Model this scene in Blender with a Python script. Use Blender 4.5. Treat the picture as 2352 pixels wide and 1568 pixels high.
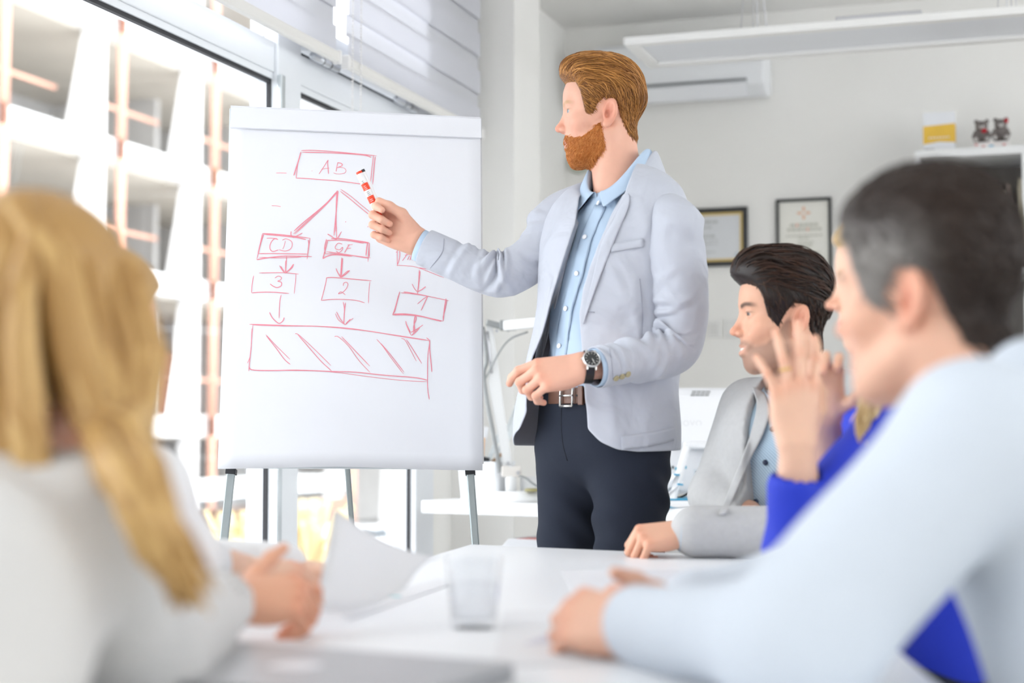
import bpy, bmesh, math, random
import numpy as np
from mathutils import Vector, Matrix, kdtree, bvhtree

for o in list(bpy.data.objects):
    bpy.data.objects.remove(o)
SC = bpy.context.scene
COL = SC.collection
random.seed(7)
RNG = np.random.default_rng(7)

# ---------------------------------------------------------------- camera, sky, exposure
FPX = 3637.0                       # focal length in pixels of a 2352 px wide frame
YAW = math.radians(18.4)           # camera turned left of the room's long axis
PITCH = math.radians(3.24)
CAMZ = 1.0
CY, SY = math.cos(YAW), math.sin(YAW)
CP, SP = math.cos(PITCH), math.sin(PITCH)

cam_d = bpy.data.cameras.new('camera')
cam = bpy.data.objects.new('camera', cam_d)
COL.objects.link(cam)
cam.location = (0, 0, CAMZ)
cam.rotation_euler = (math.pi / 2 + PITCH, 0, YAW)
cam_d.sensor_width = 36.0
cam_d.lens = FPX / 2352 * 36
cam_d.clip_start = 0.05
cam_d.clip_end = 400
cam_d.dof.use_dof = True
cam_d.dof.focus_distance = 4.05
cam_d.dof.aperture_fstop = 2.2
SC.camera = cam

world = bpy.data.worlds.new('sky')
SC.world = world
world.use_nodes = True
wn = world.node_tree.nodes
bg = wn['Background']
bg.inputs['Color'].default_value = (0.93, 0.965, 1.0, 1)
bg.inputs['Strength'].default_value = 1.0

sun_d = bpy.data.lights.new('sun', 'SUN')
sun_d.energy = 0.4
sun_d.angle = math.radians(12)
sun_d.color = (1.0, 0.97, 0.92)
sun = bpy.data.objects.new('sun', sun_d)
COL.objects.link(sun)
sun.location = (4, 2, 12)
sun.rotation_euler = (math.radians(52), 0, math.radians(62))   # shines on the house across the street

vs = SC.view_settings
vs.view_transform = 'Standard'
vs.look = 'None'
vs.gamma = 1
vs.use_curve_mapping = False
vs.exposure = 2.28

# ---------------------------------------------------------------- frames of reference
# "view frame": X right, Y depth along the (level) view, Z up.  World: the room's own axes.
def cw(a):
    a = np.asarray(a, float)
    o = a.copy()
    o[..., 0] = a[..., 0] * CY - a[..., 1] * SY
    o[..., 1] = a[..., 0] * SY + a[..., 1] * CY
    return o

def ray(px, py):
    u = (px - 1176) / FPX; v = -(py - 784) / FPX
    return np.array([u, CP - v * SP, SP + v * CP])

def Pc(px, py, d):                 # point at level depth d, in the view frame
    r = ray(px, py)
    p = r * (d / r[1]); p[2] += CAMZ
    return p

def Pw(px, py, d):
    return cw(Pc(px, py, d))

def on_plane(px, py, axis, val):   # point on a room plane x / y / z = val (world)
    r = cw(ray(px, py)); o = np.array([0, 0, CAMZ])
    return o + r * ((val - o[axis]) / r[axis])

# ---------------------------------------------------------------- materials
MATS = {}
def mat(name, col, rough=0.5, metal=0.0, spec=0.5, noise=0.0, nscale=40.0, bump=0.0, bscale=200.0,
        attr=None, sss=0.0, trans=0.0, weave=None, emit=0.0, sheen=0.0, stripes=None):
    if name in MATS: return MATS[name]
    m = bpy.data.materials.new(name); m.use_nodes = True
    nt = m.node_tree; N = nt.nodes; L = nt.links
    b = N['Principled BSDF']
    c4 = (col[0], col[1], col[2], 1)
    b.inputs['Base Color'].default_value = c4
    b.inputs['Roughness'].default_value = rough
    b.inputs['Metallic'].default_value = metal
    b.inputs['Specular IOR Level'].default_value = spec
    if sheen: b.inputs['Sheen Weight'].default_value = sheen
    tc = N.new('ShaderNodeTexCoord')
    csock = None
    if attr:
        at = N.new('ShaderNodeAttribute'); at.attribute_name = attr
        csock = at.outputs['Color']
    if stripes:
        w = N.new('ShaderNodeTexWave'); w.bands_direction = stripes[0]; w.inputs['Scale'].default_value = stripes[1]
        w.inputs['Distortion'].default_value = 0.4
        L.new(tc.outputs['Object'], w.inputs['Vector'])
        mx = N.new('ShaderNodeMix'); mx.data_type = 'RGBA'
        mx.inputs[6].default_value = c4
        mx.inputs[7].default_value = (*stripes[2], 1)
        L.new(w.outputs['Fac'], mx.inputs[0]); csock = mx.outputs[2]
    if noise > 0:
        n = N.new('ShaderNodeTexNoise'); n.inputs['Scale'].default_value = nscale
        n.inputs['Detail'].default_value = 4
        L.new(tc.outputs['Object'], n.inputs['Vector'])
        mr = N.new('ShaderNodeMapRange')
        mr.inputs['To Min'].default_value = 1 - noise; mr.inputs['To Max'].default_value = 1 + noise * 0.6
        L.new(n.outputs['Fac'], mr.inputs['Value'])
        mx = N.new('ShaderNodeMix'); mx.data_type = 'RGBA'; mx.blend_type = 'MULTIPLY'
        mx.inputs[0].default_value = 1.0
        if csock: L.new(csock, mx.inputs[6])
        else: mx.inputs[6].default_value = c4
        L.new(mr.outputs['Result'], mx.inputs[7])
        csock = mx.outputs[2]
    if csock: L.new(csock, b.inputs['Base Color'])
    if bump > 0:
        if weave:
            n = N.new('ShaderNodeTexWave'); n.inputs['Scale'].default_value = weave
            n.inputs['Distortion'].default_value = 1.5; n.bands_direction = 'DIAGONAL'
        else:
            n = N.new('ShaderNodeTexNoise'); n.inputs['Detail'].default_value = 3
            n.inputs['Scale'].default_value = bscale
        L.new(tc.outputs['Object'], n.inputs['Vector'])
        bp = N.new('ShaderNodeBump'); bp.inputs['Strength'].default_value = bump
        bp.inputs['Distance'].default_value = 0.002
        L.new(n.outputs['Fac'], bp.inputs['Height']); L.new(bp.outputs['Normal'], b.inputs['Normal'])
    if sss:
        b.inputs['Subsurface Weight'].default_value = sss
        b.inputs['Subsurface Radius'].default_value = (0.012, 0.005, 0.003)
        b.inputs['Subsurface Scale'].default_value = 0.6
    if trans > 0:                 # thin cloth or paper that lets some daylight through
        tr = N.new('ShaderNodeBsdfTranslucent'); tr.inputs['Color'].default_value = c4
        ms = N.new('ShaderNodeMixShader'); ms.inputs['Fac'].default_value = trans
        L.new(b.outputs[0], ms.inputs[1]); L.new(tr.outputs[0], ms.inputs[2])
        L.new(ms.outputs[0], N['Material Output'].inputs['Surface'])
    MATS[name] = m
    return m

def pane_mat(name, tint, refl):
    m = bpy.data.materials.new(name); m.use_nodes = True
    N = m.node_tree.nodes; L = m.node_tree.links
    N.remove(N['Principled BSDF'])
    t = N.new('ShaderNodeBsdfTransparent'); t.inputs['Color'].default_value = (*tint, 1)
    g = N.new('ShaderNodeBsdfGlossy'); g.inputs['Roughness'].default_value = 0.02
    lw = N.new('ShaderNodeLayerWeight'); lw.inputs['Blend'].default_value = 0.5
    pw = N.new('ShaderNodeMath'); pw.operation = 'POWER'; pw.inputs[1].default_value = 3.0
    L.new(lw.outputs['Facing'], pw.inputs[0])
    mu = N.new('ShaderNodeMath'); mu.operation = 'MULTIPLY_ADD'; mu.inputs[1].default_value = refl; mu.inputs[2].default_value = 0.03
    L.new(pw.outputs[0], mu.inputs[0])
    ms = N.new('ShaderNodeMixShader')
    L.new(mu.outputs[0], ms.inputs['Fac']); L.new(t.outputs[0], ms.inputs[1]); L.new(g.outputs[0], ms.inputs[2])
    L.new(ms.outputs[0], N['Material Output'].inputs['Surface'])
    return m

# ---------------------------------------------------------------- mesh pieces: every builder returns (verts, faces)
def box(lo, hi):
    lo, hi = np.asarray(lo, float), np.asarray(hi, float)
    V = np.array([[ (lo, hi)[i][0], (lo, hi)[j][1], (lo, hi)[k][2]] for i in (0, 1) for j in (0, 1) for k in (0, 1)])
    return V, [(0, 1, 3, 2), (4, 6, 7, 5), (0, 4, 5, 1), (2, 3, 7, 6), (0, 2, 6, 4), (1, 5, 7, 3)]

def obox(c, ax, half):             # oriented box: centre, three unit axes, half sizes
    V, Fc = box((-1, -1, -1), (1, 1, 1))
    A = np.array(ax, float)
    return np.asarray(c, float) + (V * np.asarray(half, float)) @ A, Fc

def bar(a, b, w, t, up=(0, 0, 1)):  # rectangular bar from a to b
    a, b = np.asarray(a, float), np.asarray(b, float)
    d = b - a; Ln = np.linalg.norm(d); d /= Ln
    s = np.cross(d, up); s /= np.linalg.norm(s); u = np.cross(s, d)
    return obox((a + b) / 2, (s, d, u), (w / 2, Ln / 2, t / 2))

def merge(parts):
    Vs, Fs, n = [], [], 0
    for V, Fc in parts:
        V = np.asarray(V, float)
        Vs.append(V); Fs += [tuple(int(i) + n for i in f) for f in Fc]; n += len(V)
    return np.concatenate(Vs), Fs

def loft(R, closed=True, caps=True):
    R = np.asarray(R, float); n, m = R.shape[:2]
    V = R.reshape(-1, 3); Fc = []
    mm = m if closed else m - 1
    for i in range(n - 1):
        for j in range(mm):
            k = (j + 1) % m
            Fc.append((i * m + j, i * m + k, (i + 1) * m + k, (i + 1) * m + j))
    if closed and caps:
        Fc.append(tuple(range(m))[::-1]); Fc.append(tuple((n - 1) * m + j for j in range(m)))
    return V, Fc

def catmull(pts, n):
    P = np.asarray(pts, float); k = len(P)
    if k == 2: return P[0] + (P[1] - P[0]) * np.linspace(0, 1, n)[:, None]
    E = np.vstack([2 * P[0] - P[1], P, 2 * P[-1] - P[-2]])
    t = np.linspace(0, k - 1 - 1e-9, n); i = t.astype(int); f = (t - i)
    f = f.reshape((-1,) + (1,) * (P.ndim - 1))
    p0, p1, p2, p3 = E[i], E[i + 1], E[i + 2], E[i + 3]
    return 0.5 * (2 * p1 + (p2 - p0) * f + (2 * p0 - 5 * p1 + 4 * p2 - p3) * f ** 2 + (3 * p1 - p0 - 3 * p2 + p3) * f ** 3)

def frames(P, ref=None):
    P = np.asarray(P, float)
    T = np.gradient(P, axis=0); T /= np.linalg.norm(T, axis=1)[:, None] + 1e-12
    N0 = np.array(ref if ref is not None else ((0, 0, 1) if abs(T[0][2]) < 0.9 else (1, 0, 0)), float)
    Ns = []
    for t in T:
        N0 = N0 - t * np.dot(N0, t); N0 /= np.linalg.norm(N0) + 1e-12; Ns.append(N0.copy())
    Ns = np.array(Ns)
    return T, Ns, np.cross(T, Ns)

def tube(P, r, n=10, ref=None, flat=1.0, caps=True):
    P = np.asarray(P, float); r = np.broadcast_to(np.asarray(r, float), (len(P),))
    T, A, B = frames(P, ref)
    th = np.linspace(0, 2 * math.pi, n, endpoint=False)
    R = P[:, None] + r[:, None, None] * (np.cos(th)[None, :, None] * A[:, None] + flat * np.sin(th)[None, :, None] * B[:, None])
    return loft(R, True, caps)

def cyl(a, b, ra, rb=None, n=20):
    return tube([a, b], [ra, ra if rb is None else rb], n)

def lathe(c, prof, n=28, axis=(0, 0, 1)):  # prof: (radius, height) pairs
    ax = np.asarray(axis, float); ax /= np.linalg.norm(ax)
    s = np.cross(ax, (1, 0, 0) if abs(ax[0]) < 0.8 else (0, 1, 0)); s /= np.linalg.norm(s); t = np.cross(ax, s)
    th = np.linspace(0, 2 * math.pi, n, endpoint=False)
    ring = np.cos(th)[:, None] * s + np.sin(th)[:, None] * t
    R = np.array([np.asarray(c, float) + ax * h + ring * max(r, 1e-5) for r, h in prof])
    return loft(R, True, True)

def ball(c, r, n=14, m=10):
    r = np.broadcast_to(np.asarray(r, float), (3,))
    a = np.linspace(-math.pi / 2, math.pi / 2, m)
    V, Fc = lathe((0, 0, 0), [(math.cos(x), math.sin(x)) for x in a], n)
    return np.asarray(c, float) + V * r, Fc

def slab(poly, z0, z1):             # prism over a polygon in plan (list of xy)
    P = np.asarray(poly, float); n = len(P)
    V = np.vstack([np.c_[P, np.full(n, z0)], np.c_[P, np.full(n, z1)]])
    Fc = [tuple(range(n))[::-1], tuple(range(n, 2 * n))] + [(i, (i + 1) % n, n + (i + 1) % n, n + i) for i in range(n)]
    return V, Fc

def plate(poly3, nrm, t):           # thin plate: a 3-D polygon thickened along nrm
    P = np.asarray(poly3, float); n = len(P); d = np.asarray(nrm, float) * t
    V = np.vstack([P, P + d])
    return V, [tuple(range(n))[::-1], tuple(range(n, 2 * n))] + [(i, (i + 1) % n, n + (i + 1) % n, n + i) for i in range(n)]

def rrect(w, h, r, n=5):            # rounded rectangle outline centred on 0
    o = []
    for cx, cy, a0 in ((w / 2 - r, h / 2 - r, 0), (-w / 2 + r, h / 2 - r, 90), (-w / 2 + r, -h / 2 + r, 180), (w / 2 - r, -h / 2 + r, 270)):
        for k in range(n + 1):
            a = math.radians(a0 + 90 * k / n); o.append((cx + r * math.cos(a), cy + r * math.sin(a)))
    return np.array(o)

# ---------------------------------------------------------------- objects
def tag(o, label=None, cat=None, group=None, kind=None):
    for k, v in (('label', label), ('category', cat), ('group', group), ('kind', kind)):
        if v: o[k] = v
    return o

def root_of(o):
    v = np.zeros(3)
    while o is not None:
        v += np.array(o.location); o = o.parent
    return v

def obj(name, VF, m, parent=None, smooth=False, bevel=0.0, sub=0, solid=0.0, col=None, label=None, cat=None, group=None, kind=None, fixn=True):
    V, Fc = VF
    V = np.asarray(V, float)
    if parent is None:
        base = np.array([V[:, 0].mean(), V[:, 1].mean(), V[:, 2].min()])
        off = base
    else:
        base = np.zeros(3); off = root_of(parent)
    me = bpy.data.meshes.new(name)
    V = V - off
    if isinstance(Fc, np.ndarray):
        me.vertices.add(len(V)); me.vertices.foreach_set('co', V.astype(np.float32).ravel())
        nf, k = Fc.shape
        me.loops.add(nf * k); me.loops.foreach_set('vertex_index', Fc.astype(np.int32).ravel())
        me.polygons.add(nf); me.polygons.foreach_set('loop_start', np.arange(0, nf * k, k, dtype=np.int32))
        me.update(calc_edges=True); me.validate()
    else:
        me.from_pydata(V.tolist(), [], [tuple(int(i) for i in f) for f in Fc]); me.update()
        if fixn:
            bm = bmesh.new(); bm.from_mesh(me); bmesh.ops.recalc_face_normals(bm, faces=bm.faces); bm.to_mesh(me); bm.free()
    if col is not None:
        at = me.color_attributes.new('tint', 'FLOAT_COLOR', 'POINT')
        c = np.ones((len(V), 4), np.float32); c[:, :3] = col
        at.data.foreach_set('color', c.ravel())
    if smooth:
        me.polygons.foreach_set('use_smooth', np.ones(len(me.polygons), bool))
    o = bpy.data.objects.new(name, me); COL.objects.link(o)
    o.location = base
    if parent is not None: o.parent = parent
    if m is not None:
        for x in (m if isinstance(m, (list, tuple)) else [m]): me.materials.append(x)
    if solid:
        md = o.modifiers.new('thick', 'SOLIDIFY'); md.thickness = solid; md.offset = 0
    if bevel:
        md = o.modifiers.new('bevel', 'BEVEL'); md.width = bevel; md.segments = 2; md.limit_method = 'ANGLE'
        md.angle_limit = math.radians(40)
    if sub:
        md = o.modifiers.new('sub', 'SUBSURF'); md.levels = sub; md.render_levels = sub
    tag(o, label, cat, group, kind)
    return o

def thing(name, loc, label, cat, group=None, kind=None):
    o = bpy.data.objects.new(name, None); COL.objects.link(o)
    o.location = loc; o.empty_display_size = 0.1
    return tag(o, label, cat, group, kind)

def text_mesh(txt, size):           # flat lettering as a mesh in the XY plane
    c = bpy.data.curves.new('lettering', 'FONT'); c.body = txt; c.size = size; c.align_x = 'CENTER'; c.align_y = 'CENTER'
    c.resolution_u = 3
    o = bpy.data.objects.new('lettering', c); COL.objects.link(o)
    me = o.to_mesh()
    V = np.array([v.co[:] for v in me.vertices]).reshape(-1, 3); Fc = [tuple(p.vertices) for p in me.polygons]
    o.to_mesh_clear(); bpy.data.objects.remove(o); bpy.data.curves.remove(c)
    return V, Fc

def place(VF, o, ex, ey):           # put a mesh drawn in XY on a plane spanned by ex, ey at o
    V, Fc = VF; V = np.asarray(V, float)
    ex, ey = np.asarray(ex, float), np.asarray(ey, float); ez = np.cross(ex, ey)
    return np.asarray(o, float) + V[:, :1] * ex + V[:, 1:2] * ey + V[:, 2:3] * ez, Fc

def vf_cw(VF): return cw(VF[0]), VF[1]

# ---------------------------------------------------------------- smooth solids (signed fields -> surface)
class Field:
    def __init__(s, lo, hi, h):
        s.lo = np.asarray(lo, float); s.h = h
        n = np.ceil((np.asarray(hi, float) - s.lo) / h).astype(int) + 1
        s.n = n; s.v = np.full(n, 0.2, np.float32)
    def region(s, lo, hi, pad):
        a = np.clip(np.floor((lo - pad - s.lo) / s.h).astype(int), 0, s.n)
        b = np.clip(np.ceil((hi + pad - s.lo) / s.h).astype(int) + 1, 0, s.n)
        if np.any(b <= a): return None
        g = [ (s.lo[i] + np.arange(a[i], b[i]) * s.h).astype(np.float32) for i in range(3)]
        sl = tuple(slice(a[i], b[i]) for i in range(3))
        return sl, g[0][:, None, None], g[1][None, :, None], g[2][None, None, :]
    def mix(s, sl, d, k, cut):
        a = s.v[sl]
        if cut:
            h = np.clip(0.5 - 0.5 * (a + d) / k, 0, 1); s.v[sl] = a + (-d - a) * h + k * h * (1 - h)
        else:
            h = np.clip(0.5 + 0.5 * (a - d) / k, 0, 1); s.v[sl] = a + (d - a) * h - k * h * (1 - h)
    def cone(s, a, b, ra, rb=None, k=0.01, cut=False):
        a, b = np.asarray(a, float), np.asarray(b, float); rb = ra if rb is None else rb
        r = max(ra, rb); q = s.region(np.minimum(a, b) - r, np.maximum(a, b) + r, k + 0.012)
        if q is None: return s
        sl, x, y, z = q; d = b - a; dd = float(d @ d) + 1e-12
        t = np.clip(((x - a[0]) * d[0] + (y - a[1]) * d[1] + (z - a[2]) * d[2]) / dd, 0, 1)
        D = np.sqrt((x - a[0] - t * d[0]) ** 2 + (y - a[1] - t * d[1]) ** 2 + (z - a[2] - t * d[2]) ** 2) - (ra + t * (rb - ra))
        s.mix(sl, D, k, cut); return s
    def chain(s, pts, rad, k=0.008, cut=False):
        for i in range(len(pts) - 1): s.cone(pts[i], pts[i + 1], rad[i], rad[i + 1], k, cut)
        return s
    def ell(s, c, r, R=None, k=0.01, cut=False):
        c, r = np.asarray(c, float), np.asarray(r, float)
        m = r.max() if R is not None else r
        q = s.region(c - m, c + m, k + 0.012)
        if q is None: return s
        sl, x, y, z = q; x, y, z = x - c[0], y - c[1], z - c[2]
        if R is not None:
            R = np.asarray(R, float)      # rows are the axes
            x, y, z = (R[0][0] * x + R[0][1] * y + R[0][2] * z, R[1][0] * x + R[1][1] * y + R[1][2] * z, R[2][0] * x + R[2][1] * y + R[2][2] * z)
        k0 = np.sqrt((x / r[0]) ** 2 + (y / r[1]) ** 2 + (z / r[2]) ** 2)
        k1 = np.sqrt((x / r[0] ** 2) ** 2 + (y / r[1] ** 2) ** 2 + (z / r[2] ** 2) ** 2) + 1e-6
        s.mix(sl, k0 * (k0 - 1) / k1, k, cut); return s
    def warp(s, fn):                   # add a relief to the whole field
        g = [(s.lo[i] + np.arange(s.n[i]) * s.h).astype(np.float32) for i in range(3)]
        m = np.abs(s.v) < 0.03
        I = np.nonzero(m)
        s.v[m] += fn(g[0][I[0]], g[1][I[1]], g[2][I[2]]).astype(np.float32); return s
    def mesh(s, smooth=2):
        v = s.v; n = v.shape
        ins = v < 0
        cnt = np.zeros((n[0] - 1, n[1] - 1, n[2] - 1), np.int8)
        offs = [(i, j, k) for i in (0, 1) for j in (0, 1) for k in (0, 1)]
        for i, j, k in offs: cnt += ins[i:n[0] - 1 + i, j:n[1] - 1 + j, k:n[2] - 1 + k]
        act = (cnt > 0) & (cnt < 8); I = np.argwhere(act)
        idx = np.full(act.shape, -1, np.int32); idx[act] = np.arange(len(I))
        cv = np.stack([v[I[:, 0] + i, I[:, 1] + j, I[:, 2] + k] for i, j, k in offs], 1)
        acc = np.zeros((len(I), 3)); num = np.zeros(len(I)); O = np.array(offs, float)
        for a in range(8):
            for b in range(a + 1, 8):
                if np.abs(O[a] - O[b]).sum() != 1: continue
                m = (cv[:, a] < 0) != (cv[:, b] < 0)
                t = cv[m, a] / (cv[m, a] - cv[m, b])
                acc[m] += O[a] + t[:, None] * (O[b] - O[a]); num[m] += 1
        V = s.lo + (I + acc / num[:, None]) * s.h
        Q = []
        for ax in range(3):
            b1, b2 = (ax + 1) % 3, (ax + 2) % 3
            sa = [slice(None)] * 3; sb = [slice(None)] * 3; sa[ax] = slice(0, -1); sb[ax] = slice(1, None)
            E = ins[tuple(sa)] != ins[tuple(sb)]
            P = np.argwhere(E)
            P = P[(P[:, b1] > 0) & (P[:, b2] > 0) & (P[:, b1] < n[b1] - 1) & (P[:, b2] < n[b2] - 1)]
            flip = ins[tuple(P.T)]
            def cell(d1, d2):
                c = P.copy(); c[:, b1] -= d1; c[:, b2] -= d2; return idx[tuple(c.T)]
            q = np.stack([cell(1, 1), cell(0, 1), cell(0, 0), cell(1, 0)], 1)
            q[~flip] = q[~flip][:, ::-1]; Q.append(q)
        Q = np.concatenate(Q)
        Q = Q[(Q >= 0).all(1)]
        return relax(V, Q, smooth), Q

def relax(V, Q, it, lam=0.55):
    if it <= 0: return V
    a = np.concatenate([Q[:, 0], Q[:, 1], Q[:, 2], Q[:, 3]]); b = np.concatenate([Q[:, 1], Q[:, 2], Q[:, 3], Q[:, 0]])
    A = np.concatenate([a, b]); B = np.concatenate([b, a]); n = len(V)
    dg = np.bincount(A, minlength=n).astype(float) + 1e-9
    for i in range(it * 2):
        l = lam if i % 2 == 0 else -lam * 0.92
        M = np.stack([np.bincount(A, weights=V[B, k], minlength=n) for k in range(3)], 1) / dg[:, None]
        V = V + l * (M - V)
    return V

def vnormals(V, Q):
    n = np.cross(V[Q[:, 2]] - V[Q[:, 0]], V[Q[:, 3]] - V[Q[:, 1]])
    N = np.zeros_like(V)
    for k in range(3):
        for j in range(4): N[:, k] += np.bincount(Q[:, j], weights=n[:, k], minlength=len(V))
    return N / (np.linalg.norm(N, axis=1)[:, None] + 1e-12)

def submesh(V, Q, keep):
    f = Q[keep[Q].all(1)]
    u, inv = np.unique(f, return_inverse=True)
    return u, inv.reshape(f.shape)

def qmerge(parts):
    Vs, Qs, n = [], [], 0
    for V, Q in parts:
        Vs.append(V); Qs.append(np.asarray(Q) + n); n += len(V)
    return np.concatenate(Vs), np.concatenate(Qs)

def sines(seed, n, f0, f1):            # cheap smooth noise: a sum of plane waves
    r = np.random.default_rng(seed); D = r.normal(size=(n, 3)); D /= np.linalg.norm(D, axis=1)[:, None]
    W = D * r.uniform(f0, f1, (n, 1)); ph = r.uniform(0, 6.28, n)
    def fn(x, y, z):
        o = 0
        for i in range(n): o = o + np.sin(W[i, 0] * x + W[i, 1] * y + W[i, 2] * z + ph[i])
        return o / math.sqrt(n)
    return fn
# ================================================================ the room
WHITE = mat('wall paint', (0.88, 0.865, 0.835), 0.85, noise=0.02, nscale=3, bump=0.05, bscale=300)
CEIL = mat('ceiling paint', (0.88, 0.87, 0.85), 0.9, noise=0.02, nscale=2)
FLOORM = mat('floor vinyl', (0.55, 0.53, 0.50), 0.45, noise=0.08, nscale=6)
ALU = mat('white window frame', (0.80, 0.82, 0.85), 0.35, noise=0.01)
RUBBER = mat('black gasket', (0.03, 0.03, 0.035), 0.6, noise=0.05)
GLASS = pane_mat('window glass', (0.985, 0.99, 0.99), 0.4)
XW, YB, ZC = -2.36, 7.97, 3.13

obj('floor', box((XW - 0.1, -2.5, -0.12), (4.6, YB + 0.15, 0)), FLOORM, kind='structure')
obj('ceiling', box((XW - 0.1, -2.5, ZC), (4.6, YB + 0.15, ZC + 0.15)), CEIL, kind='structure')
obj('wall_back', box((XW - 0.1, YB, 0), (4.6, YB + 0.15, ZC)), WHITE, kind='structure')
obj('wall_rear', box((XW - 0.1, -2.65, 0), (4.6, -2.5, ZC)), WHITE, kind='structure')
obj('wall_right', box((4.45, -2.5, 0), (4.6, YB, 1.1)), WHITE, kind='structure')
wr = thing('window_4', (4.5, 2.7, 1.1), None, None, kind='structure')      # added glazing, never in view, to bring daylight onto the back wall
for y in np.linspace(-2.5, YB - 0.08, 7): obj('mullion', box((4.47, y, 1.1), (4.55, y + 0.08, ZC)), ALU, wr)
for z in (1.1, ZC - 0.08): obj('rail', box((4.47, -2.5, z), (4.55, YB, z + 0.08)), ALU, wr)
ys = np.linspace(-2.5, YB - 0.08, 7)
for k in range(6): obj('pane', box((4.507, ys[k] + 0.08, 1.18), (4.513, ys[k + 1], ZC - 0.08)), GLASS, wr)
obj('wall_left', box((XW - 0.1, 5.92, 0), (XW, YB, ZC)), WHITE, kind='structure')
obj('trim_1', box((XW, 6.28, 0), (-2.08, 6.64, ZC)), WHITE, kind='structure', label='white square pier between the glazing and the back wall')
obj('baseboard_back', box((XW, YB - 0.015, 0), (4.45, YB, 0.08)), mat('baseboard', (0.8, 0.8, 0.79), 0.5, noise=0.01), kind='structure')

# glazing along the left side: one window per bay, each with its own frame bars, panes, gaskets
XF0, XF1 = -2.39, -2.31
def bay(idx, y0, y1, sash):
    w = thing('window_%d' % idx, ((XF0 + XF1) / 2, (y0 + y1) / 2, 0), None, None, kind='structure')
    def p(n, lo, hi, m=ALU, bevel=0.004): return obj(n, box(lo, hi), m, w, bevel=bevel)
    p('sill_bar', (XF0, y0, 0), (XF1, y1, 0.10))
    p('transom', (XF0, y0, 2.15), (XF1, y1, 2.25))
    p('head_bar', (XF0, y0, 2.98), (XF1, y1, ZC))
    for n, z in (('bead', 2.128), ('bead', 0.10)):
        p(n, (XF0 + 0.01, y0, z), (XF1 - 0.005, y1, z + 0.022), ALU, 0.002)
    g = 0.012
    p('gasket', (XF1 - 0.026, y0, 2.116), (XF1 - 0.012, y1, 2.128), RUBBER, 0)
    p('gasket', (XF1 - 0.026, y1 - 0.006, 0.12), (XF1 - 0.012, y1, 2.12), RUBBER, 0)
    p('gasket', (XF1 - 0.026, y0, 0.12), (XF1 - 0.012, y0 + 0.006, 2.12), RUBBER, 0)
    p('pane', (-2.353, y0 + g, 0.12), (-2.347, y1 - g, 2.12), GLASS, 0)
    if not sash:
        p('upper_pane', (-2.353, y0, 2.25), (-2.347, y1, 2.98), GLASS, 0)
    else:                            # bottom-hung vent, tilted a little into the room
        a = math.radians(5); zb = 2.262
        def q(x, z): return (XF1 + 0.03 + x * math.cos(a) + z * math.sin(a), zb + z * math.cos(a) - x * math.sin(a))
        def leaf(n, ya, yb, x0, x1, z0, z1, m):
            V = []
            for x in (x0, x1):
                for y in (ya, yb):
                    for z in (z0, z1):
                        xx, zz = q(x, z); V.append((xx, y, zz))
            return obj(n, (np.array(V), box((0, 0, 0), (1, 1, 1))[1]), m, w, bevel=0.003 if m is ALU else 0)
        H = 0.66
        leaf('sash_rail', y0 + 0.02, y1 - 0.02, -0.05, 0.01, 0, 0.085, ALU)
        leaf('sash_rail', y0 + 0.02, y1 - 0.02, -0.05, 0.01, H - 0.07, H, ALU)
        leaf('sash_stile', y0 + 0.02, y0 + 0.10, -0.05, 0.01, 0.085, H - 0.07, ALU)
        leaf('sash_stile', y1 - 0.10, y1 - 0.02, -0.05, 0.01, 0.085, H - 0.07, ALU)
        leaf('sash_pane', y0 + 0.10, y1 - 0.10, -0.024, -0.018, 0.085, H - 0.07, GLASS)
        leaf('sash_gasket', y0 + 0.010, y1 - 0.010, -0.060, -0.052, -0.005, 0.012, RUBBER)
        leaf('sash_gasket', y0 + 0.008, y0 + 0.018, -0.060, -0.052, 0.012, H, RUBBER)
        for ya in (y0 + 0.05, y1 - 0.25):
            hg = obj('hinge', cyl((XF1 + 0.028, ya, zb - 0.012), (XF1 + 0.028, ya + 0.2, zb - 0.012), 0.013, n=16), mat('hinge metal', (0.68, 0.70, 0.74), 0.3, 0.6, noise=0.02), w, smooth=True)
            for t in (0.07, 0.13):
                obj('hinge_joint', cyl((XF1 + 0.028, ya + t, zb - 0.012), (XF1 + 0.028, ya + t + 0.004, zb - 0.012), 0.0137, n=16), RUBBER, hg)
    return w
bay(1, -2.4, 1.45, False)
bay(2, 1.60, 4.53, False)
bay(3, 4.70, 5.73, True)
for i, (a, b) in enumerate(((1.45, 1.60), (4.53, 4.70), (5.73, 5.92))):
    obj('trim_%d' % (i + 2), box((XF0 - 0.01, a, 0), (XF1 + 0.012, b, ZC)), ALU, kind='structure', bevel=0.005)
obj('trim_5', box((XF1 + 0.012, 4.52, 0.02), (XF1 + 0.03, 4.55, 2.14)), mat('steel post', (0.62, 0.66, 0.68), 0.3, 0.7, noise=0.02), kind='structure', bevel=0.004)

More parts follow.
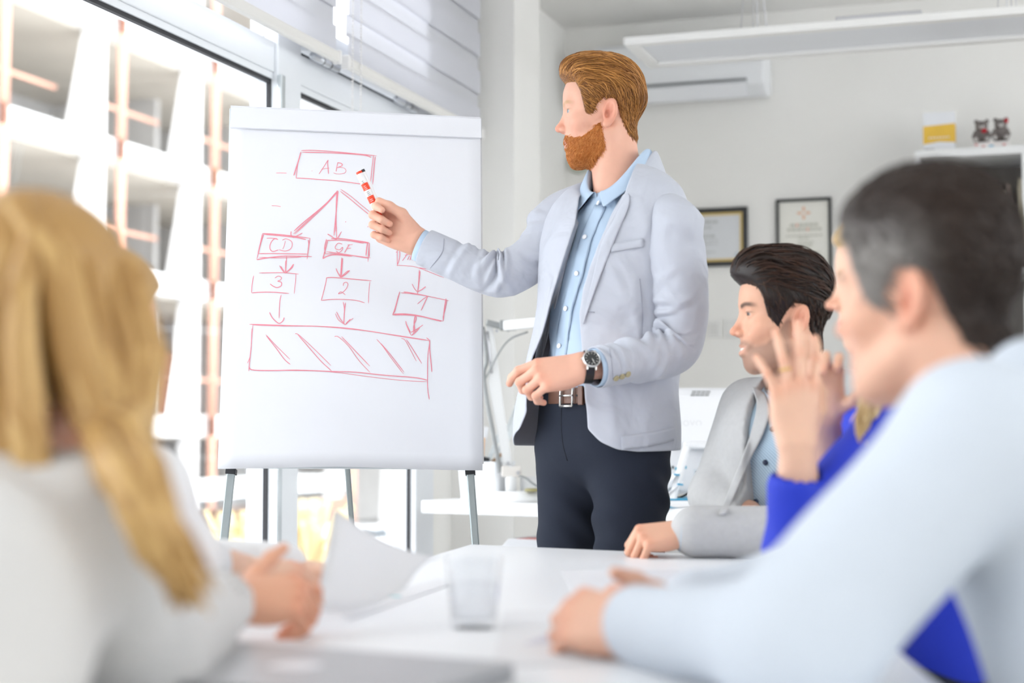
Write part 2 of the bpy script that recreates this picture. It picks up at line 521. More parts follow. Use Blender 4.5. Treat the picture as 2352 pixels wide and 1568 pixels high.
# roller blinds of alternating dense and sheer bands
BLD = mat('blind dense band', (0.80, 0.80, 0.84), 0.8, trans=0.35, noise=0.01)
BLS = mat('blind sheer band', (0.80, 0.80, 0.83), 0.8, trans=0.38, noise=0.02, nscale=60)
RAIL = mat('blind rail', (0.78, 0.76, 0.73), 0.45, noise=0.01)
BEADM = mat('blind bead', (0.85, 0.83, 0.82), 0.4, noise=0.01)
def blind(y0, y1, label):
    x, zb, zt = -2.215, 2.235, 3.06
    t = thing('roller_blind', (x, (y0 + y1) / 2, zb), label, 'blind', 'roller blinds over the glazing')
    nb = 10; hh = (zt - zb - 0.03) / nb
    for i in range(nb):
        z = zb + 0.03 + i * hh; d = i % 2 == 0
        xx = x + (0.004 if d else -0.006)
        obj('dense_band' if d else 'sheer_band', box((xx, y0 + 0.02, z - (0.01 if d else 0)), (xx + 0.0012, y1 - 0.02, z + hh + (0.01 if d else 0))), BLD if d else BLS, t)
    obj('bottom_rail', box((x - 0.012, y0 + 0.012, zb - 0.004), (x + 0.016, y1 - 0.012, zb + 0.034)), RAIL, t, bevel=0.008)
    for y in (y0 + 0.006, y1 - 0.006):
        obj('end_cap', box((x - 0.014, y - 0.008, zb - 0.008), (x + 0.019, y + 0.008, zb + 0.04)), BEADM, t, bevel=0.006)
    obj('roller_tube', cyl((x, y0, zt + 0.02), (x, y1, zt + 0.02), 0.03, n=20), RAIL, t, smooth=True)
    for y in (y0, y1):
        obj('bracket', box((x - 0.04, y - 0.01, zt - 0.03), (x + 0.04, y + 0.01, ZC)), BEADM, t, bevel=0.004)
    return t
b1 = blind(2.2, 4.80, 'striped white roller blind left of the bead chain')
b2 = blind(4.86, 6.24, 'striped white roller blind between the bead chain and the pier')
for b, yy in ((b2, 4.87), (b2, 4.94)):
    parts = [ball((-2.19, yy, z), 0.0042, 6, 5) for z in np.arange(1.25, 3.0, 0.0105)]
    tag(obj('bead_chain', merge(parts), BEADM, b, smooth=True), kind='stuff')

# ================================================================ across the street
CONC = mat('white concrete', (0.86, 0.86, 0.86), 0.85, noise=0.04, nscale=1.0)
CONG = mat('grey block wall', (0.62, 0.61, 0.60), 0.9, noise=0.15, nscale=1.5)
CEB = mat('beige raw ceiling', (0.66, 0.61, 0.53), 0.9, noise=0.15, nscale=0.7)
SALM = mat('salmon painted steel', (0.70, 0.36, 0.26), 0.6, noise=0.08, nscale=3)
bl = thing('concrete_building', (-23.5, 40, -2.7), 'unfinished white concrete frame building with orange scaffold poles across the street', 'building')
FX = -21.0
levels = [-2.7, 1.16, 4.72, 7.72, 10.72, 13.72]
for z in levels[1:]:
    obj('floor_slab', box((FX - 6, 12, z - 0.30), (FX + 0.25, 75, z + 0.22)), CONC, bl)
    obj('ceiling_panel', box((FX - 6, 12, z - 0.36), (FX - 0.1, 75, z - 0.305)), CEB, bl)
    obj('floor_screed', box((FX - 6, 12, z + 0.225), (FX - 0.1, 75, z + 0.26)), CONG, bl)
ycols = [22.7, 27.2, 31.7, 36.2, 40.7, 45.2, 49.7, 54.2]
for i in range(len(levels) - 1):
    za, zb = levels[i] + 0.22, levels[i + 1] - 0.30
    for y in ycols:
        wb, wt = (1.15, 0.55) if i else (0.7, 0.55)
        V = [(FX - 0.05, y - wb * 0.75, za), (FX + 0.2, y - wb * 0.75, za), (FX + 0.2, y + 0.42, za), (FX - 0.05, y + 0.42, za),
             (FX - 0.05, y - wt * 0.35, zb), (FX + 0.2, y - wt * 0.35, zb), (FX + 0.2, y + 0.42, zb), (FX - 0.05, y + 0.42, zb)]
        obj('column', (np.array(V), [(0, 3, 2, 1), (4, 5, 6, 7), (0, 1, 5, 4), (1, 2, 6, 5), (2, 3, 7, 6), (3, 0, 4, 7)]), CONC, bl)
        p = obj('prop', cyl((FX + 0.42, y + 0.75, za - 0.5), (FX + 0.42, y + 0.75, zb + 0.5), 0.11, n=10), SALM, bl, smooth=True)
        if i:
            obj('guard_rail', bar((FX - 0.5, y + 0.42, za + 1.0), (FX - 0.5, y + 3.9, za + 1.0), 0.06, 0.09), SALM, bl)
    obj('back_wall', box((FX - 6.1, 12, za - 0.3), (FX - 5.9, 75, zb + 0.3)), CONG, bl)
    for y in (29.5, 38.9, 43.3, 52.0):
        obj('partition', box((FX - 5.9, y - 0.1, za), (FX - 2.5, y + 0.1, zb)), CONG, bl)
obj('stair_wall', box((FX - 5.5, 41.6, 1.4), (FX - 4.5, 44, 3.4)), SALM, bl)
tag(obj('ground', box((-60, -20, -2.9), (-2.6, 110, -2.7)), mat('street asphalt', (0.45, 0.45, 0.46), 0.9, noise=0.15, nscale=0.8)), kind='structure')

def car(px, py, d, colr, label):
    c = Pw(px, py, d); z = -2.7
    t = thing('parked_car', (c[0], c[1], z), label, 'car', 'cars parked in the street')
    prof = [(-2.1, 0.3), (-2.1, 0.85), (-1.35, 0.95), (-0.75, 1.45), (0.7, 1.45), (1.3, 0.95), (2.1, 0.8), (2.1, 0.3)]
    L = []
    for s, k in ((-0.85, 0.96), (-0.8, 1), (0.8, 1), (0.85, 0.96)):
        L.append([(c[0] + s * (0.9 if zz > 1 else 1), c[1] + yy * k, z + zz) for yy, zz in prof])
    obj('car_body', loft(np.array(L), True, True), mat('car ' + label, colr, 0.25, 0.1, noise=0.02), t, bevel=0.06)
    gl = mat('car glass', (0.08, 0.1, 0.12), 0.1, noise=0.02)
    for s in (-1, 1):
        obj('side_window', plate([(c[0] + s * 0.79, c[1] + yy, z + zz) for yy, zz in ((-1.15, 0.98), (-0.7, 1.38), (0.62, 1.38), (1.05, 0.98))], (s, 0, 0), 0.03), gl, t)
        for yy in (-1.3, 1.3):
            obj('wheel', cyl((c[0] + s * 0.9, c[1] + yy, z + 0.32), (c[0] + s * 0.65, c[1] + yy, z + 0.32), 0.32, n=18), RUBBER, t)
car(500, 1250, 34, (0.10, 0.28, 0.42), 'blue car parked below the window')
car(575, 1275, 31, (0.85, 0.86, 0.88), 'white car parked beside the blue one')
car(790, 1250, 38, (0.75, 0.77, 0.80), 'silver car parked behind the easel')
hd = Pw(600, 1165, 39)
obj('site_hoarding', obox((hd[0], hd[1], -1.75), ((1, 0, 0), (0, 1, 0), (0, 0, 1)), (0.06, 5.5, 0.95)), mat('brown hoarding', (0.36, 0.22, 0.16), 0.8, noise=0.1, nscale=1), label='brown site hoarding along the street behind the cars', cat='fence')
obj('awning', obox((hd[0] + 1.0, hd[1] - 3.0, -0.25), ((1, 0, 0), (0, 1, 0), (0, 0, 1)), (0.9, 4.0, 0.16)), mat('awning cloth', (0.85, 0.87, 0.88), 0.7, noise=0.03), label='flat white canopy above the brown hoarding', cat='awning', bevel=0.03)
def bush(px, d, h, n, seed, label):
    c = Pw(px, 1250, d); r = np.random.default_rng(seed)
    t = thing('dry_shrub', (c[0], c[1], -2.7), label, 'shrub')
    parts = []
    for i in range(n):
        a = r.uniform(0, 6.28); sp = r.uniform(0.2, 0.9); hh = h * r.uniform(0.65, 1.0)
        P = [(c[0], c[1], -2.7), (c[0] + 0.4 * sp * math.cos(a), c[1] + 0.4 * sp * math.sin(a), -2.7 + hh * 0.6), (c[0] + sp * math.cos(a), c[1] + sp * math.sin(a), -2.7 + hh)]
        parts.append(tube(catmull(P, 6), np.linspace(0.03, 0.07, 6), 5))
    tag(obj('stalks', merge(parts), mat('dry grass', (0.75, 0.62, 0.36), 0.8, noise=0.2, nscale=3), t), kind='stuff')
bush(552, 27.5, 2.35, 90, 3, 'tall dry yellow ornamental grass near the white car')
bush(430, 25, 2.0, 80, 4, 'dry yellow ornamental grass next to the blue car')
bush(705, 29, 2.5, 90, 5, 'dry yellow ornamental grass beside the silver car')

# ================================================================ things on the ceiling and the back wall
LAMPW = mat('lamp white', (0.83, 0.82, 0.80), 0.4, noise=0.01)
DIFF = mat('lamp diffuser', (0.76, 0.77, 0.80), 0.35, noise=0.01)
STEEL = mat('brushed steel', (0.6, 0.6, 0.62), 0.35, 0.8, noise=0.05)
zl = 2.50
q0 = on_plane(1432, 103, 2, zl); q1 = on_plane(1500, 157, 2, zl)
lx0, ly0, ly1 = q0[0], q0[1], q1[1]; lx1 = lx0 + 1.95
lt = thing('pendant_light', ((lx0 + lx1) / 2, (ly0 + ly1) / 2, zl), 'long flat white pendant light hung on thin wires', 'light')
for lo, hi in (((lx0, ly0, zl), (lx1, ly0 + 0.05, zl + 0.03)), ((lx0, ly1 - 0.05, zl), (lx1, ly1, zl + 0.03)),
               ((lx0, ly0 + 0.05, zl), (lx0 + 0.05, ly1 - 0.05, zl + 0.03)), ((lx1 - 0.05, ly0 + 0.05, zl), (lx1, ly1 - 0.05, zl + 0.03))):
    obj('frame_bar', box(lo, hi), LAMPW, lt, bevel=0.004)
obj('diffuser', box((lx0 + 0.05, ly0 + 0.05, zl + 0.014), (lx1 - 0.05, ly1 - 0.05, zl + 0.02)), DIFF, lt)
obj('back_plate', box((lx0 + 0.05, ly0 + 0.05, zl + 0.02), (lx1 - 0.05, ly1 - 0.05, zl + 0.032)), LAMPW, lt)
obj('ballast_box', box((lx0 + 0.8, ly0 + 0.12, zl + 0.032), (lx0 + 1.12, ly0 + 0.3, zl + 0.075)), STEEL, lt, bevel=0.004)
for fx in (0.47, 1.42):
    for dx, dy in ((-0.03, 0.1), (0.02, 0.1), (0.0, 0.34), (0.04, 0.34)):
        obj('wire', cyl((lx0 + fx + dx, ly0 + dy, zl + 0.03), (lx0 + fx, (ly0 + ly1) / 2, ZC), 0.0022, n=5), STEEL, lt)
    obj('ceiling_cup', lathe((lx0 + fx, (ly0 + ly1) / 2, ZC), [(0.001, -0.05), (0.03, -0.05), (0.045, -0.03), (0.045, 0), (0.001, 0)]), LAMPW, lt, smooth=True)

ACW = mat('air conditioner plastic', (0.83, 0.84, 0.86), 0.35, noise=0.01)
a0 = on_plane(1385, 120, 1, YB); a1 = on_plane(1772, 232, 1, YB)
ax0, ax1 = a0[0], a1[0]; az0 = a1[2]; az1 = az0 + 0.30
ac = thing('air_conditioner', ((ax0 + ax1) / 2, YB - 0.1, az0), 'white wall air conditioner high on the back wall', 'air conditioner')
prof = [(YB, az0 + 0.02), (YB - 0.13, az0), (YB - 0.20, az0 + 0.05), (YB - 0.215, az0 + 0.15), (YB - 0.205, az1 - 0.02), (YB - 0.18, az1), (YB, az1)]
obj('body', loft(np.array([[(x, y, z) for y, z in prof] for x in (ax0, ax1)]), True, True), ACW, ac, bevel=0.012)
obj('air_flap', plate([(ax0 + 0.05, YB - 0.150, az0 + 0.002), (ax1 - 0.09, YB - 0.150, az0 + 0.002), (ax1 - 0.09, YB - 0.212, az0 + 0.062), (ax0 + 0.05, YB - 0.212, az0 + 0.062)], (0, -0.7, -0.7), 0.006), mat('flap', (0.86, 0.87, 0.9), 0.3, noise=0.01), ac, bevel=0.002)
obj('flap_gap', box((ax0 + 0.05, YB - 0.2165, az0 + 0.070), (ax1 - 0.09, YB - 0.205, az0 + 0.080)), mat('gap grey', (0.25, 0.26, 0.27), 0.8, noise=0.02), ac)

def cert(px0, px1, py0, py1, name, label, fw, gold, seed):
    p0 = on_plane(px0, py0, 1, YB); p1 = on_plane(px1, py1, 1, YB)
    x0, x1 = p0[0], p1[0]; z0, z1 = p1[2], p0[2]
    yb = YB - 0.022
    t = thing('framed_certificate', ((x0 + x1) / 2, YB - 0.011, z0), label, 'picture frame', None)
    fm = mat('black frame', (0.018, 0.018, 0.02), 0.35, noise=0.05)
    for lo, hi in (((x0, yb, z0), (x1, YB, z0 + fw)), ((x0, yb, z1 - fw), (x1, YB, z1)), ((x0, yb, z0 + fw), (x0 + fw, YB, z1 - fw)), ((x1 - fw, yb, z0 + fw), (x1, YB, z1 - fw))):
        obj('frame_bar', box(lo, hi), fm, t, bevel=0.003)
    i = fw
    if gold:
        g = 0.012; gm = mat('gilt slip', (0.62, 0.45, 0.16), 0.35, 0.5, noise=0.05); y2 = YB - 0.014
        for lo, hi in (((x0 + i, y2, z0 + i), (x1 - i, YB, z0 + i + g)), ((x0 + i, y2, z1 - i - g), (x1 - i, YB, z1 - i)), ((x0 + i, y2, z0 + i + g), (x0 + i + g, YB, z1 - i - g)), ((x1 - i - g, y2, z0 + i + g), (x1 - i, YB, z1 - i - g))):
            obj('gilt_slip', box(lo, hi), gm, t)
        i += g
    sh = obj('sheet', box((x0 + i, YB - 0.008, z0 + i), (x1 - i, YB - 0.002, z1 - i)), mat('certificate paper' + name, (0.70, 0.71, 0.73) if gold else (0.86, 0.84, 0.77), 0.25, noise=0.03, nscale=8), t)
    r = random.Random(seed); yy = YB - 0.0085
    ink = mat('certificate ink' + name, (0.45, 0.46, 0.46) if gold else (0.55, 0.54, 0.46), 0.6, noise=0.1)
    red = mat('certificate red', (0.75, 0.28, 0.16), 0.6, noise=0.05)
    cx = (x0 + x1) / 2; H = z1 - z0
    if gold: rows = [(0.74, 0.26, 0.02), (0.66, 0.1, 0.012), (0.5, 0.2, 0.018), (0.44, 0.24, 0.008), (0.38, 0.22, 0.008), (0.24, 0.14, 0.008)]
    else: rows = [(0.655, 0.5, 0.02), (0.6, 0.6, 0.02), (0.53, 0.64, 0.012), (0.5, 0.2, 0.01), (0.455, 0.24, 0.008), (0.43, 0.22, 0.008), (0.405, 0.2, 0.008), (0.38, 0.2, 0.008), (0.32, 0.6, 0.01), (0.24, 0.5, 0.008)]
    W = x1 - x0
    for fz, wf, th in rows:                # lines of print as rows of short words
        x = cx - W * wf / 2
        while x < cx + W * wf / 2:
            w = r.uniform(0.008, 0.026)
            obj('print', box((x, yy - 0.0006, z0 + H * fz), (x + w, yy, z0 + H * fz + th * 0.7)), red if (not gold and r.random() < 0.12 and fz > 0.58) else ink, sh)
            x += w + 0.005
    if not gold:
        cz = z0 + H * 0.82
        for k in range(4):
            a = k * math.pi / 2; e = np.array([math.cos(a), 0, math.sin(a)]); n = np.array([-math.sin(a), 0, math.cos(a)]); c = np.array([cx, yy, cz])
            obj('emblem', plate([c + e * 0.004, c + e * 0.022 + n * 0.008, c + e * 0.036, c + e * 0.022 - n * 0.008], (0, -1, 0), 0.0008), mat('emblem ink', (0.80, 0.45, 0.28), 0.6, noise=0.05), sh)
    else:
        obj('seal', box((x1 - i - 0.03, yy - 0.0006, z0 + i + 0.006), (x1 - i - 0.004, yy, z0 + i + 0.03)), mat('seal ink', (0.5, 0.55, 0.6), 0.5, noise=0.1), sh)
cert(1535, 1719, 483, 610, 'a', 'wide framed certificate with gilt inner edge in a broad black frame', 0.026, True, 1)
cert(1783, 1912, 459, 640, 'b', 'upright framed certificate with a small orange emblem in a thin black frame', 0.015, False, 2)

SWM = mat('switch plastic', (0.82, 0.81, 0.79), 0.4, noise=0.01)
for px, lab in ((1640, 'white wall switch plate with a wide rocker beside the standing man'), (1680, 'white wall switch plate with a split rocker beside the seated man in grey')):
    c = on_plane(px, 755, 1, YB)
    s = thing('light_switch', (c[0], YB, c[2] - 0.045), lab, 'switch')
    obj('plate', box((c[0] - 0.036, YB - 0.010, c[2] - 0.045), (c[0] + 0.036, YB, c[2] + 0.045)), SWM, s, bevel=0.004)
    if px == 1640: obj('rocker', box((c[0] - 0.02, YB - 0.016, c[2] - 0.03), (c[0] + 0.022, YB - 0.009, c[2] + 0.03)), mat('rocker', (0.72, 0.71, 0.69), 0.4, noise=0.01), s, bevel=0.002)
    else:
        for sx in (-0.011, 0.011): obj('rocker', box((c[0] + sx - 0.010, YB - 0.015, c[2] - 0.03), (c[0] + sx + 0.010, YB - 0.009, c[2] + 0.03)), SWM, s, bevel=0.002)
c = on_plane(1332, 372, 1, YB)
th_ = np.linspace(-0.3, math.pi + 0.3, 16)
obj('cable_loop', tube([(c[0] + 0.055 * math.cos(a), YB - 0.012, c[2] - 0.055 * math.sin(a) ) for a in th_], 0.010, 8), mat('grey green cable', (0.52, 0.55, 0.47), 0.6, noise=0.03), smooth=True, label='loop of grey green cable hanging on the back wall', cat='cable')

# bookcase on the back wall with things on top and inside
BKW = mat('bookcase white', (0.80, 0.80, 0.80), 0.45, noise=0.015)
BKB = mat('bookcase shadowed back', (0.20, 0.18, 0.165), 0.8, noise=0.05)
yf = YB - 0.40
p = on_plane(2112, 345, 1, yf); bx0, bz1 = p[0], p[2]
p = on_plane(2346, 345, 1, yf); bxm = p[0]
bk = thing('bookcase', ((bx0 + bxm) / 2, yf + 0.2, 0), 'white open bookcase standing against the back wall', 'bookcase')
obj('top_panel', box((bx0, yf, bz1 - 0.038), (bxm + 0.55, YB, bz1)), BKW, bk, bevel=0.002)
obj('side_panel', box((bx0 - 0.022, yf, 0), (bx0, YB, bz1)), BKW, bk, bevel=0.002)
obj('side_panel', box((bxm + 0.55, yf, 0), (bxm + 0.572, YB, bz1)), BKW, bk, bevel=0.002)
obj('upright', box((bxm, yf, 0), (bxm + 0.022, YB, bz1 - 0.038)), BKW, bk, bevel=0.002)
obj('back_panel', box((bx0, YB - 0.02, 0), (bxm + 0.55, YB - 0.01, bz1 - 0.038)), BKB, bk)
zs = [bz1 - 0.56 - 0.44 * k for k in range(4)]
for z in zs:
    for xa, xb in ((bx0, bxm), (bxm + 0.022, bxm + 0.55)):
        obj('shelf', box((xa, yf + 0.01, z - 0.03), (xb, YB - 0.02, z)), BKW, bk, bevel=0.002)
rb = random.Random(5)
ORD = 'first second third fourth fifth sixth seventh eighth ninth tenth eleventh twelfth thirteenth fourteenth fifteenth sixteenth seventeenth eighteenth nineteenth twentieth'.split()
cols = [(0.16, 0.12, 0.10), (0.38, 0.35, 0.31), (0.50, 0.52, 0.56), (0.10, 0.09, 0.09), (0.45, 0.40, 0.30), (0.22, 0.18, 0.15), (0.55, 0.45, 0.40)]
names = ['dark brown', 'taupe', 'pale grey', 'black', 'tan', 'chestnut', 'rose beige']
def book(x, w, h, z, ci, lean, label):
    t = thing('book', (x + w / 2, yf + 0.2, z), label, 'book', 'books in the bookcase')
    cm = mat('book cover %d' % ci, cols[ci], 0.6, noise=0.1, nscale=20); pm = mat('book pages', (0.62, 0.58, 0.48), 0.8, noise=0.15, nscale=150)
    def sk(VF):
        V, Fc = VF; V = V.copy(); V[:, 0] += (V[:, 2] - z) * lean; return V, Fc
    y0, y1 = yf + 0.1, yf + 0.32
    obj('spine', sk(box((x, y0 - 0.004, z), (x + w, y0, z + h))), cm, t)
    obj('cover', sk(box((x, y0, z), (x + 0.003, y1, z + h))), cm, t)
    obj('cover', sk(box((x + w - 0.003, y0, z), (x + w, y1, z + h))), cm, t)
    obj('pages', sk(box((x + 0.003, y0, z + 0.004), (x + w - 0.003, y1 - 0.006, z + h - 0.005))), pm, t)
x = bx0 + 0.015; k = 0
while x < bxm - 0.075:
    w = rb.uniform(0.022, 0.042); ci = rb.randrange(7)
    book(x, w, rb.uniform(0.30, 0.40), zs[0], ci, 0.0, '%s book, %s from the side panel on the upper shelf' % (names[ci], ORD[k])); x += w + 0.001; k += 1
book(x + 0.004, 0.03, 0.42, zs[0], 4, 0.07, 'tan book leaning against the bookcase upright')
x = bxm + 0.03; k = 0
while x < bxm + 0.5:
    w = rb.uniform(0.025, 0.045); ci = rb.randrange(7)
    book(x, w, rb.uniform(0.28, 0.38), zs[0], ci, 0.0, '%s book, %s beyond the middle upright of the bookcase' % (names[ci], ORD[k])); x += w + 0.001; k += 1

p = on_plane(2121, 342, 1, yf + 0.08); p1 = on_plane(2194, 342, 1, yf + 0.08)
x0, x1 = p[0], p1[0]; zb = bz1
bx = thing('yellow_box', ((x0 + x1) / 2, yf + 0.1, zb), 'white carton with a broad yellow band on top of the bookcase', 'box')
hgt = 0.19
PK = mat('carton white', (0.80, 0.81, 0.84), 0.5, noise=0.02)
obj('carton', box((x0, yf + 0.08, zb), (x1, yf + 0.15, zb + hgt)), PK, bx, bevel=0.001)
band = [(x0, zb + 0.040), (x0 + 0.5 * (x1 - x0), zb + 0.05), (x1, zb + 0.044), (x1, zb + hgt * 0.70), (x0, zb + hgt * 0.66)]
obj('yellow_band', plate([(a, yf + 0.08, b) for a, b in band], (0, -1, 0), 0.0008), mat('carton yellow', (0.80, 0.50, 0.06), 0.5, noise=0.12, nscale=25), bx)
obj('side_band', box((x1, yf + 0.08, zb + 0.044), (x1 + 0.0008, yf + 0.15, zb + hgt * 0.7)), mat('carton yellow', (0.8, 0.5, 0.06)), bx)
for i in range(7): obj('print', box((x0 + 0.025 + i * 0.014, yf + 0.0785, zb + 0.066), (x0 + 0.034 + i * 0.014, yf + 0.0792, zb + 0.072)), PK, bx)
for i in range(4): obj('print', box((x0 + 0.008 + i * 0.011, yf + 0.0792, zb + 0.008), (x0 + 0.016 + i * 0.011, yf + 0.08, zb + 0.018)), mat('carton ink', (0.35, 0.35, 0.36), 0.6, noise=0.05), bx)

p = on_plane(2236, 338, 1, yf + 0.08); p1 = on_plane(2318, 338, 1, yf + 0.08)
x0, x1 = p[0], p1[0]
gb = thing('gift_box', ((x0 + x1) / 2, yf + 0.12, bz1), 'small white gift box with red hearts under the teddy bears', 'box')
obj('carton', box((x0, yf + 0.08, bz1), (x1, yf + 0.18, bz1 + 0.036)), mat('gift white', (0.83, 0.78, 0.76), 0.6, noise=0.02), gb, bevel=0.001)
for fx, fz in ((0.08, 0.026), (0.86, 0.02), (0.28, 0.016), (0.12, 0.005)):
    hx = x0 + (x1 - x0) * fx; hz = bz1 + fz
    obj('heart', plate([(hx, yf + 0.08, hz - 0.007), (hx + 0.007, yf + 0.08, hz), (hx + 0.004, yf + 0.08, hz + 0.005), (hx, yf + 0.08, hz + 0.002), (hx - 0.004, yf + 0.08, hz + 0.005), (hx - 0.007, yf + 0.08, hz)], (0, -1, 0), 0.0008), mat('heart red', (0.55, 0.03, 0.04), 0.5, noise=0.03), gb)
obj('blue_mark', place((np.c_[0.013 * np.cos(np.linspace(0, 6.28, 16, endpoint=False)), 0.006 * np.sin(np.linspace(0, 6.28, 16, endpoint=False)), np.zeros(16)], [tuple(range(16))]), ((x0 + x1) / 2, yf + 0.0795, bz1 + 0.015), (1, 0, 0), (0, 0, 1)), mat('gift blue', (0.1, 0.42, 0.62), 0.5, noise=0.03), gb)
FUR = mat('grey plush', (0.20, 0.175, 0.165), 0.95, noise=0.25, nscale=120, bump=0.5, bscale=400)
MUZ = mat('pale plush', (0.55, 0.52, 0.50), 0.95, noise=0.1, nscale=120)
REDP = mat('red plush', (0.45, 0.01, 0.02), 0.8, noise=0.05)
def bear(x, z, label, heart, rose):
    y = yf + 0.13
    t = thing('teddy_bear', (x, y, z), label, 'teddy bear', 'teddy bears on the gift box')
    f = Field((x - 0.06, y - 0.06, z - 0.005), (x + 0.06, y + 0.05, z + 0.125), 0.0035)
    f.ell((x, y, z + 0.036), (0.03, 0.026, 0.036)).ell((x, y - 0.006, z + 0.083), (0.029, 0.026, 0.026), k=0.006)
    for s in (-1, 1):
        f.ell((x + s * 0.024, y - 0.002, z + 0.106), (0.011, 0.007, 0.011), k=0.004)
        f.cone((x + s * 0.018, y - 0.008, z + 0.012), (x + s * 0.026, y - 0.045, z + 0.012), 0.013, 0.013, 0.005)
        f.cone((x + s * 0.026, y - 0.004, z + 0.055), (x + s * 0.034, y - 0.03, z + 0.03), 0.011, 0.011, 0.005)
    V, Q = f.mesh(1); obj('bear_body', (V, Q), FUR, t, smooth=True)
    obj('muzzle', ball((x, y - 0.030, z + 0.076), (0.014, 0.011, 0.010)), MUZ, t, smooth=True)
    obj('nose', ball((x, y - 0.041, z + 0.081), (0.005, 0.004, 0.004), 8, 6), RUBBER, t, smooth=True)
    for s in (-1, 1):
        obj('foot_pad', ball((x + s * 0.026, y - 0.057, z + 0.013), (0.0095, 0.003, 0.0095)), MUZ, t, smooth=True)
        obj('eye', ball((x + s * 0.010, y - 0.029, z + 0.092), 0.003, 8, 6), RUBBER, t, smooth=True)
    if heart: obj('heart', ball((x + 0.012, y - 0.04, z + 0.055), (0.013, 0.006, 0.010)), REDP, t, smooth=True)
    if rose: obj('rose', ball((x + 0.025, y - 0.02, z + 0.096), (0.010, 0.009, 0.012)), REDP, t, smooth=True)
xm = (x0 + x1) / 2
bear(xm - 0.043, bz1 + 0.036, 'grey teddy bear holding a red heart', True, False)
bear(xm + 0.043, bz1 + 0.040, 'grey teddy bear with a red rose at its ear', False, True)
# ================================================================ desk by the pier and what stands on it (view frame)
LAC = mat('white lacquer', (0.84, 0.84, 0.85), 0.25, noise=0.01)
ZD = 0.75
a33 = math.radians(33)
E1 = np.array([math.cos(a33), -math.sin(a33), 0]); E2 = np.array([math.sin(a33), math.cos(a33), 0]); EZ = np.array([0, 0, 1.0])
D0 = np.array([-0.329, 5.75, 0])
def dk(a, b, z): return D0 + E1 * a + E2 * b + EZ * z
def dbox(a0, a1, b0, b1, z0, z1): return vf_cw(obox(dk((a0 + a1) / 2, (b0 + b1) / 2, (z0 + z1) / 2), (E1, E2, EZ), ((a1 - a0) / 2, (b1 - b0) / 2, (z1 - z0) / 2)))
def dth(n, a, b, z, lab, cat, grp=None): return thing(n, cw(dk(a, b, z)), lab, cat, grp)
ds = dth('desk', 0.9, 0.3, 0, 'thick white desk with a lamp, pen box and computer on it', 'desk')
obj('desk_top', dbox(0, 1.85, 0, 0.62, ZD - 0.045, ZD), LAC, ds, bevel=0.004)
for a, b in ((0.22, 0.54), (1.75, 0.06), (1.75, 0.54)): obj('leg', dbox(a, a + 0.05, b, b + 0.05, 0, ZD - 0.045), LAC, ds, bevel=0.003)
cb = dth('drawer_cabinet', 0.53, 0.31, 0, 'low white drawer cabinet under the desk', 'cabinet')
obj('carcass', dbox(0.27, 0.80, 0.10, 0.53, 0.0, 0.585), LAC, cb, bevel=0.003)
for k in range(3):
    dr = obj('drawer', dbox(0.28, 0.79, 0.08, 0.10, 0.02 + k * 0.19, 0.195 + k * 0.19), LAC, cb, bevel=0.003)
    obj('handle', dbox(0.47, 0.60, 0.065, 0.08, 0.10 + k * 0.19, 0.112 + k * 0.19), STEEL, dr)
PAP = mat('paper', (0.84, 0.84, 0.86), 0.7, trans=0.12, noise=0.01)
st = dth('magazine_stack', 0.42, 0.22, 0.585, 'stack of magazines on the drawer cabinet under the desk', 'magazines')
for k in range(4):
    obj('magazine', dbox(0.275 + 0.006 * k, 0.57 + 0.004 * k, 0.11 + 0.004 * k, 0.32, 0.5855 + k * 0.008, 0.592 + k * 0.008), PAP, st)
for k in range(5): obj('red_print', dbox(0.32, 0.46 - 0.02 * (k % 2), 0.14 + k * 0.02, 0.148 + k * 0.02, 0.616, 0.6166), mat('red print', (0.8, 0.25, 0.2), 0.6, noise=0.05), st)
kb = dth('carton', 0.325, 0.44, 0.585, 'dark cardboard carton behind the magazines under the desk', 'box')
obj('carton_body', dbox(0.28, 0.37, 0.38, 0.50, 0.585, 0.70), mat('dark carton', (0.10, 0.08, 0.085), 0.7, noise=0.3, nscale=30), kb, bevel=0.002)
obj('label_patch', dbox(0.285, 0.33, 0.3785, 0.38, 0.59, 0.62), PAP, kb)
f = Field(dk(0.43, 0.40, 0.58) - 0.08, dk(0.43, 0.40, 0.58) + 0.12, 0.005)
f.ell(dk(0.44, 0.40, 0.615), (0.045, 0.04, 0.03)).cone(dk(0.44, 0.40, 0.63), dk(0.445, 0.39, 0.68), 0.018, 0.008, 0.01)
V, Q = f.mesh(1); obj('plastic_bag', (cw(V), Q), mat('bag plastic', (0.85, 0.84, 0.85), 0.3, noise=0.05, bump=0.6, bscale=40), smooth=True, label='knotted white plastic bag on the drawer cabinet', cat='bag')

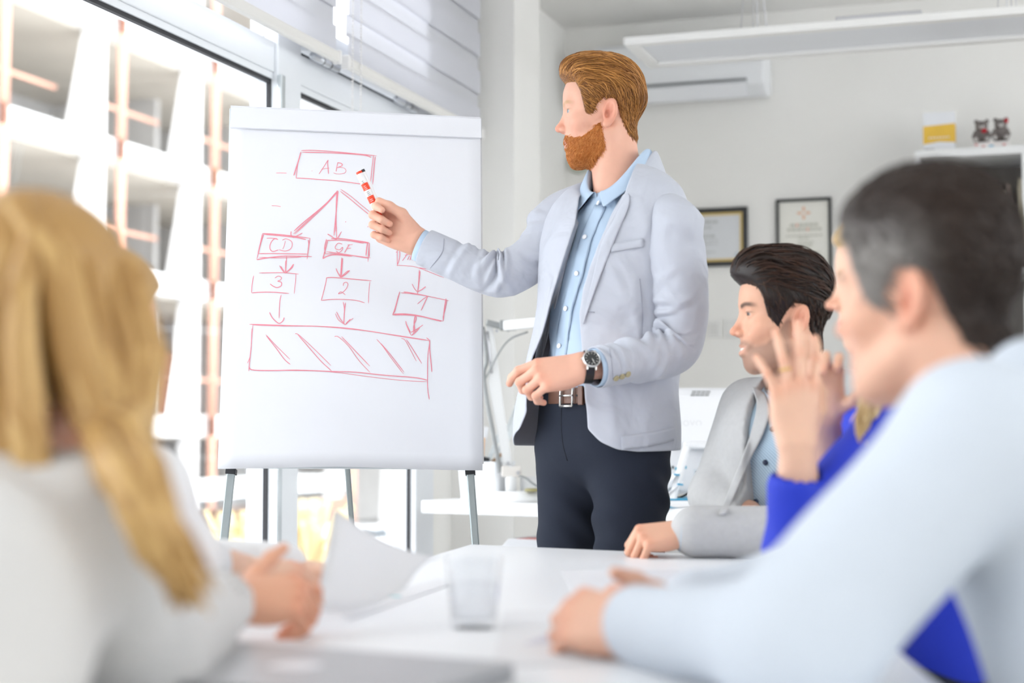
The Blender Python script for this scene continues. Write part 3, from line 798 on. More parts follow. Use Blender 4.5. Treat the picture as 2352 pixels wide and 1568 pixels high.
# pen box with rulers and brushes
pb = dth('pen_box', 0.20, 0.13, ZD, 'white plastic pen box behind the easel leg', 'box')
def rr(a, b, w, h, r, z): return [dk(a + x, b + y, z) for x, y in rrect(w, h, r)]
ctr = (0.165, 0.18)
rows = [rr(*ctr, 0.165, 0.115, 0.02, ZD), rr(*ctr, 0.185, 0.135, 0.022, ZD + 0.14), rr(*ctr, 0.177, 0.127, 0.02, ZD + 0.14), rr(*ctr, 0.157, 0.107, 0.018, ZD + 0.008)]
obj('container', vf_cw(loft(np.array(rows), True, True)), mat('box plastic', (0.86, 0.87, 0.89), 0.35, trans=0.1, noise=0.01), pb, smooth=False)
RUL = mat('clear ruler', (0.70, 0.74, 0.75), 0.2, noise=0.03)
def stick(n, p0, p1, w, t, m, lab, cat, grp=None, marks=0):
    q0, q1 = cw(Pc(*p0)), cw(Pc(*p1))
    o = thing(n, q0, lab, cat, grp)
    vd = np.array([-SY, CY, 0])
    obj('blade', bar(q0, q1, w, t, up=-vd), m, o, bevel=0.0006)
    d = (q1 - q0); L = np.linalg.norm(d); d /= L; s = np.cross(d, -vd)
    for i in range(marks):
        c = q0 + d * (0.45 * L + i * 0.5 * L / marks) - s * w * 0.42
        obj('tick', bar(c - s * -0.0 , c + s * w * (0.3 if i % 5 else 0.45), 0.0009, t * 1.15, up=-vd), RUBBER, o)
    return o
stick('ruler', (1118, 1120, 5.83), (1192, 932, 5.80), 0.030, 0.003, RUL, 'long clear ruler standing in the pen box', 'ruler', None, 30)
stick('ruler', (1100, 1110, 5.85), (1152, 985, 5.84), 0.018, 0.003, RUL, 'short clear ruler standing in the pen box', 'ruler', None, 12)
stick('eraser_strip', (1098, 1105, 5.86), (1118, 980, 5.86), 0.016, 0.004, PAP, 'white plastic strip with a red mark standing in the pen box', 'strip')
pc_ = stick('wooden_brush', (1100, 1085, 5.82), (1168, 1030, 5.79), 0.012, 0.012, mat('brush wood', (0.36, 0.22, 0.12), 0.5, noise=0.3, nscale=80), 'brown wooden brush lying across the pen box', 'brush')
sc = stick('scissor_grip', (1104, 1110, 5.80), (1118, 1050, 5.78), 0.026, 0.008, RUBBER, 'black scissor handles in the pen box', 'scissors')
stick('pencil', (1104, 1110, 5.86), (1112, 1005, 5.86), 0.009, 0.009, mat('pencil orange', (0.80, 0.55, 0.35), 0.5, noise=0.05), 'pale orange pencil standing in the pen box', 'pencil')

# desk lamp
LMP = mat('lamp enamel', (0.80, 0.80, 0.80), 0.3, noise=0.01)
LMG = mat('lamp grey joint', (0.32, 0.33, 0.33), 0.4, 0.3, noise=0.03)
bc = Pc(1196, 1140, 5.70); bc[2] = ZD
dl = thing('desk_lamp', cw(bc), 'white architect desk lamp with a jointed arm on a round base', 'lamp')
obj('base', vf_cw(lathe(bc, [(0.001, 0), (0.098, 0), (0.1, 0.006), (0.098, 0.028), (0.09, 0.034), (0.001, 0.036)], 40)), LMP, dl, smooth=True)
k0 = Pc(1167, 1082, 5.70); k1 = Pc(1122, 748, 5.66); k2 = Pc(1260, 738, 5.52)
obj('stem', vf_cw(cyl((k0[0] + 0.01, k0[1], ZD + 0.03), k0 + (0.01, 0, 0.02), 0.02, n=16)), LMP, dl, smooth=True)
obj('base_joint', vf_cw(obox(k0 + (0.012, 0, 0.0), ((1, 0, 0), (0, 1, 0), (0, 0, 1)), (0.036, 0.02, 0.02))), mat('lamp cream joint', (0.72, 0.68, 0.64), 0.4, noise=0.02), dl, bevel=0.005)
dirn = (k1 - k0) / np.linalg.norm(k1 - k0); sd = np.cross(dirn, (0, 1, 0)); sd /= np.linalg.norm(sd)
mid = k0 + (k1 - k0) * 0.62
arm = plate([k0 - sd * 0.018, k0 + sd * 0.012, mid + sd * 0.030, mid + dirn * 0.06 + sd * 0.010, k1 + sd * 0.008, k1 - sd * 0.014, mid - sd * 0.016], (0, 1, 0), 0.026)
obj('lower_arm', vf_cw(arm), LMP, dl, bevel=0.003)
obj('arm_rod', vf_cw(tube(catmull([k0 + sd * 0.028, mid + sd * 0.042, mid + dirn * 0.08 + sd * 0.024, k1 + sd * 0.022], 16), 0.008, 8)), LMG, dl, smooth=True)
obj('arm_rod', vf_cw(tube(catmull([mid + dirn * 0.03 + sd * 0.012, k1 + sd * 0.008 - dirn * 0.02], 4), 0.005, 8)), STEEL, dl, smooth=True)
obj('elbow_joint', vf_cw(obox(k1 + (0.035, -0.01, 0.0), ((0.95, 0, -0.25), (0, 1, 0), (0.25, 0, 0.95)), (0.045, 0.02, 0.011))), LMG, dl, bevel=0.004)
obj('elbow_joint', vf_cw(obox(k1 + (0.07, -0.02, 0.0), ((1, 0, 0), (0, 1, 0), (0, 0, 1)), (0.03, 0.02, 0.018))), LMG, dl, bevel=0.004)
obj('upper_arm', vf_cw(bar(k1 + (0.06, -0.03, -0.002), k2, 0.03, 0.034)), LMP, dl, bevel=0.004)
obj('lamp_head', vf_cw(bar(k2, k2 + (0.30, -0.16, 0.02), 0.09, 0.03)), LMP, dl, bevel=0.008)
obj('cord', vf_cw(tube(catmull([k1 + (0.14, -0.05, -0.025), k1 + (0.075, -0.01, -0.05), k1 + (0.03, -0.01, -0.11), mid + sd * 0.045], 16), 0.0035, 6)), LMG, dl, smooth=True)
obj('cord', vf_cw(tube(catmull([k0 + sd * 0.03, k0 + (0.055, -0.02, -0.02), k0 + (0.1, -0.03, -0.05), (bc[0] + 0.16, bc[1], ZD + 0.012)], 16), 0.004, 6)), LMG, dl, smooth=True)
for p in (k0 + (0.0, -0.022, 0.03), k0 + (0.036, -0.022, -0.005), k1 + (0.03, -0.03, -0.02), k1 + (0.085, -0.045, -0.012)):
    obj('screw', vf_cw(cyl(p, p + (0, -0.004, 0), 0.0065, n=10)), STEEL, dl)
tp = Pc(1226, 1132, 5.60); tp[2] = ZD + 0.0365
obj('measuring_tape', vf_cw(lathe(tp, [(0.001, 0), (0.03, 0.001), (0.034, 0.006), (0.03, 0.012), (0.001, 0.013)], 20)), mat('olive plastic', (0.28, 0.25, 0.10), 0.4, noise=0.05), smooth=True, label='flat olive green disc lying on the lamp base', cat='tape')
mg = dth('mug', 0.30, 0.24, ZD, 'white mug with a black handle behind the lamp', 'mug')
mc = dk(0.33, 0.22, ZD)
obj('cup', vf_cw(lathe(mc, [(0.001, 0), (0.035, 0), (0.038, 0.01), (0.038, 0.085), (0.035, 0.085), (0.034, 0.012), (0.001, 0.01)], 24)), LMP, mg, smooth=True)
obj('handle', vf_cw(tube([mc + np.array([0.036 + 0.022 * math.sin(a), -0.012, 0.045 + 0.025 * math.cos(a)]) for a in np.linspace(0.1, 3.04, 10)], 0.006, 8)), RUBBER, mg, smooth=True)

# all-in-one computer seen from behind
A1 = np.array([math.cos(0.12), math.sin(0.12), 0]); tl = math.radians(8)
AU = np.array([0.0, math.sin(tl), math.cos(tl)]); AU = AU - A1 * (AU @ A1); AU /= np.linalg.norm(AU); AN = np.cross(A1, AU)  # toward camera
c0 = Pc(1640, 1135, 5.45)
SCN = mat('computer white plastic', (0.84, 0.84, 0.86), 0.3, noise=0.01)
ai = thing('computer', cw(np.array([c0[0], c0[1], ZD])), 'white all-in-one computer seen from behind on its loop stand', 'computer')
def ap(x, y, n): return c0 + A1 * x + AU * y + AN * n
back = [ap(x, 0.185 + y, 0.0) for x, y in rrect(0.50, 0.37, 0.015)]; frt = [ap(x, 0.185 + y, 0.028) for x, y in rrect(0.48, 0.35, 0.012)]
obj('case', vf_cw(loft(np.array([back, frt]), True, True)), SCN, ai, bevel=0.004)
obj('screen', vf_cw(loft(np.array([[ap(x, 0.19 + y, -0.002) for x, y in rrect(0.48, 0.31, 0.003)], [ap(x, 0.19 + y, -0.0005) for x, y in rrect(0.48, 0.31, 0.003)]]), True, True)), mat('dark screen', (0.02, 0.02, 0.025), 0.15, noise=0.01), ai)
for k in range(4): obj('rib', vf_cw(obox(ap(0, 0.363 - k * 0.0065, 0.0285), (A1, AU, AN), (0.235, 0.0012, 0.0012))), SCN, ai)
for r_ in range(3):
    for k in range(4):
        obj('vent_slot', vf_cw(obox(ap(-0.062 + k * 0.0165 - r_ * 0.003, 0.352 - r_ * 0.0065, 0.0290), (A1, AU, AN), (0.0072, 0.0014, 0.0012))), mat('vent dark', (0.12, 0.12, 0.11), 0.8, noise=0.02), ai)
VT = text_mesh('lenovo', 0.045)
obj('embossed_lettering', vf_cw(place(VT, ap(-0.10, 0.245, 0.0288), A1, AU)), mat('emboss', (0.79, 0.79, 0.81), 0.25, noise=0.01), ai)
obj('rear_hatch', vf_cw(obox(ap(-0.03, 0.16, 0.0284), (A1, AU, AN), (0.06, 0.075, 0.0008))), SCN, ai)
obj('rating_label', vf_cw(obox(ap(-0.03, 0.055, 0.0284), (A1, AU, AN), (0.045, 0.028, 0.0006))), mat('label silver', (0.72, 0.76, 0.80), 0.4, noise=0.03), ai)
INK = mat('label ink', (0.12, 0.13, 0.14), 0.6, noise=0.02)
for tx, ty, s, x, y in (('FC', 0, 0.020, 0.035, 0.062), ('CE', 0, 0.018, 0.040, 0.036), ('I', 0, 0.012, 0.02, 0.088)):
    obj('certification_mark', vf_cw(place(text_mesh(tx, s), ap(x, y, 0.0289), A1, AU)), INK, ai)
for k, x in enumerate((0.066, 0.088)):
    obj('certification_ring', vf_cw(tube([ap(x + 0.007 * math.cos(a), 0.062 + 0.007 * math.sin(a), 0.029) for a in np.linspace(0, 6.28, 14)], 0.0012, 5)), INK, ai)
for k in range(5): obj('label_print', vf_cw(obox(ap(-0.045 + 0.004 * k, 0.074 - k * 0.008, 0.0292), (A1, AU, AN), (0.024 - 0.003 * (k % 2), 0.0015, 0.0003))), INK, ai)
for k in range(6): obj('label_print', vf_cw(obox(ap(-0.158 + 0.011 * k, 0.085 + 0.005 * (k % 2), 0.0290), (A1, AU, AN), (0.004, 0.005, 0.0003))), mat('label teal', (0.1, 0.4, 0.55), 0.6, noise=0.05) if k > 1 else INK, ai)
# loop stand
t0, t1 = Pc(1578, 1022, 5.40), Pc(1640, 1024, 5.40); s0, s1 = Pc(1542, 1158, 5.20), Pc(1597, 1162, 5.18)
s0[2] = s1[2] = ZD + 0.012
for n, a, b, w in (('stand_leg', t0, s0, 0.024), ('stand_leg', t1, s1, 0.024), ('stand_bar', t0 - A1 * 0.012, t1 + A1 * 0.012, 0.04), ('stand_bar', s0 - A1 * 0.012, s1 + A1 * 0.012, 0.022)):
    obj(n, vf_cw(bar(a, b, w, 0.022)), SCN, ai, bevel=0.007)
obj('stand_neck', vf_cw(bar((t0 + t1) / 2, (t0 + t1) / 2 + (0, 0.05, 0), 0.06, 0.03)), SCN, ai, bevel=0.004)
ca = [Pc(1500, 1150, 5.30), Pc(1560, 1142, 5.28), Pc(1590, 1128, 5.28), Pc(1630, 1120, 5.30), Pc(1680, 1105, 5.40)]
ch = thing('power_cable', cw(ca[0]), 'thin black cable running behind the computer stand', 'cable')
obj('wire', vf_cw(tube(catmull(ca, 30), 0.0035, 6)), RUBBER, ch, smooth=True)
obj('plug', vf_cw(bar(Pc(1615, 1123, 5.29), Pc(1640, 1117, 5.31), 0.014, 0.010)), RUBBER, ch, bevel=0.002)
TEAL = mat('folder teal', (0.03, 0.33, 0.55), 0.4, noise=0.05)
fo = thing('brochure_stack', cw(np.array([*Pc(1545, 1160, 5.30)[:2], ZD])), 'stack of white and blue brochures beside the computer', 'brochures')
for k in range(5):
    c = Pc(1548, 1160, 5.28); c[2] = ZD + 0.003 + k * 0.006
    obj('brochure', vf_cw(obox(c + A1 * 0.008 * (k % 3), (A1, np.cross(EZ, A1), EZ), (0.085, 0.09, 0.0026))), PAP if k % 2 else TEAL, fo)
for a, b in (((1500, 1135, 5.3), (1552, 1088, 5.32)), ((1505, 1150, 5.27), (1560, 1110, 5.29))):
    obj('open_leaf', vf_cw(bar(Pc(*a), Pc(*b), 0.12, 0.003, up=(-0.6, 0, 0.8))), PAP, fo)
    obj('blue_edge', vf_cw(bar(Pc(*b) - (0.012, 0.06, 0), Pc(*b) + (0.006, -0.06, -0.002), 0.02, 0.005, up=(-0.6, 0, 0.8))), TEAL, fo)
sp = thing('leaflet', cw(np.array([*Pc(1630, 1160, 5.28)[:2], ZD])), 'white leaflet with blue lines under the computer stand', 'paper')
c = Pc(1630, 1158, 5.3); c[2] = ZD + 0.0012
obj('sheet', vf_cw(obox(c, (A1, np.cross(EZ, A1), EZ), (0.09, 0.06, 0.0008))), PAP, sp)
for k in range(4): obj('blue_print', vf_cw(obox(c + A1 * (0.01 * k) + np.array([0, -0.04 + 0.02 * k, 0.001]), (A1, np.cross(EZ, A1), EZ), (0.04, 0.004, 0.0004))), TEAL, sp)

# ================================================================ meeting table (view frame plan)
ZT = 0.745
TP = [(-0.095, 3.60), (0.68, 3.13), (0.575, 2.75), (0.47, 2.1), (0.42, 1.45), (0.36, 1.28), (-0.42, 1.40), (-0.52, 1.60)]
tb = thing('meeting_table', cw(np.array([0.05, 2.4, 0])), 'white glossy meeting table with papers and a laptop on it', 'table')
obj('table_top', vf_cw(slab(TP, ZT - 0.028, ZT)), mat('table laminate', (0.87, 0.88, 0.90), 0.36, noise=0.01), tb, bevel=0.004)
for x, y in ((-0.06, 3.35), (0.5, 3.0), (-0.34, 1.7), (0.28, 1.5)):
    obj('leg', vf_cw(cyl((x, y, 0), (x, y, ZT - 0.028), 0.028, n=16)), STEEL, tb, smooth=True)

def sheet(n, corners, label, cat='paper', m=None, lift=0.0008, t=0.0008):
    P = np.array([[x, y, ZT + lift] for x, y in corners])
    o = thing(n, cw(P.mean(0)), label, cat)
    obj('sheet', vf_cw(plate(P, (0, 0, 1), t)), m or PAP, o)
    return o
def tz(px, py, z=ZT):               # table point under a pixel
    r = ray(px, py); k = (z - CAMZ) / r[2]; return (r * k)[:2]
s1_ = sheet('paper_sheet', [tz(1288, 1312), tz(1560, 1310), tz(1560, 1405), tz(1345, 1410)], 'white printed sheet lying under the clasped hands')
s2_ = sheet('paper_sheet', [tz(1530, 1316), tz(1800, 1324), tz(1830, 1400), tz(1520, 1420)], 'white printed sheet lying beside the blue sleeve', lift=0.002)
for x, y in ((1632, 1338), (1735, 1341)):
    q = tz(x, y); obj('print', vf_cw(obox((q[0], q[1], ZT + 0.0032), ((1, 0, 0), (0, 1, 0), (0, 0, 1)), (0.012, 0.012, 0.0004))), mat('grey print', (0.55, 0.55, 0.66), 0.7, noise=0.1), s2_)
for k in range(3):
    q = tz(1700 - 40 * k, 1372 + 12 * k); obj('print', vf_cw(obox((q[0], q[1], ZT + 0.0032), ((1, 0, 0), (0, 1, 0), (0, 0, 1)), (0.03, 0.006, 0.0004))), mat('grey print', (0.55, 0.55, 0.66)), s2_)
s3_ = sheet('brochure', [tz(1160, 1405), tz(1330, 1400), tz(1400, 1520), tz(1130, 1535)], 'open white brochure with grey and teal print next to the laptop', 'brochure')
for k in range(6):
    q = tz(1240 + 18 * k, 1478 - 8 * k); obj('print', vf_cw(obox((q[0], q[1], ZT + 0.002), ((0.8, 0.6, 0), (-0.6, 0.8, 0), (0, 0, 1)), (0.02, 0.004, 0.0004))), mat('grey print', (0.55, 0.55, 0.66)), s3_)
q = tz(1348, 1488); obj('teal_mark', vf_cw(obox((q[0], q[1], ZT + 0.002), ((1, 0, 0), (0, 1, 0), (0, 0, 1)), (0.010, 0.012, 0.0004))), mat('teal print', (0.25, 0.62, 0.65), 0.6, noise=0.05), s3_)
s4_ = sheet('paper_sheet', [tz(770, 1395), tz(1010, 1330), tz(1030, 1345), tz(800, 1425)], 'white sheet with a teal mark lying under the held paper')
q = tz(895, 1373); obj('teal_mark', vf_cw(obox((q[0], q[1], ZT + 0.002), ((0.9, 0.43, 0), (-0.43, 0.9, 0), (0, 0, 1)), (0.018, 0.006, 0.0004))), mat('teal print', (0.25, 0.62, 0.65)), s4_)
# held paper
g00, g10, g01, g11 = Pc(722, 1402, 2.00), Pc(930, 1352, 2.2), Pc(768, 1168, 2.20), Pc(1012, 1283, 2.38)
G = []
for i in range(9):
    v = i / 8; row = []
    for j in range(9):
        u = j / 8
        p = (1 - v) * ((1 - u) * g00 + u * g10) + v * ((1 - u) * g01 + u * g11)
        p = p + np.array([0, 0.03, 0.012]) * math.sin(math.pi * v) + np.array([0, 0, -0.012]) * math.sin(math.pi * u); row.append(p)
    G.append(row)
obj('held_paper', vf_cw(loft(np.array(G), False)), PAP, smooth=True, solid=0.0008, label='curved sheet of white paper held up by the blonde woman', cat='paper')
# glass
gc = np.array([*tz(1088, 1441), ZT])
gl = thing('water_glass', cw(gc), 'clear drinking glass standing on the meeting table', 'glass')
GLM = pane_mat('tumbler glass', (0.98, 0.985, 0.99), 0.45)
prof = [(0.001, 0.0), (0.0285, 0.0), (0.0300, 0.004), (0.0375, 0.092), (0.0355, 0.092), (0.0290, 0.012), (0.001, 0.010)]
obj('tumbler', vf_cw(lathe(gc, prof, 36)), GLM, gl, smooth=True)
obj('water', vf_cw(lathe(gc, [(0.001, 0.0125), (0.0286, 0.0125), (0.0325, 0.058), (0.001, 0.0582)], 36)), pane_mat('water', (0.99, 0.99, 0.995), 0.4), gl, smooth=True)
# laptop
le = np.array([0.883, -0.47, 0]); lp = np.array([-0.47, -0.883, 0])
l0 = np.array([*tz(520, 1468, ZT + 0.018), 0])
lap = thing('laptop', cw(l0 + le * 0.19 + lp * 0.13 + (0, 0, ZT)), 'closed silver laptop on the near end of the meeting table', 'laptop')
SIL = mat('laptop silver', (0.46, 0.46, 0.47), 0.35, 0.4, noise=0.01)
cl = l0 + le * 0.19 + lp * 0.13
for n, z0, z1 in (('laptop_base', ZT + 0.002, ZT + 0.011), ('laptop_lid', ZT + 0.0118, ZT + 0.018)):
    obj(n, vf_cw(loft(np.array([[cl + le * x + lp * y + (0, 0, z) for x, y in rrect(0.38, 0.255, 0.018)] for z in (z0, z1)]), True, True)), SIL, lap, bevel=0.002)
for sx in (-0.15, 0.15):
    for sy in (-0.09, 0.09): obj('foot', vf_cw(cyl(cl + le * sx + lp * sy + (0, 0, ZT), cl + le * sx + lp * sy + (0, 0, ZT + 0.0025), 0.008, n=12)), RUBBER, lap)
obj('logo', vf_cw(place((np.c_[rrect(0.05, 0.05, 0.02), np.zeros(24)], [tuple(range(24))]), cl + (0, 0, ZT + 0.0184), le, -lp)), mat('logo white', (0.85, 0.85, 0.88), 0.3, noise=0.01), lap)

# ================================================================ flip chart (view frame)
BL, TL, TR, BR = Pc(500, 1077, 3.98), Pc(530, 245, 4.16), Pc(1103, 272, 4.29), Pc(1108, 1080, 4.10)
fn = np.cross(TR - BL, TL - BR); fn /= np.linalg.norm(fn)
if fn[1] > 0: fn = -fn
fe = (TR - TL) / np.linalg.norm(TR - TL); fu = np.cross(fn, fe); fu = fu if fu[2] > 0 else -fu
STL = mat('easel steel', (0.34, 0.38, 0.39), 0.35, 0.6, noise=0.03)
CHP = mat('chart paper', (0.80, 0.81, 0.855), 0.75, noise=0.012, nscale=5, bump=0.10, bscale=7)
fl = thing('flip_chart', cw(np.array([*((BL + BR) / 2)[:2], 0])), 'white flip chart easel with a red marker diagram', 'flip chart')
bd = obj('board', vf_cw(plate([BL + fe * 0.012 - fn * 0.008 + fu * 0.006, BR - fe * 0.012 - fn * 0.008 + fu * 0.006, TR - fn * 0.008 + fe * 0.002 , TL - fn * 0.008 - fe * 0.003], -fn, 0.018)), mat('board edge', (0.52, 0.57, 0.60), 0.4, noise=0.02), fl, bevel=0.002)
G = []
for i in range(25):
    v = i / 24; row = []
    for j in range(19):
        u = j / 18
        p = (1 - v) * ((1 - u) * BL + u * BR) + v * ((1 - u) * TL + u * TR)
        p = p + fn * (0.0012 * math.sin(5 * u + 3 * v) * (1 - v)) + fu * (0.006 * math.sin(math.pi * u) ** 2 * (1 - v) ** 6) + fn * 0.010 * (1 - v) ** 5 * (0.5 + 0.5 * math.sin(6 * u))
        row.append(p)
    G.append(row)
pad = obj('paper_pad', vf_cw(loft(np.array(G), False)), CHP, fl, smooth=True, solid=0.003)
h0, h1 = TL - fu * 0.062, TR - fu * 0.060
GH = [[a + (b - a) * u + fn * o for u in np.linspace(0, 1, 8)] for a, b, o in ((TL - fu * 0.004, TR - fu * 0.004, -0.012), (TL + fu * 0.002, TR + fu * 0.002, 0.002), (TL - fu * 0.006, TR - fu * 0.006, 0.010), (h0, h1, 0.012), (h0, h1, 0.004))]
obj('turned_over_sheet', vf_cw(loft(np.array(GH), False)), CHP, fl, solid=0.0015)
obj('side_rail', vf_cw(bar(BR - fn * 0.008 + fu * 0.02 + fe * 0.0035, TR - fn * 0.008 + fe * 0.0035, 0.004, 0.016)), STEEL, fl)
def leg(n, a, b, w, t, m, clamp=True):
    o = obj(n, vf_cw(bar(a, b, w, t, up=(0, 1, 0))), m, fl, bevel=0.003)
    if clamp:
        d = (b - a) / np.linalg.norm(b - a)
        obj('leg_clamp', vf_cw(bar(a + d * 0.012, a + d * 0.026, w + 0.006, t + 0.006, up=(0, 1, 0))), RUBBER, o, bevel=0.001)
la, lb = Pc(533, 1066, 4.03), Pc(511, 1272, 3.99); dd = (lb - la) / (lb - la)[2]; leg('leg', la, la + dd * (0.012 - la[2]), 0.020, 0.02, STL)
la, lb = Pc(1079, 1068, 4.13), Pc(1092, 1245, 4.09); dd = (lb - la) / (lb - la)[2]; leg('leg', la, la + dd * (0.012 - la[2]), 0.020, 0.02, STL)
la = Pc(797, 1060, 4.18); leg('rear_leg', la, np.array([la[0] + 0.02, la[1] + 0.52, 0.012]), 0.014, 0.014, STL, False)
for x, y in ((la[0] + 0.02, la[1] + 0.52),): obj('rubber_foot', vf_cw(cyl((x, y, 0), (x, y, 0.02), 0.014, n=12)), RUBBER, fl)
for a, b in ((Pc(533, 1066, 4.03), Pc(511, 1272, 3.99)), (Pc(1079, 1068, 4.13), Pc(1092, 1245, 4.09))):
    dd = (b - a) / (b - a)[2]; e = a + dd * (0.0 - a[2]); obj('rubber_foot', vf_cw(cyl(e, e + (0, 0, 0.03), 0.016, n=12)), RUBBER, fl)

INKR = mat('red marker ink', (0.85, 0.27, 0.34), 0.6, noise=0.15, nscale=90)
PADV, PADF = loft(np.array(G), False)
pad_tree = bvhtree.BVHTree.FromPolygons([tuple(v) for v in PADV], PADF)
def chart_pt(px, py):                  # where a mark sits on the paper
    r = ray(px, py); hit = pad_tree.ray_cast(Vector((0, 0, CAMZ)), Vector(r).normalized())
    return np.array(hit[0]) + fn * 0.0018
def A_(x, y): return chart_pt(500 + x / 3.563, 220 + y / 3.563)
def B_(x, y): return chart_pt(500 + x / 3.266, 620 + y / 3.266)
def strokes(name, conv, lst, w=0.0029):
    parts = []
    for i, s in enumerate(lst):
        P = np.array([conv(*q) for q in s]); n = max(6, 4 * len(P)); C = catmull(P, n)
        T = np.gradient(C, axis=0); T /= np.linalg.norm(T, axis=1)[:, None] + 1e-9; S = np.cross(T, fn)
        ww = w * 0.8 * (0.5 + 0.12 * math.sin(i * 2.1)) * np.clip(np.minimum(np.arange(n), np.arange(n)[::-1]) / 1.5 + 0.45, 0, 1)
        o = fn * (0.0004 + 0.00012 * (i % 5))
        parts.append(loft(np.stack([C + S * ww[:, None] + o, C - S * ww[:, None] + o], 1), False))
    V, Fc = merge(parts)
    # lay the ink on the paper itself
    V = V.copy()
    return obj(name, vf_cw((V, Fc)), INKR, pad, fixn=False)
strokes('marker_box', A_, [[(682,450),(770,448),(900,455),(1100,473),(1300,493)], [(690,464),(850,466),(1050,475),(1200,488),(1257,506)], [(1275,487),(1265,570),(1250,705)], [(1289,500),(1280,580),(1268,727)], [(682,460),(665,520),(640,600),(622,655)], [(680,470),(655,560),(648,620),(641,678)], [(641,675),(720,678),(850,688),(1000,700),(1240,733)]])
strokes('marker_lettering', A_, [[(828,643),(870,580),(903,526)], [(903,526),(900,560),(907,642)], [(846,605),(880,597),(912,594)], [(982,548),(972,600),(968,622)], [(978,550),(1005,553),(1020,568),(1000,582),(975,590)], [(985,585),(1030,592),(1050,612),(1040,632),(1010,640),(970,640),(947,632)], [(770,616),(774,618)]], 0.0023)
strokes('marker_dash', A_, [[(477,634),(520,633),(565,635)]], 0.002); strokes('marker_dash', A_, [[(440,901),(480,902),(517,909)]], 0.002)
strokes('marker_arrow', A_, [[(982,778),(900,870),(800,965),(620,1132)], [(975,785),(880,890),(700,1040),(625,1108)], [(985,785),(860,920),(630,1135)], [(601,1110),(600,1140),(618,1160),(640,1152),(694,1124)]])
strokes('marker_arrow', A_, [[(975,778),(970,900),(968,1110)], [(985,780),(978,850),(965,1000),(952,1145)], [(968,1000),(974,1175)], [(898,1132),(920,1145),(950,1165),(975,1172),(1013,1112)]])
strokes('marker_arrow', A_, [[(1005,766),(1090,825),(1215,928),(1500,1150)], [(1003,782),(1100,860),(1240,975),(1500,1175)]], 0.0022)
strokes('marker_box', A_, [[(365,1128),(450,1132),(560,1142),(757,1167)], [(380,1135),(500,1145),(640,1160),(722,1178)], [(755,1165),(745,1240),(730,1340)], [(740,1180),(745,1220),(735,1310)], [(368,1128),(345,1230),(330,1297)], [(378,1130),(350,1220),(320,1340)], [(330,1293),(450,1292),(600,1294),(738,1297)], [(320,1343),(370,1333),(450,1322),(560,1313),(770,1317)], [(340,1323),(500,1328),(683,1322)]])
strokes('marker_lettering', A_, [[(400,1167),(440,1166),(488,1170)], [(495,1178),(465,1172),(440,1195),(427,1230),(432,1262),(455,1275),(497,1262)], [(553,1188),(545,1225),(532,1258)], [(528,1183),(560,1172),(600,1190),(610,1220),(595,1255),(550,1272),(500,1260)]], 0.0023)
strokes('marker_box', A_, [[(890,1185),(980,1182),(1100,1190),(1240,1208)], [(928,1170),(1000,1170),(1100,1182),(1235,1202)], [(905,1185),(1050,1185),(1195,1210)], [(1240,1205),(1238,1250),(1240,1320)], [(1225,1200),(1212,1310)], [(1238,1210),(1230,1360)], [(890,1172),(875,1240),(880,1295)], [(900,1180),(875,1280),(860,1335)], [(880,1295),(950,1295),(1100,1308),(1250,1328)], [(890,1277),(1050,1300),(1230,1330)], [(860,1335),(900,1312),(970,1302),(1100,1315)]])
strokes('marker_lettering', A_, [[(1020,1215),(985,1208),(962,1235),(968,1255),(1000,1260),(1020,1240),(1018,1262),(990,1285),(970,1270)], [(1075,1218),(1055,1255),(1037,1285)], [(1060,1222),(1105,1218)], [(1058,1252),(1090,1248)]], 0.0023)
strokes('marker_box', A_, [[(1450,1230),(1475,1232)], [(1475,1238),(1530,1240),(1605,1248),(1800,1280)], [(1472,1228),(1468,1300),(1470,1395)], [(1480,1240),(1490,1290),(1485,1340),(1470,1385)], [(1458,1280),(1468,1280)], [(1463,1388),(1550,1393),(1640,1408),(1850,1490)], [(1640,1408),(1740,1422),(1830,1450)]], 0.0025)
strokes('marker_lettering', A_, [[(1560,1268),(1540,1310),(1510,1352)], [(1545,1270),(1590,1272)], [(1528,1305),(1565,1300)], [(1570,1308),(1552,1345)], [(1585,1305),(1572,1348)], [(1578,1325),(1600,1305),(1605,1312),(1592,1348)], [(1640,1325),(1618,1330),(1612,1350),(1635,1348)], [(1514,1270),(1518,1272)]], 0.0023)
strokes('marker_dot', A_, [[(1044,1032),(1050,1034)]]); strokes('marker_dot', A_, [[(1226,1072),(1232,1074)]])
strokes('marker_arrow', A_, [[(563,1315),(560,1380),(553,1450)], [(557,1350),(556,1450)], [(505,1390),(530,1430),(555,1455)], [(515,1395),(550,1452)], [(553,1452),(590,1420),(622,1378)], [(557,1450),(605,1412),(620,1385)]])
strokes('marker_arrow', A_, [[(1015,1325),(1010,1400),(1005,1480)], [(1022,1330),(1010,1485)], [(967,1413),(985,1450),(1010,1487)], [(970,1425),(1005,1488)], [(1010,1487),(1045,1462),(1080,1430)], [(1012,1480),(1055,1440),(1078,1432)]])
strokes('marker_box', B_, [[(270,43),(258,110),(254,173)], [(254,173),(320,168),(420,168),(535,177)], [(586,28),(584,80),(573,180)], [(310,24),(420,22),(500,22),(607,32)]], 0.0024)
strokes('marker_lettering', B_, [[(428,62),(455,47),(478,58),(470,75),(448,85)], [(448,85),(478,95),(475,120),(445,133),(415,122),(392,105)]], 0.0023)
strokes('marker_arrow', B_, [[(475,187),(465,250),(460,363)], [(388,318),(410,360),(450,397),(470,398),(490,380),(498,357)]], 0.0024)
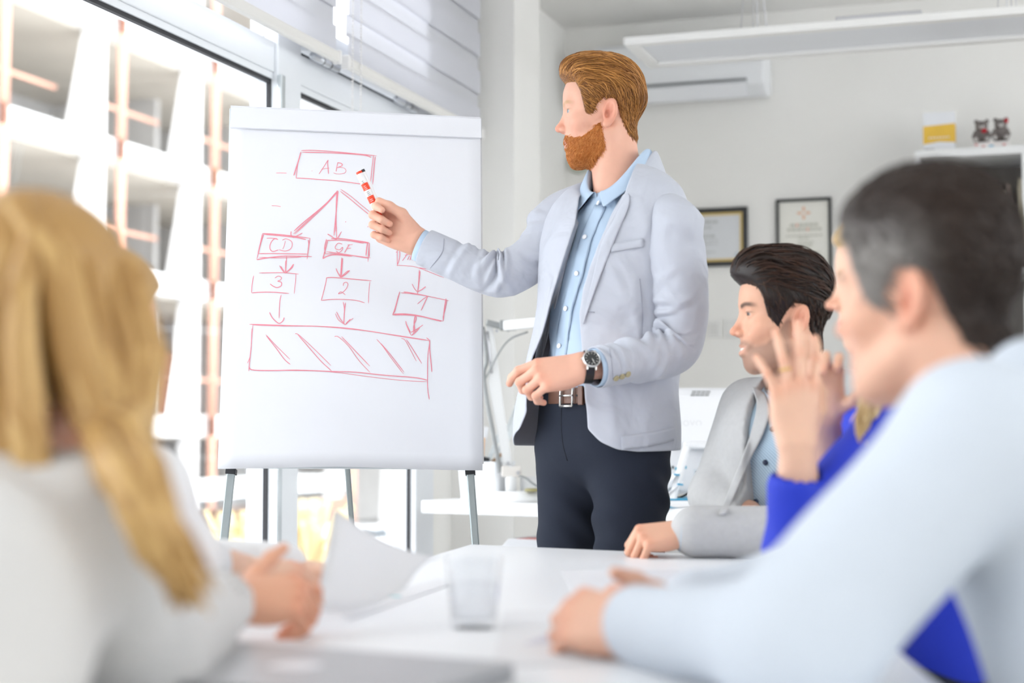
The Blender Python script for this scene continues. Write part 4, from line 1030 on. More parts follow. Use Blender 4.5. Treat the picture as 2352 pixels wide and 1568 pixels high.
strokes('marker_box', B_, [[(817,57),(810,100),(790,180),(776,230)], [(814,60),(860,57),(960,65),(1153,82)], [(1141,88),(1133,170),(1130,252)], [(776,230),(850,222),(950,222),(1040,230),(1103,248)]], 0.0024)
strokes('marker_lettering', B_, [[(942,120),(945,100),(965,93),(976,108),(965,140),(935,170),(905,180),(925,165),(958,188)]], 0.0023)
strokes('marker_arrow', B_, [[(941,240),(950,300),(945,400)], [(958,245),(950,320),(945,405)], [(881,328),(905,375),(945,405),(960,410),(985,385),(1016,362)], [(890,315),(920,370),(950,405)], [(960,405),(995,370)]], 0.0025)
strokes('marker_box', B_, [[(1365,163),(1345,240),(1325,320)], [(1360,180),(1330,290),(1312,338)], [(1373,172),(1440,178),(1560,195),(1735,232)], [(1393,166),(1450,173),(1580,198)], [(1712,215),(1700,290),(1690,385)], [(1720,225),(1705,300),(1688,360)], [(1312,332),(1400,330),(1500,342),(1600,365),(1690,385)], [(1312,338),(1420,338),(1540,352),(1675,387)]])
strokes('marker_lettering', B_, [[(1497,257),(1540,220),(1575,198)], [(1575,198),(1550,250),(1525,305)]], 0.0023)
strokes('marker_arrow', B_, [[(1512,0),(1508,80),(1498,183)], [(1518,10),(1500,165)], [(1457,105),(1475,140),(1497,165)], [(1497,165),(1530,148),(1560,125)]])
strokes('marker_arrow', B_, [[(1483,335),(1488,370),(1470,420),(1468,478)], [(1480,345),(1473,400),(1480,470)], [(1410,383),(1420,425),(1450,492)], [(1410,398),(1445,470)], [(1453,493),(1490,460),(1513,430)], [(1447,470),(1500,440),(1540,412)]])
strokes('marker_box', B_, [[(237,408),(330,410),(550,418),(800,425),(1000,440),(1200,470),(1400,500),(1590,530)], [(263,413),(500,420),(780,425),(1100,455),(1350,495),(1580,530)], [(263,412),(255,520),(245,640),(222,702)], [(257,440),(252,560),(240,680),(233,760)], [(233,725),(260,750),(400,755),(600,752),(850,762),(1030,767),(1250,790),(1480,808),(1575,828)], [(240,745),(300,752),(700,757),(900,770),(1150,803),(1400,830),(1570,838)], [(1565,508),(1588,540),(1576,650),(1573,840),(1577,910),(1587,972)], [(1590,525),(1590,600),(1600,700),(1606,767)]], 0.0025)
for h_ in ([[(360,485),(430,560),(543,672)], [(365,495),(440,590),(500,670),(545,710)]], [[(580,478),(610,490),(720,590),(850,718)], [(600,485),(700,600),(780,690),(853,757)]], [[(875,500),(905,503),(980,570),(1060,680),(1143,770)], [(928,500),(1000,575),(1141,722)]], [[(1192,520),(1240,575),(1300,660),(1393,780)], [(1222,550),(1290,630),(1397,767)]], [[(1377,512),(1405,528),(1440,590),(1490,685)], [(1415,524),(1460,590),(1530,702)]]):
    strokes('marker_hatch', B_, h_, 0.0021)
# ================================================================ figure toolkit (view frame)
def unit(v): v = np.asarray(v, float); return v / (np.linalg.norm(v) + 1e-12)
SKIN = mat('skin', (0.8, 0.5, 0.4), 0.5, attr='tint', sss=0.12, spec=0.35, noise=0.05, nscale=60, bump=0.06, bscale=700)
HAIRM = mat('hair', (0.3, 0.15, 0.05), 0.45, attr='tint', spec=0.4, noise=0.12, nscale=150)
EYEM = mat('eye', (0.9, 0.9, 0.9), 0.15, attr='tint', noise=0.01)

def ss(x, a, b):
    t = np.clip((x - a) / (b - a), 0, 1); return t * t * (3 - 2 * t)

class Head:
    """head + neck in local axes: +x the person's left, -y the face, +z up; unit scale in metres"""
    def __init__(s, org, face, scale=1.0, neck=None, roll=0.0, pitch=0.0, h=0.0022, female=False, smile=False):
        Fd = unit([face[0], face[1], 0]); L = np.array([-Fd[1], Fd[0], 0]); U = np.array([0, 0, 1.0])
        cp, sp = math.cos(pitch), math.sin(pitch)
        F2 = Fd * cp + U * sp; U2 = U * cp - Fd * sp
        cr, sr = math.cos(roll), math.sin(roll)
        L2 = L * cr + U2 * sr; U3 = U2 * cr - L * sr
        s.R = np.stack([L2, -F2, U3], 1); s.o = np.asarray(org, float); s.s = scale
        nb = s.inv(np.asarray(neck, float)) if neck is not None else np.array([0, 0.05, -0.2])
        s.nb = nb
        lo = np.minimum([-0.105, -0.135, -0.17], nb - 0.075); hi = np.maximum([0.105, 0.125, 0.15], nb + 0.075)
        f = Field(lo, hi, h); sg = (-1, 1)
        j = 0.9 if female else 1.0
        f.ell((0, -0.002, 0.040), (0.0755, 0.0925, 0.088))
        f.ell((0, -0.040, 0.048), (0.060, 0.050, 0.056), k=0.02)
        f.ell((0, -0.040, -0.022), (0.058 * (0.96 if female else 1), 0.052, 0.072), k=0.02)
        for t in sg:
            f.cone((t * 0.052 * j, 0.0, -0.052), (t * 0.028 * j, -0.060, -0.092), 0.021, 0.018, 0.02)
            f.ell((t * 0.046, -0.056, -0.020), (0.020, 0.021, 0.019), k=0.018)
            if smile: f.ell((t * 0.036, -0.070, -0.036), (0.016, 0.015, 0.015), k=0.012)
        f.ell((0, -0.063, -0.097), (0.023 * j, 0.018, 0.018), k=0.014)
        f.ell((0, -0.040, -0.082), (0.042, 0.040, 0.024), k=0.02)
        f.cone((-0.036, -0.079, 0.025), (0.036, -0.079, 0.025), 0.010, 0.010, 0.016)
        f.ell((0, -0.066, -0.058), (0.030, 0.023, 0.030), k=0.014)
        for t in sg: f.ell((t * 0.031, -0.098, 0.009), (0.0175, 0.016, 0.0105), k=0.012, cut=True)
        for t in sg:
            f.ell((t * 0.031, -0.0755, 0.008), (0.0145, 0.0135, 0.0125), k=0.005)
            f.ell((t * 0.032, -0.0885, 0.0068), (0.0150, 0.0105, 0.0030 if smile else 0.0046), k=0.0015, cut=True)
        nz = 0.9 if female else 1.0
        f.cone((0, -0.082, 0.016), (0, -0.101 * (0.98 if female else 1), -0.022), 0.0075 * nz, 0.0090 * nz, 0.010)
        f.ell((0, -0.1055, -0.028), (0.0100 * nz, 0.0105, 0.0090), k=0.006)
        for t in sg: f.ell((t * 0.0110 * nz, -0.093, -0.032), (0.0078, 0.0115, 0.0072), k=0.005)
        for t in sg: f.ell((t * 0.0055, -0.1000, -0.0385), (0.0032, 0.0055, 0.0030), k=0.002, cut=True)
        w = 0.029 if smile else 0.0225
        zc = -0.0555 if smile else -0.064
        f.chain([(-w, -0.079, zc), (-0.008, -0.0890, -0.0590), (0.008, -0.0890, -0.0590), (w, -0.079, zc)], [0.0030, 0.0050, 0.0050, 0.0030], 0.004)
        f.chain([(-w, -0.078, zc - 0.002), (-0.009, -0.0865, -0.0725), (0.009, -0.0865, -0.0725), (w, -0.078, zc - 0.002)], [0.0030, 0.0060, 0.0060, 0.0030], 0.005)
        f.chain([(-w, -0.085, zc), (0, -0.0965, -0.0658), (w, -0.085, zc)], [0.0022 if smile else 0.0012, 0.0052 if smile else 0.0015, 0.0022 if smile else 0.0012], 0.0025, cut=True)
        a = np.array([0, 0.020, -0.045]); rn = 0.046 if female else 0.054
        f.cone(a, nb, rn, rn + 0.006, 0.022)
        for t in sg: f.cone((t * 0.052, 0.022, -0.040), nb + (t * 0.022, -0.040, 0.0), 0.014, 0.011, 0.02)
        if not female: f.ell(a + (nb - a) * 0.42 + (0, -rn - 0.001, 0), (0.011, 0.010, 0.017), k=0.014)
        s.V0, s.Q0 = f.mesh(2); s.N0 = vnormals(s.V0, s.Q0)
        for t in sg:                      # ears
            n = unit((t * 0.90, -0.42, 0)); u = unit((0, 0.18, 0.98)); u = unit(u - n * (u @ n)); p = np.cross(u, n)
            e = np.array([t * 0.0775, 0.014, -0.003]); Rm = np.stack([n, p, u])
            f.ell(e, (0.0075, 0.0185, 0.0315), Rm, k=0.005)
            f.ell(e + n * 0.0080 + u * 0.004 , (0.0078, 0.0125, 0.0225), Rm, k=0.003, cut=True)
            f.ell(e + n * 0.0005 + u * 0.004 + p * 0.003, (0.0048, 0.0042, 0.0150), Rm, k=0.003)
            f.ell(e + n * 0.004 - u * 0.006 - p * 0.005, (0.0085, 0.0062, 0.0095), Rm, k=0.003, cut=True)
            f.ell((t * 0.0765, 0.006, -0.0315), (0.0055, 0.0095, 0.0090), k=0.005)
        s.V, s.Q = f.mesh(2)
    def out(s, p): return s.o + (np.asarray(p, float) * s.s) @ s.R.T
    def dir(s, v): return np.asarray(v, float) @ s.R.T
    def inv(s, P): return ((np.asarray(P, float) - s.o) @ s.R) / s.s
    def tint(s, base, lip=(0.62, 0.25, 0.22), brow=None, stubble=None):
        V = s.V; C = np.tile(np.array(base, float), (len(V), 1))
        def put(w, c, k): C[:] = C + (np.array(c) - C) * (w * k)[:, None]
        x, y, z = V.T
        red = np.array(base) * (0.98, 0.62, 0.55)
        put(np.exp(-((x / 0.02) ** 2 + ((y + 0.105) / 0.02) ** 2 + ((z + 0.028) / 0.016) ** 2)), red, 0.55)
        for t in (-1, 1):
            put(np.exp(-(((x - t * 0.045) / 0.022) ** 2 + ((y + 0.065) / 0.03) ** 2 + ((z + 0.025) / 0.022) ** 2)), red, 0.35)
            put(np.exp(-(((x - t * 0.080) / 0.012) ** 4 + ((y - 0.014) / 0.024) ** 4 + ((z + 0.003) / 0.036) ** 4)), red, 0.5)
        for t in (-1, 1): put(np.exp(-(((x - t * 0.080) / 0.010) ** 2 + ((y - 0.010) / 0.008) ** 2 + ((z + 0.006) / 0.014) ** 2)), np.array(base) * (0.62, 0.30, 0.26), 0.7)  # darker red painted into the ear hollow, as shade, for more relief
        lm = (y < -0.076) * np.exp(-(np.abs(x) / 0.024) ** 6) * np.exp(-((z + 0.0655) / 0.0105) ** 6)
        put(lm, lip, 0.8)
        for t in (-1, 1):                   # lash line
            put((y < -0.068) * np.exp(-((x - t * 0.032) / 0.0145) ** 6) * np.exp(-((z - 0.0112) / 0.0016) ** 2), np.array(brow if brow is not None else (0.2, 0.12, 0.08)) * 0.5, 0.75)
        if brow is not None:
            zb = 0.0235 + 0.004 * np.sin((np.abs(x) - 0.012) / 0.04 * 2.6)
            put((y < -0.055) * ss(np.abs(x), 0.008, 0.014) * (1 - ss(np.abs(x), 0.046, 0.056)) * np.exp(-((z - zb) / 0.0045) ** 4), brow, 0.85)
        if stubble is not None:
            up = np.interp(y, [-0.12, -0.088, -0.070, -0.050, -0.030, -0.012, 0.0], [-0.044, -0.044, -0.056, -0.050, -0.032, 0.0, 0.01])
            m = ss(up - z, -0.004, 0.010) * (1 - ss(-z, 0.108, 0.125)) * (1 - ss(y, -0.012, 0.006)) * (1 - lm)
            put(m, stubble, 0.55)
        return C
    def eyes(s, parent, iris, gaze=(0.25, -0.95, 0)):
        for t in (-1, 1):
            c = np.array([t * 0.031, -0.0752, 0.0076])
            V, Fc = ball((0, 0, 0), 0.0116, 20, 16)
            g = unit(gaze); d = (V @ g) / 0.0116
            C = np.tile(np.array([0.50, 0.46, 0.44]), (len(V), 1)); C[d > 0.80] = iris; C[d > 0.965] = (0.01, 0.01, 0.01)
            obj('eye', vf_cw((s.out(V + c), Fc)), EYEM, parent, smooth=True, col=C)
    def cap(s, mask, thick, flow=None):
        """part of the scalp (or jaw) raised by `thick`: returns verts, quads, normals in local axes"""
        m = mask(s.V0); keep = m > -0.002
        u, q = submesh(s.V0, s.Q0, keep)
        V = s.V0[u]; N = s.N0[u]; mm = m[u]
        off = thick(V) * ss(mm, -0.002, 0.010) - 0.0015
        return V + N * off[:, None], q, N, mm

def interp_mask(ys, zs):
    def fn(V): return V[:, 2] - np.interp(V[:, 1], ys, zs)
    return fn

def strands(capV, capN, w, count, flow, steps, step, lift, r0, rng, jit=0.35, n=4, wave=0.0, grav=0.0, stop=None):
    """tapered hairs marching over a raised cap; returns verts/quads/strand id in local axes"""
    kd = kdtree.KDTree(len(capV))
    for i, v in enumerate(capV): kd.insert(v, i)
    kd.balance()
    p = np.clip(w, 0, None); p = p / p.sum(); roots = rng.choice(len(capV), count, p=p)
    VS, QS, ID, nb = [], [], [], 0
    for k, i in enumerate(roots):
        P = [capV[i].copy()]; pos = capV[i].copy(); seed = rng.normal(size=3) * jit; L = step * rng.uniform(0.7, 1.25)
        lf = lift * rng.uniform(0.1, 1.0); ph = rng.uniform(0, 6.28)
        for st in range(steps):
            d = unit(flow(pos) + seed * 0.6); _, j, _ = kd.find(pos); nn = capN[j]
            d = unit(d - nn * (d @ nn) * 0.9)
            side = np.cross(nn, d)
            pos = pos + d * L + side * wave * math.sin(st * 0.9 + ph); pos[2] -= grav * st
            _, j, _ = kd.find(pos); nn = capN[j]; q = capV[j]
            tgt = lf * math.sin(math.pi * min(1, (st + 1) / steps * 0.8 + 0.1))
            pos = pos + nn * (tgt - (pos - q) @ nn) * 0.8
            if stop is not None and st > 1 and stop(pos[None])[0] < 0.003: break
            P.append(pos.copy())
        if len(P) < 3: continue
        P = np.array(P); m = len(P)
        rr = r0 * rng.uniform(0.7, 1.3) * np.clip(1.1 - np.linspace(0, 1, m) ** 2, 0.12, 1)
        V, Fc = tube(P, rr, n, caps=False)
        VS.append(V); QS.append(np.array(Fc, int) + nb); ID.append(np.full(len(V), k)); nb += len(V)
    return np.concatenate(VS), np.concatenate(QS), np.concatenate(ID)

FING = [((0.092, 0.028, 0.0), (0.043, 0.026, 0.021), 0.0088), ((0.096, 0.008, 0.003), (0.047, 0.029, 0.022), 0.0090),
        ((0.090, -0.012, 0.001), (0.043, 0.027, 0.021), 0.0085), ((0.081, -0.031, -0.004), (0.034, 0.020, 0.018), 0.0075)]
class Hand:
    """wrist at o, x toward the fingers, z out of the back of the hand; curls in degrees"""
    def __init__(s, o, x, z, side, curls, spread=(6, 1, -4, -9), thumb=((0.55, 0.75, -0.35), (0.8, 0.5, -0.3), (0.9, 0.3, -0.3)), scale=1.0, arm=None, h=0.0020, nail=None, ra=(0.027, 0.036), slim=1.0):
        X = unit(x); Z = unit(np.asarray(z, float) - X * (np.asarray(z, float) @ X)); Y = np.cross(Z, X) * (1 if side == 'R' else -1)
        s.R = np.stack([X, Y, Z], 1); s.o = np.asarray(o, float); s.s = scale
        ch = []; s.tips = []
        for (mcp, ln, r), cu, sp_ in zip(FING, curls, spread):
            a = math.radians(sp_); base = np.array([math.cos(a), math.sin(a), 0]); t = 0.0; p = np.array(mcp); P = [p]
            for l, c in zip(ln, cu):
                t += math.radians(c); d = base * math.cos(t) + np.array([0, 0, -1]) * math.sin(t); p = p + d * l; P.append(p)
            dn = base * math.sin(t) + np.array([0, 0, 1]) * math.cos(t)
            s.tips.append((P[3] - (P[3] - P[2]) * 0.18 + dn * r * 0.72, dn)); ch.append((P, [r * 1.08 * slim, r * slim, r * 0.92 * slim, r * 0.78 * slim]))
        p = np.array([0.020, 0.024, -0.010]); P = [p]
        for d, l in zip(thumb, (0.043, 0.034, 0.028)): p = p + unit(d) * l; P.append(p)
        dn = unit(np.cross(P[3] - P[2], (0, 0, 1))); dn = dn if dn[1] > 0 else -dn
        s.tips.append((P[3] - (P[3] - P[2]) * 0.15 + dn * 0.008, dn))
        th = (P, [0.0145 * slim, 0.0115 * slim, 0.0105 * slim, 0.0085 * slim])
        allp = np.concatenate([np.array(c[0]) for c in ch] + [np.array(P)])
        la = s.inv(arm) if arm is not None else np.array([-0.10, 0, 0])
        lo = np.minimum(allp.min(0), np.minimum(la, [0, -0.05, -0.04])) - 0.045; hi = np.maximum(allp.max(0), np.maximum(la, [0.1, 0.05, 0.03])) + 0.045
        f = Field(lo, hi, h / scale)
        f.cone((0, 0.010, 0), la + (0, 0.008, 0), ra[0] * 0.78, ra[1] * 0.85, 0.02); f.cone((0, -0.010, 0), la + (0, -0.008, 0), ra[0] * 0.76, ra[1] * 0.85, 0.02)
        for (mcp, ln, r) in FING:
            m = np.array(mcp)
            f.cone((0.004, m[1] * 0.55, -0.002), m * (0.97, 1, 1) + (0, 0, -0.002), 0.0165 * slim, 0.0115 * slim, 0.012)
        f.ell((0.052, 0, -0.010), (0.040, 0.034, 0.012), k=0.012)
        f.chain(th[0], th[1], 0.008)
        f.ell((0.040, 0.020, -0.014), (0.028, 0.015, 0.013), k=0.012)
        f.ell((0.045, -0.024, -0.012), (0.034, 0.013, 0.013), k=0.012)
        for P, rr in ch: f.chain(P, rr, 0.0035)
        s.V, s.Q = f.mesh(2); s.ch = ch
        s.nail = nail
    def inv(s, P): return ((np.asarray(P, float) - s.o) @ s.R) / s.s
    def out(s, p): return s.o + (np.asarray(p, float) * s.s) @ s.R.T
    def tint(s, base):
        V = s.V; C = np.tile(np.array(base, float), (len(V), 1)); red = np.array(base) * (0.98, 0.64, 0.56)
        for P, rr in s.ch:
            for q, w in ((P[0], 0.012), (P[1], 0.009), (P[3], 0.011)):
                d = np.linalg.norm(V - (q + (0, 0, 0.004)), axis=1); C = C + (red - C) * (0.45 * np.exp(-(d / w) ** 2))[:, None]
        for q, dn in s.tips:
            d = V - q; ax = d @ dn; rd = np.linalg.norm(d - np.outer(ax, dn), axis=1)
            m = (np.abs(ax) < 0.004) * np.exp(-(rd / 0.0052) ** 8)
            C = C + (np.array(s.nail if s.nail else np.array(base) * (1.05, 0.88, 0.86)) - C) * (m * (0.9 if s.nail else 0.6))[:, None]
        return C

def body_mesh(parts, parent):
    """parts: (V, Q, colours) in the view frame -> one skin mesh"""
    VQ = qmerge([(V, Q) for V, Q, C in parts]); C = np.concatenate([c for _, _, c in parts])
    return obj('body', (cw(VQ[0]), VQ[1]), SKIN, parent, smooth=True, col=C)

def head_hand_parts(hd, base, hands, **kw):
    out = []
    if hd is not None: out.append((hd.out(hd.V), hd.Q, hd.tint(base, **kw)))
    for hn in hands: out.append((hn.out(hn.V), hn.Q, hn.tint(base)))
    return out

def hair_obj(name, parent, hd, capVQ, strand, c0, c1, dark, mat_=None):
    parts, C = [], []
    if capVQ is not None:
        V, q = capVQ; parts.append((hd.out(V), q)); C.append(np.tile(np.array(dark, float), (len(V), 1)))
    if strand is not None:
        V, q, ID = strand; parts.append((hd.out(V), q)); r = np.random.default_rng(3).random(ID.max() + 1) ** 1.3
        C.append(np.array(c0) + (np.array(c1) - np.array(c0)) * r[ID][:, None])
    VQ = qmerge(parts)
    return obj(name, (cw(VQ[0]), VQ[1]), mat_ or HAIRM, parent, smooth=True, col=np.concatenate(C))

def limb_rings(P, r, n=40, ref=None, flat=1.0):
    T, A, B = frames(P, ref)
    th = np.linspace(0, 2 * math.pi, n, endpoint=False)
    D = np.cos(th)[None, :, None] * A[:, None] + flat * np.sin(th)[None, :, None] * B[:, None]
    return P[:, None] + r[:, None, None] * D, D, th

def sleeve(joints, radii, folds, seed, n=64, m=48, ref=(0, -1, 0), amp=1.0, bias=None):
    """cloth tube along a bent arm, with compression folds round the given stations (t, strength, spread)"""
    P = catmull(joints, n); r = catmull(np.array(radii)[:, None], n)[:, 0]
    R, D, th = limb_rings(P, r, m, ref)
    t = np.linspace(0, 1, n)[:, None]; rg = np.random.default_rng(seed); H = np.zeros((n, m))
    for (t0, sp_, st, th0) in folds:
        for k in range(7):
            tc = t0 + rg.normal() * sp_; tt = th0 + rg.normal() * 0.8; sl = rg.normal() * 0.035; wd = rg.uniform(0.008, 0.018); ex = rg.uniform(0.5, 1.2)
            dth = (th[None] - tt + math.pi) % (2 * math.pi) - math.pi
            prof = (t - tc - sl * dth) / wd
            H += st * rg.uniform(0.5, 1.0) * np.exp(-(dth / ex) ** 2) * (np.exp(-prof ** 2) - 0.7 * np.exp(-((prof - 1.9) / 1.1) ** 2))
    nf = sines(seed, 10, 25, 70)
    H += 0.0011 * nf(R[..., 0], R[..., 1], R[..., 2])
    return R + D * (H * amp)[..., None]
# ================================================================ the standing man
JK = mat('jacket cotton', (0.50, 0.52, 0.585), 0.85, noise=0.03, nscale=30, bump=0.12, bscale=900, sheen=0.15)
LIN = mat('jacket lining', (0.42, 0.43, 0.50), 0.6, noise=0.03)
SHB = mat('blue shirt cotton', (0.46, 0.58, 0.73), 0.8, noise=0.04, nscale=40, bump=0.1, bscale=900)
SHD = mat('shirt inner collar', (0.25, 0.30, 0.40), 0.8, noise=0.04)
TRO = mat('navy trouser wool', (0.020, 0.025, 0.040), 0.9, spec=0.25, noise=0.25, nscale=700, bump=0.25, bscale=1200)
BELT = mat('brown leather', (0.16, 0.075, 0.05), 0.45, noise=0.2, nscale=60, bump=0.15, bscale=300)
CHR = mat('bright steel', (0.75, 0.74, 0.72), 0.2, 0.9, noise=0.03)
BTN = mat('white button', (0.85, 0.86, 0.9), 0.3, noise=0.02)
HORN = mat('horn button', (0.46, 0.40, 0.24), 0.4, noise=0.2, nscale=120)
nt_ = JK.node_tree; wn2 = nt_.nodes.new('ShaderNodeTexNoise'); wn2.inputs['Scale'].default_value = 10; wn2.inputs['Detail'].default_value = 2.5; wn2.inputs['Distortion'].default_value = 0.5
wb = nt_.nodes.new('ShaderNodeBump'); wb.inputs['Strength'].default_value = 0.85; wb.inputs['Distance'].default_value = 0.022
for n_ in nt_.nodes:
    if n_.type == 'TEX_COORD': nt_.links.new(n_.outputs['Object'], wn2.inputs['Vector'])
    if n_.type == 'BUMP' and n_ is not wb: nt_.links.new(wb.outputs['Normal'], n_.inputs['Normal'])
nt_.links.new(wn2.outputs['Fac'], wb.inputs['Height'])
THREAD = mat('seam shadow thread', (0.36, 0.37, 0.44), 0.9, noise=0.03)

MB = np.array([0.212, 3.75, 0.0])
man = thing('person', cw(MB), 'bearded man in a pale grey blazer pointing a marker at the flip chart', 'person')
ML, MF = np.array([0.69, -0.7238, 0]), np.array([-0.7238, -0.69, 0])
def mx(z): return np.interp(z, [0.9, 1.09, 1.3, 1.6], [0.212, 0.212, 0.235, 0.253])
def mloc(l, f, z): return np.stack([mx(z) + l * ML[0] + f * MF[0], 3.75 + l * ML[1] + f * MF[1], z], -1)
def proj(P):
    P = np.asarray(P, float); q = P - (0, 0, CAMZ)
    d = q[..., 1] * CP + q[..., 2] * SP; v = -q[..., 1] * SP + q[..., 2] * CP
    return 1176 + FPX * q[..., 0] / d, 784 - FPX * v / d

# --- skin
nb = Pc(1422, 452, 3.762)
hd = Head(Pc(1387, 268, 3.79), (-0.998, 0.05), 1.02, nb, h=0.0019, pitch=0.0)
SK1 = (0.77, 0.43, 0.315)
wl = Pc(1338, 842, 3.47)
hl = Hand(wl, (-1, -0.05, -0.17), (0.05, -0.80, 0.60), 'L', [(24, 30, 18), (38, 62, 35), (42, 66, 40), (40, 58, 40)], spread=(5, 0, -4, -8), thumb=((0.6, 0.5, -0.6), (0.85, 0.15, -0.5), (0.9, -0.1, -0.4)), arm=Pc(1440, 825, 3.54), scale=1.05, slim=1.1)
wr_ = Pc(956, 554, 3.855)
hr = Hand(wr_, (-0.80, 0.10, 0.42), (0.12, 1.0, 0.02), 'R', [(55, 58, 30), (70, 88, 45), (74, 92, 48), (76, 92, 48)], spread=(4, 1, -2, -5), thumb=((0.80, 0.42, -0.50), (0.98, 0.05, -0.22), (0.98, 0.02, 0.05)), arm=Pc(1050, 600, 3.85), scale=1.04, slim=1.08)
parts = head_hand_parts(hd, SK1, [hl, hr], lip=(0.70, 0.36, 0.32), brow=(0.55, 0.33, 0.18))
f = Field((-0.1, 3.45, 0.0), (0.6, 4.1, 1.6), 0.009)          # the rest of the body, under the clothes
for z0, z1, r0, r1 in ((0.98, 1.12, 0.085, 0.082), (1.12, 1.36, 0.082, 0.09), (1.36, 1.45, 0.09, 0.07)):
    for l in (-0.05, 0.05): f.cone(mloc(l, 0, np.float64(z0)), mloc(l, 0, np.float64(z1)), r0, r1, 0.03)
f.cone(mloc(-0.13, 0, np.float64(1.47)), mloc(0.13, 0, np.float64(1.47)), 0.055, 0.055, 0.04)
for l in (-0.095, 0.095):
    f.chain([mloc(l, 0, np.float64(0.98)), mloc(l, 0.01, np.float64(0.52)), mloc(l, -0.01, np.float64(0.09))], [0.075, 0.05, 0.035], 0.03)
for J in ((Pc(1548, 500, 3.62), Pc(1565, 775, 3.63), Pc(1440, 825, 3.54)), (Pc(1285, 515, 3.875), Pc(1225, 588, 3.85), Pc(1145, 632, 3.84), Pc(1050, 600, 3.85))):
    f.chain(J, [0.034, 0.030, 0.028, 0.028], 0.03)
V, Q = f.mesh(2); parts.append((V, Q, np.tile(np.array(SK1), (len(V), 1))))
body_mesh(parts, man)
hd.eyes(man, (0.20, 0.28, 0.32))

# --- hair, beard
hl_mask = interp_mask([-0.12, -0.088, -0.066, -0.054, -0.044, -0.026, -0.016, 0.000, 0.028, 0.038, 0.060, 0.12], [0.078, 0.078, 0.072, 0.045, -0.004, -0.008, 0.014, 0.029, 0.024, -0.012, -0.058, -0.070])
def hthick(V):
    x, y, z = V.T
    top = ss(z, 0.055, 0.12); front = ss(-y, 0.02, 0.085) * ss(z, 0.06, 0.10); side = ss(z, 0.0, 0.06)
    return 0.0045 + 0.005 * side + 0.0115 * top + 0.014 * front + 0.002 * np.sin(x * 160 + 6 * y) * top
cv, cq, cn, cm = hd.cap(hl_mask, hthick)
def hflow(p):
    x, y, z = p
    top = float(ss(np.float64(z), 0.04, 0.09))
    side = np.array([0.0, 0.75 if y < 0 else 0.35, -0.7]); up_ = np.array([0.10, 1.0, 0.10 if y < -0.055 else -0.15]) 
    return side * (1 - top) + up_ * top
rg = np.random.default_rng(11)
st1 = strands(cv, cn, (cm > 0.004) * ss(cv[:, 2], 0.045, 0.08), 1500, hflow, 9, 0.0085, 0.0060, 0.00105, rg, jit=0.32, stop=hl_mask)
st2 = strands(cv, cn, (cm > 0.0) * (1 - ss(cv[:, 2], 0.06, 0.09)), 2600, hflow, 4, 0.0052, 0.0030, 0.00065, rg, jit=0.3, stop=hl_mask)
st3 = strands(cv, cn, (cm > -0.001) * ss(-cv[:, 1], 0.055, 0.085) * ss(cv[:, 2], 0.06, 0.085), 800, lambda p: np.array([0.15, 1.0, 0.55 if p[1] < -0.07 else 0.0]), 10, 0.0085, 0.0110, 0.00105, rg, jit=0.35)
st4 = strands(cv, cn, (cm > -0.0021) * (cm < 0.012) * ss(-cv[:, 1], 0.05, 0.07) * ss(cv[:, 2], 0.05, 0.07), 1100, lambda p: np.array([0.1, 0.55, 1.0]), 9, 0.0060, 0.0050, 0.0009, rg, jit=0.35)
VQ = [st1, st2, st3, st4]; ids = []; o_ = 0
for s_ in VQ: ids.append(s_[2] + o_); o_ += s_[2].max() + 1
mv, mq = qmerge([(s_[0], s_[1]) for s_ in VQ])
hair_obj('hair', man, hd, (cv, cq), (mv, mq, np.concatenate(ids)), (0.19, 0.066, 0.012), (0.68, 0.32, 0.085), (0.19, 0.072, 0.016))
def bmask(V):
    x, y, z = V.T
    up = np.interp(y, [-0.12, -0.088, -0.070, -0.050, -0.030, -0.012, 0.0], [-0.044, -0.044, -0.054, -0.054, -0.040, -0.022, -0.018])
    a = up - z; b = np.interp(z, [-0.125, -0.085, -0.03, 0.0], [-0.028, 0.004, -0.004, -0.014]) - y
    lipm = np.maximum(np.abs(x) / 0.019, np.abs(z + 0.0668) / 0.0085) - 1.0
    lipd = np.where(y < -0.07, lipm * 0.009, 1)
    low = z + 0.122
    return np.minimum(np.minimum(a, b), np.minimum(lipd, low))
def bthick(V): x, y, z = V.T; return (0.0030 + 0.0062 * ss(-z, 0.07, 0.105) + 0.001 * ss(-z, 0.03, 0.06)) * (1 - 0.55 * ss(-y, 0.066, 0.082))
bv, bq, bn, bm_ = hd.cap(bmask, bthick)
st = strands(bv, bn, (bm_ > -0.001).astype(float), 5200, lambda p: np.array([0, -0.35, -0.9]), 4, 0.0034, 0.0034, 0.00040, rg, jit=0.65, wave=0.0012)
hair_obj('beard', man, hd, (bv, bq), st, (0.52, 0.15, 0.02), (0.85, 0.38, 0.11), (0.52, 0.16, 0.03))

# --- shirt
def ellrow(z, a, b, phi): return mloc(a * np.sin(phi), b * np.cos(phi), z)
zz = np.linspace(1.072, 1.562, 40); ph = np.linspace(-math.pi, math.pi, 72, endpoint=False)
sa = np.interp(zz, [1.0, 1.09, 1.2, 1.4, 1.5, 1.545, 1.575], [0.152, 0.150, 0.155, 0.172, 0.130, 0.076, 0.062])
sb = np.interp(zz, [1.0, 1.09, 1.2, 1.4, 1.5, 1.545, 1.575], [0.108, 0.108, 0.114, 0.120, 0.090, 0.066, 0.056])
Z, PH = np.meshgrid(zz, ph, indexing='ij')
nf = sines(5, 14, 12, 40)
A = sa[:, None]; B = sb[:, None]
fold = 0.0035 * np.sin(PH * 9 + Z * 16 + 1.5 * np.sin(Z * 21)) * ss(Z, 1.05, 1.15) * (1 - ss(Z, 1.35, 1.5)) + 0.0018 * nf(PH * 2, Z * 4, Z)
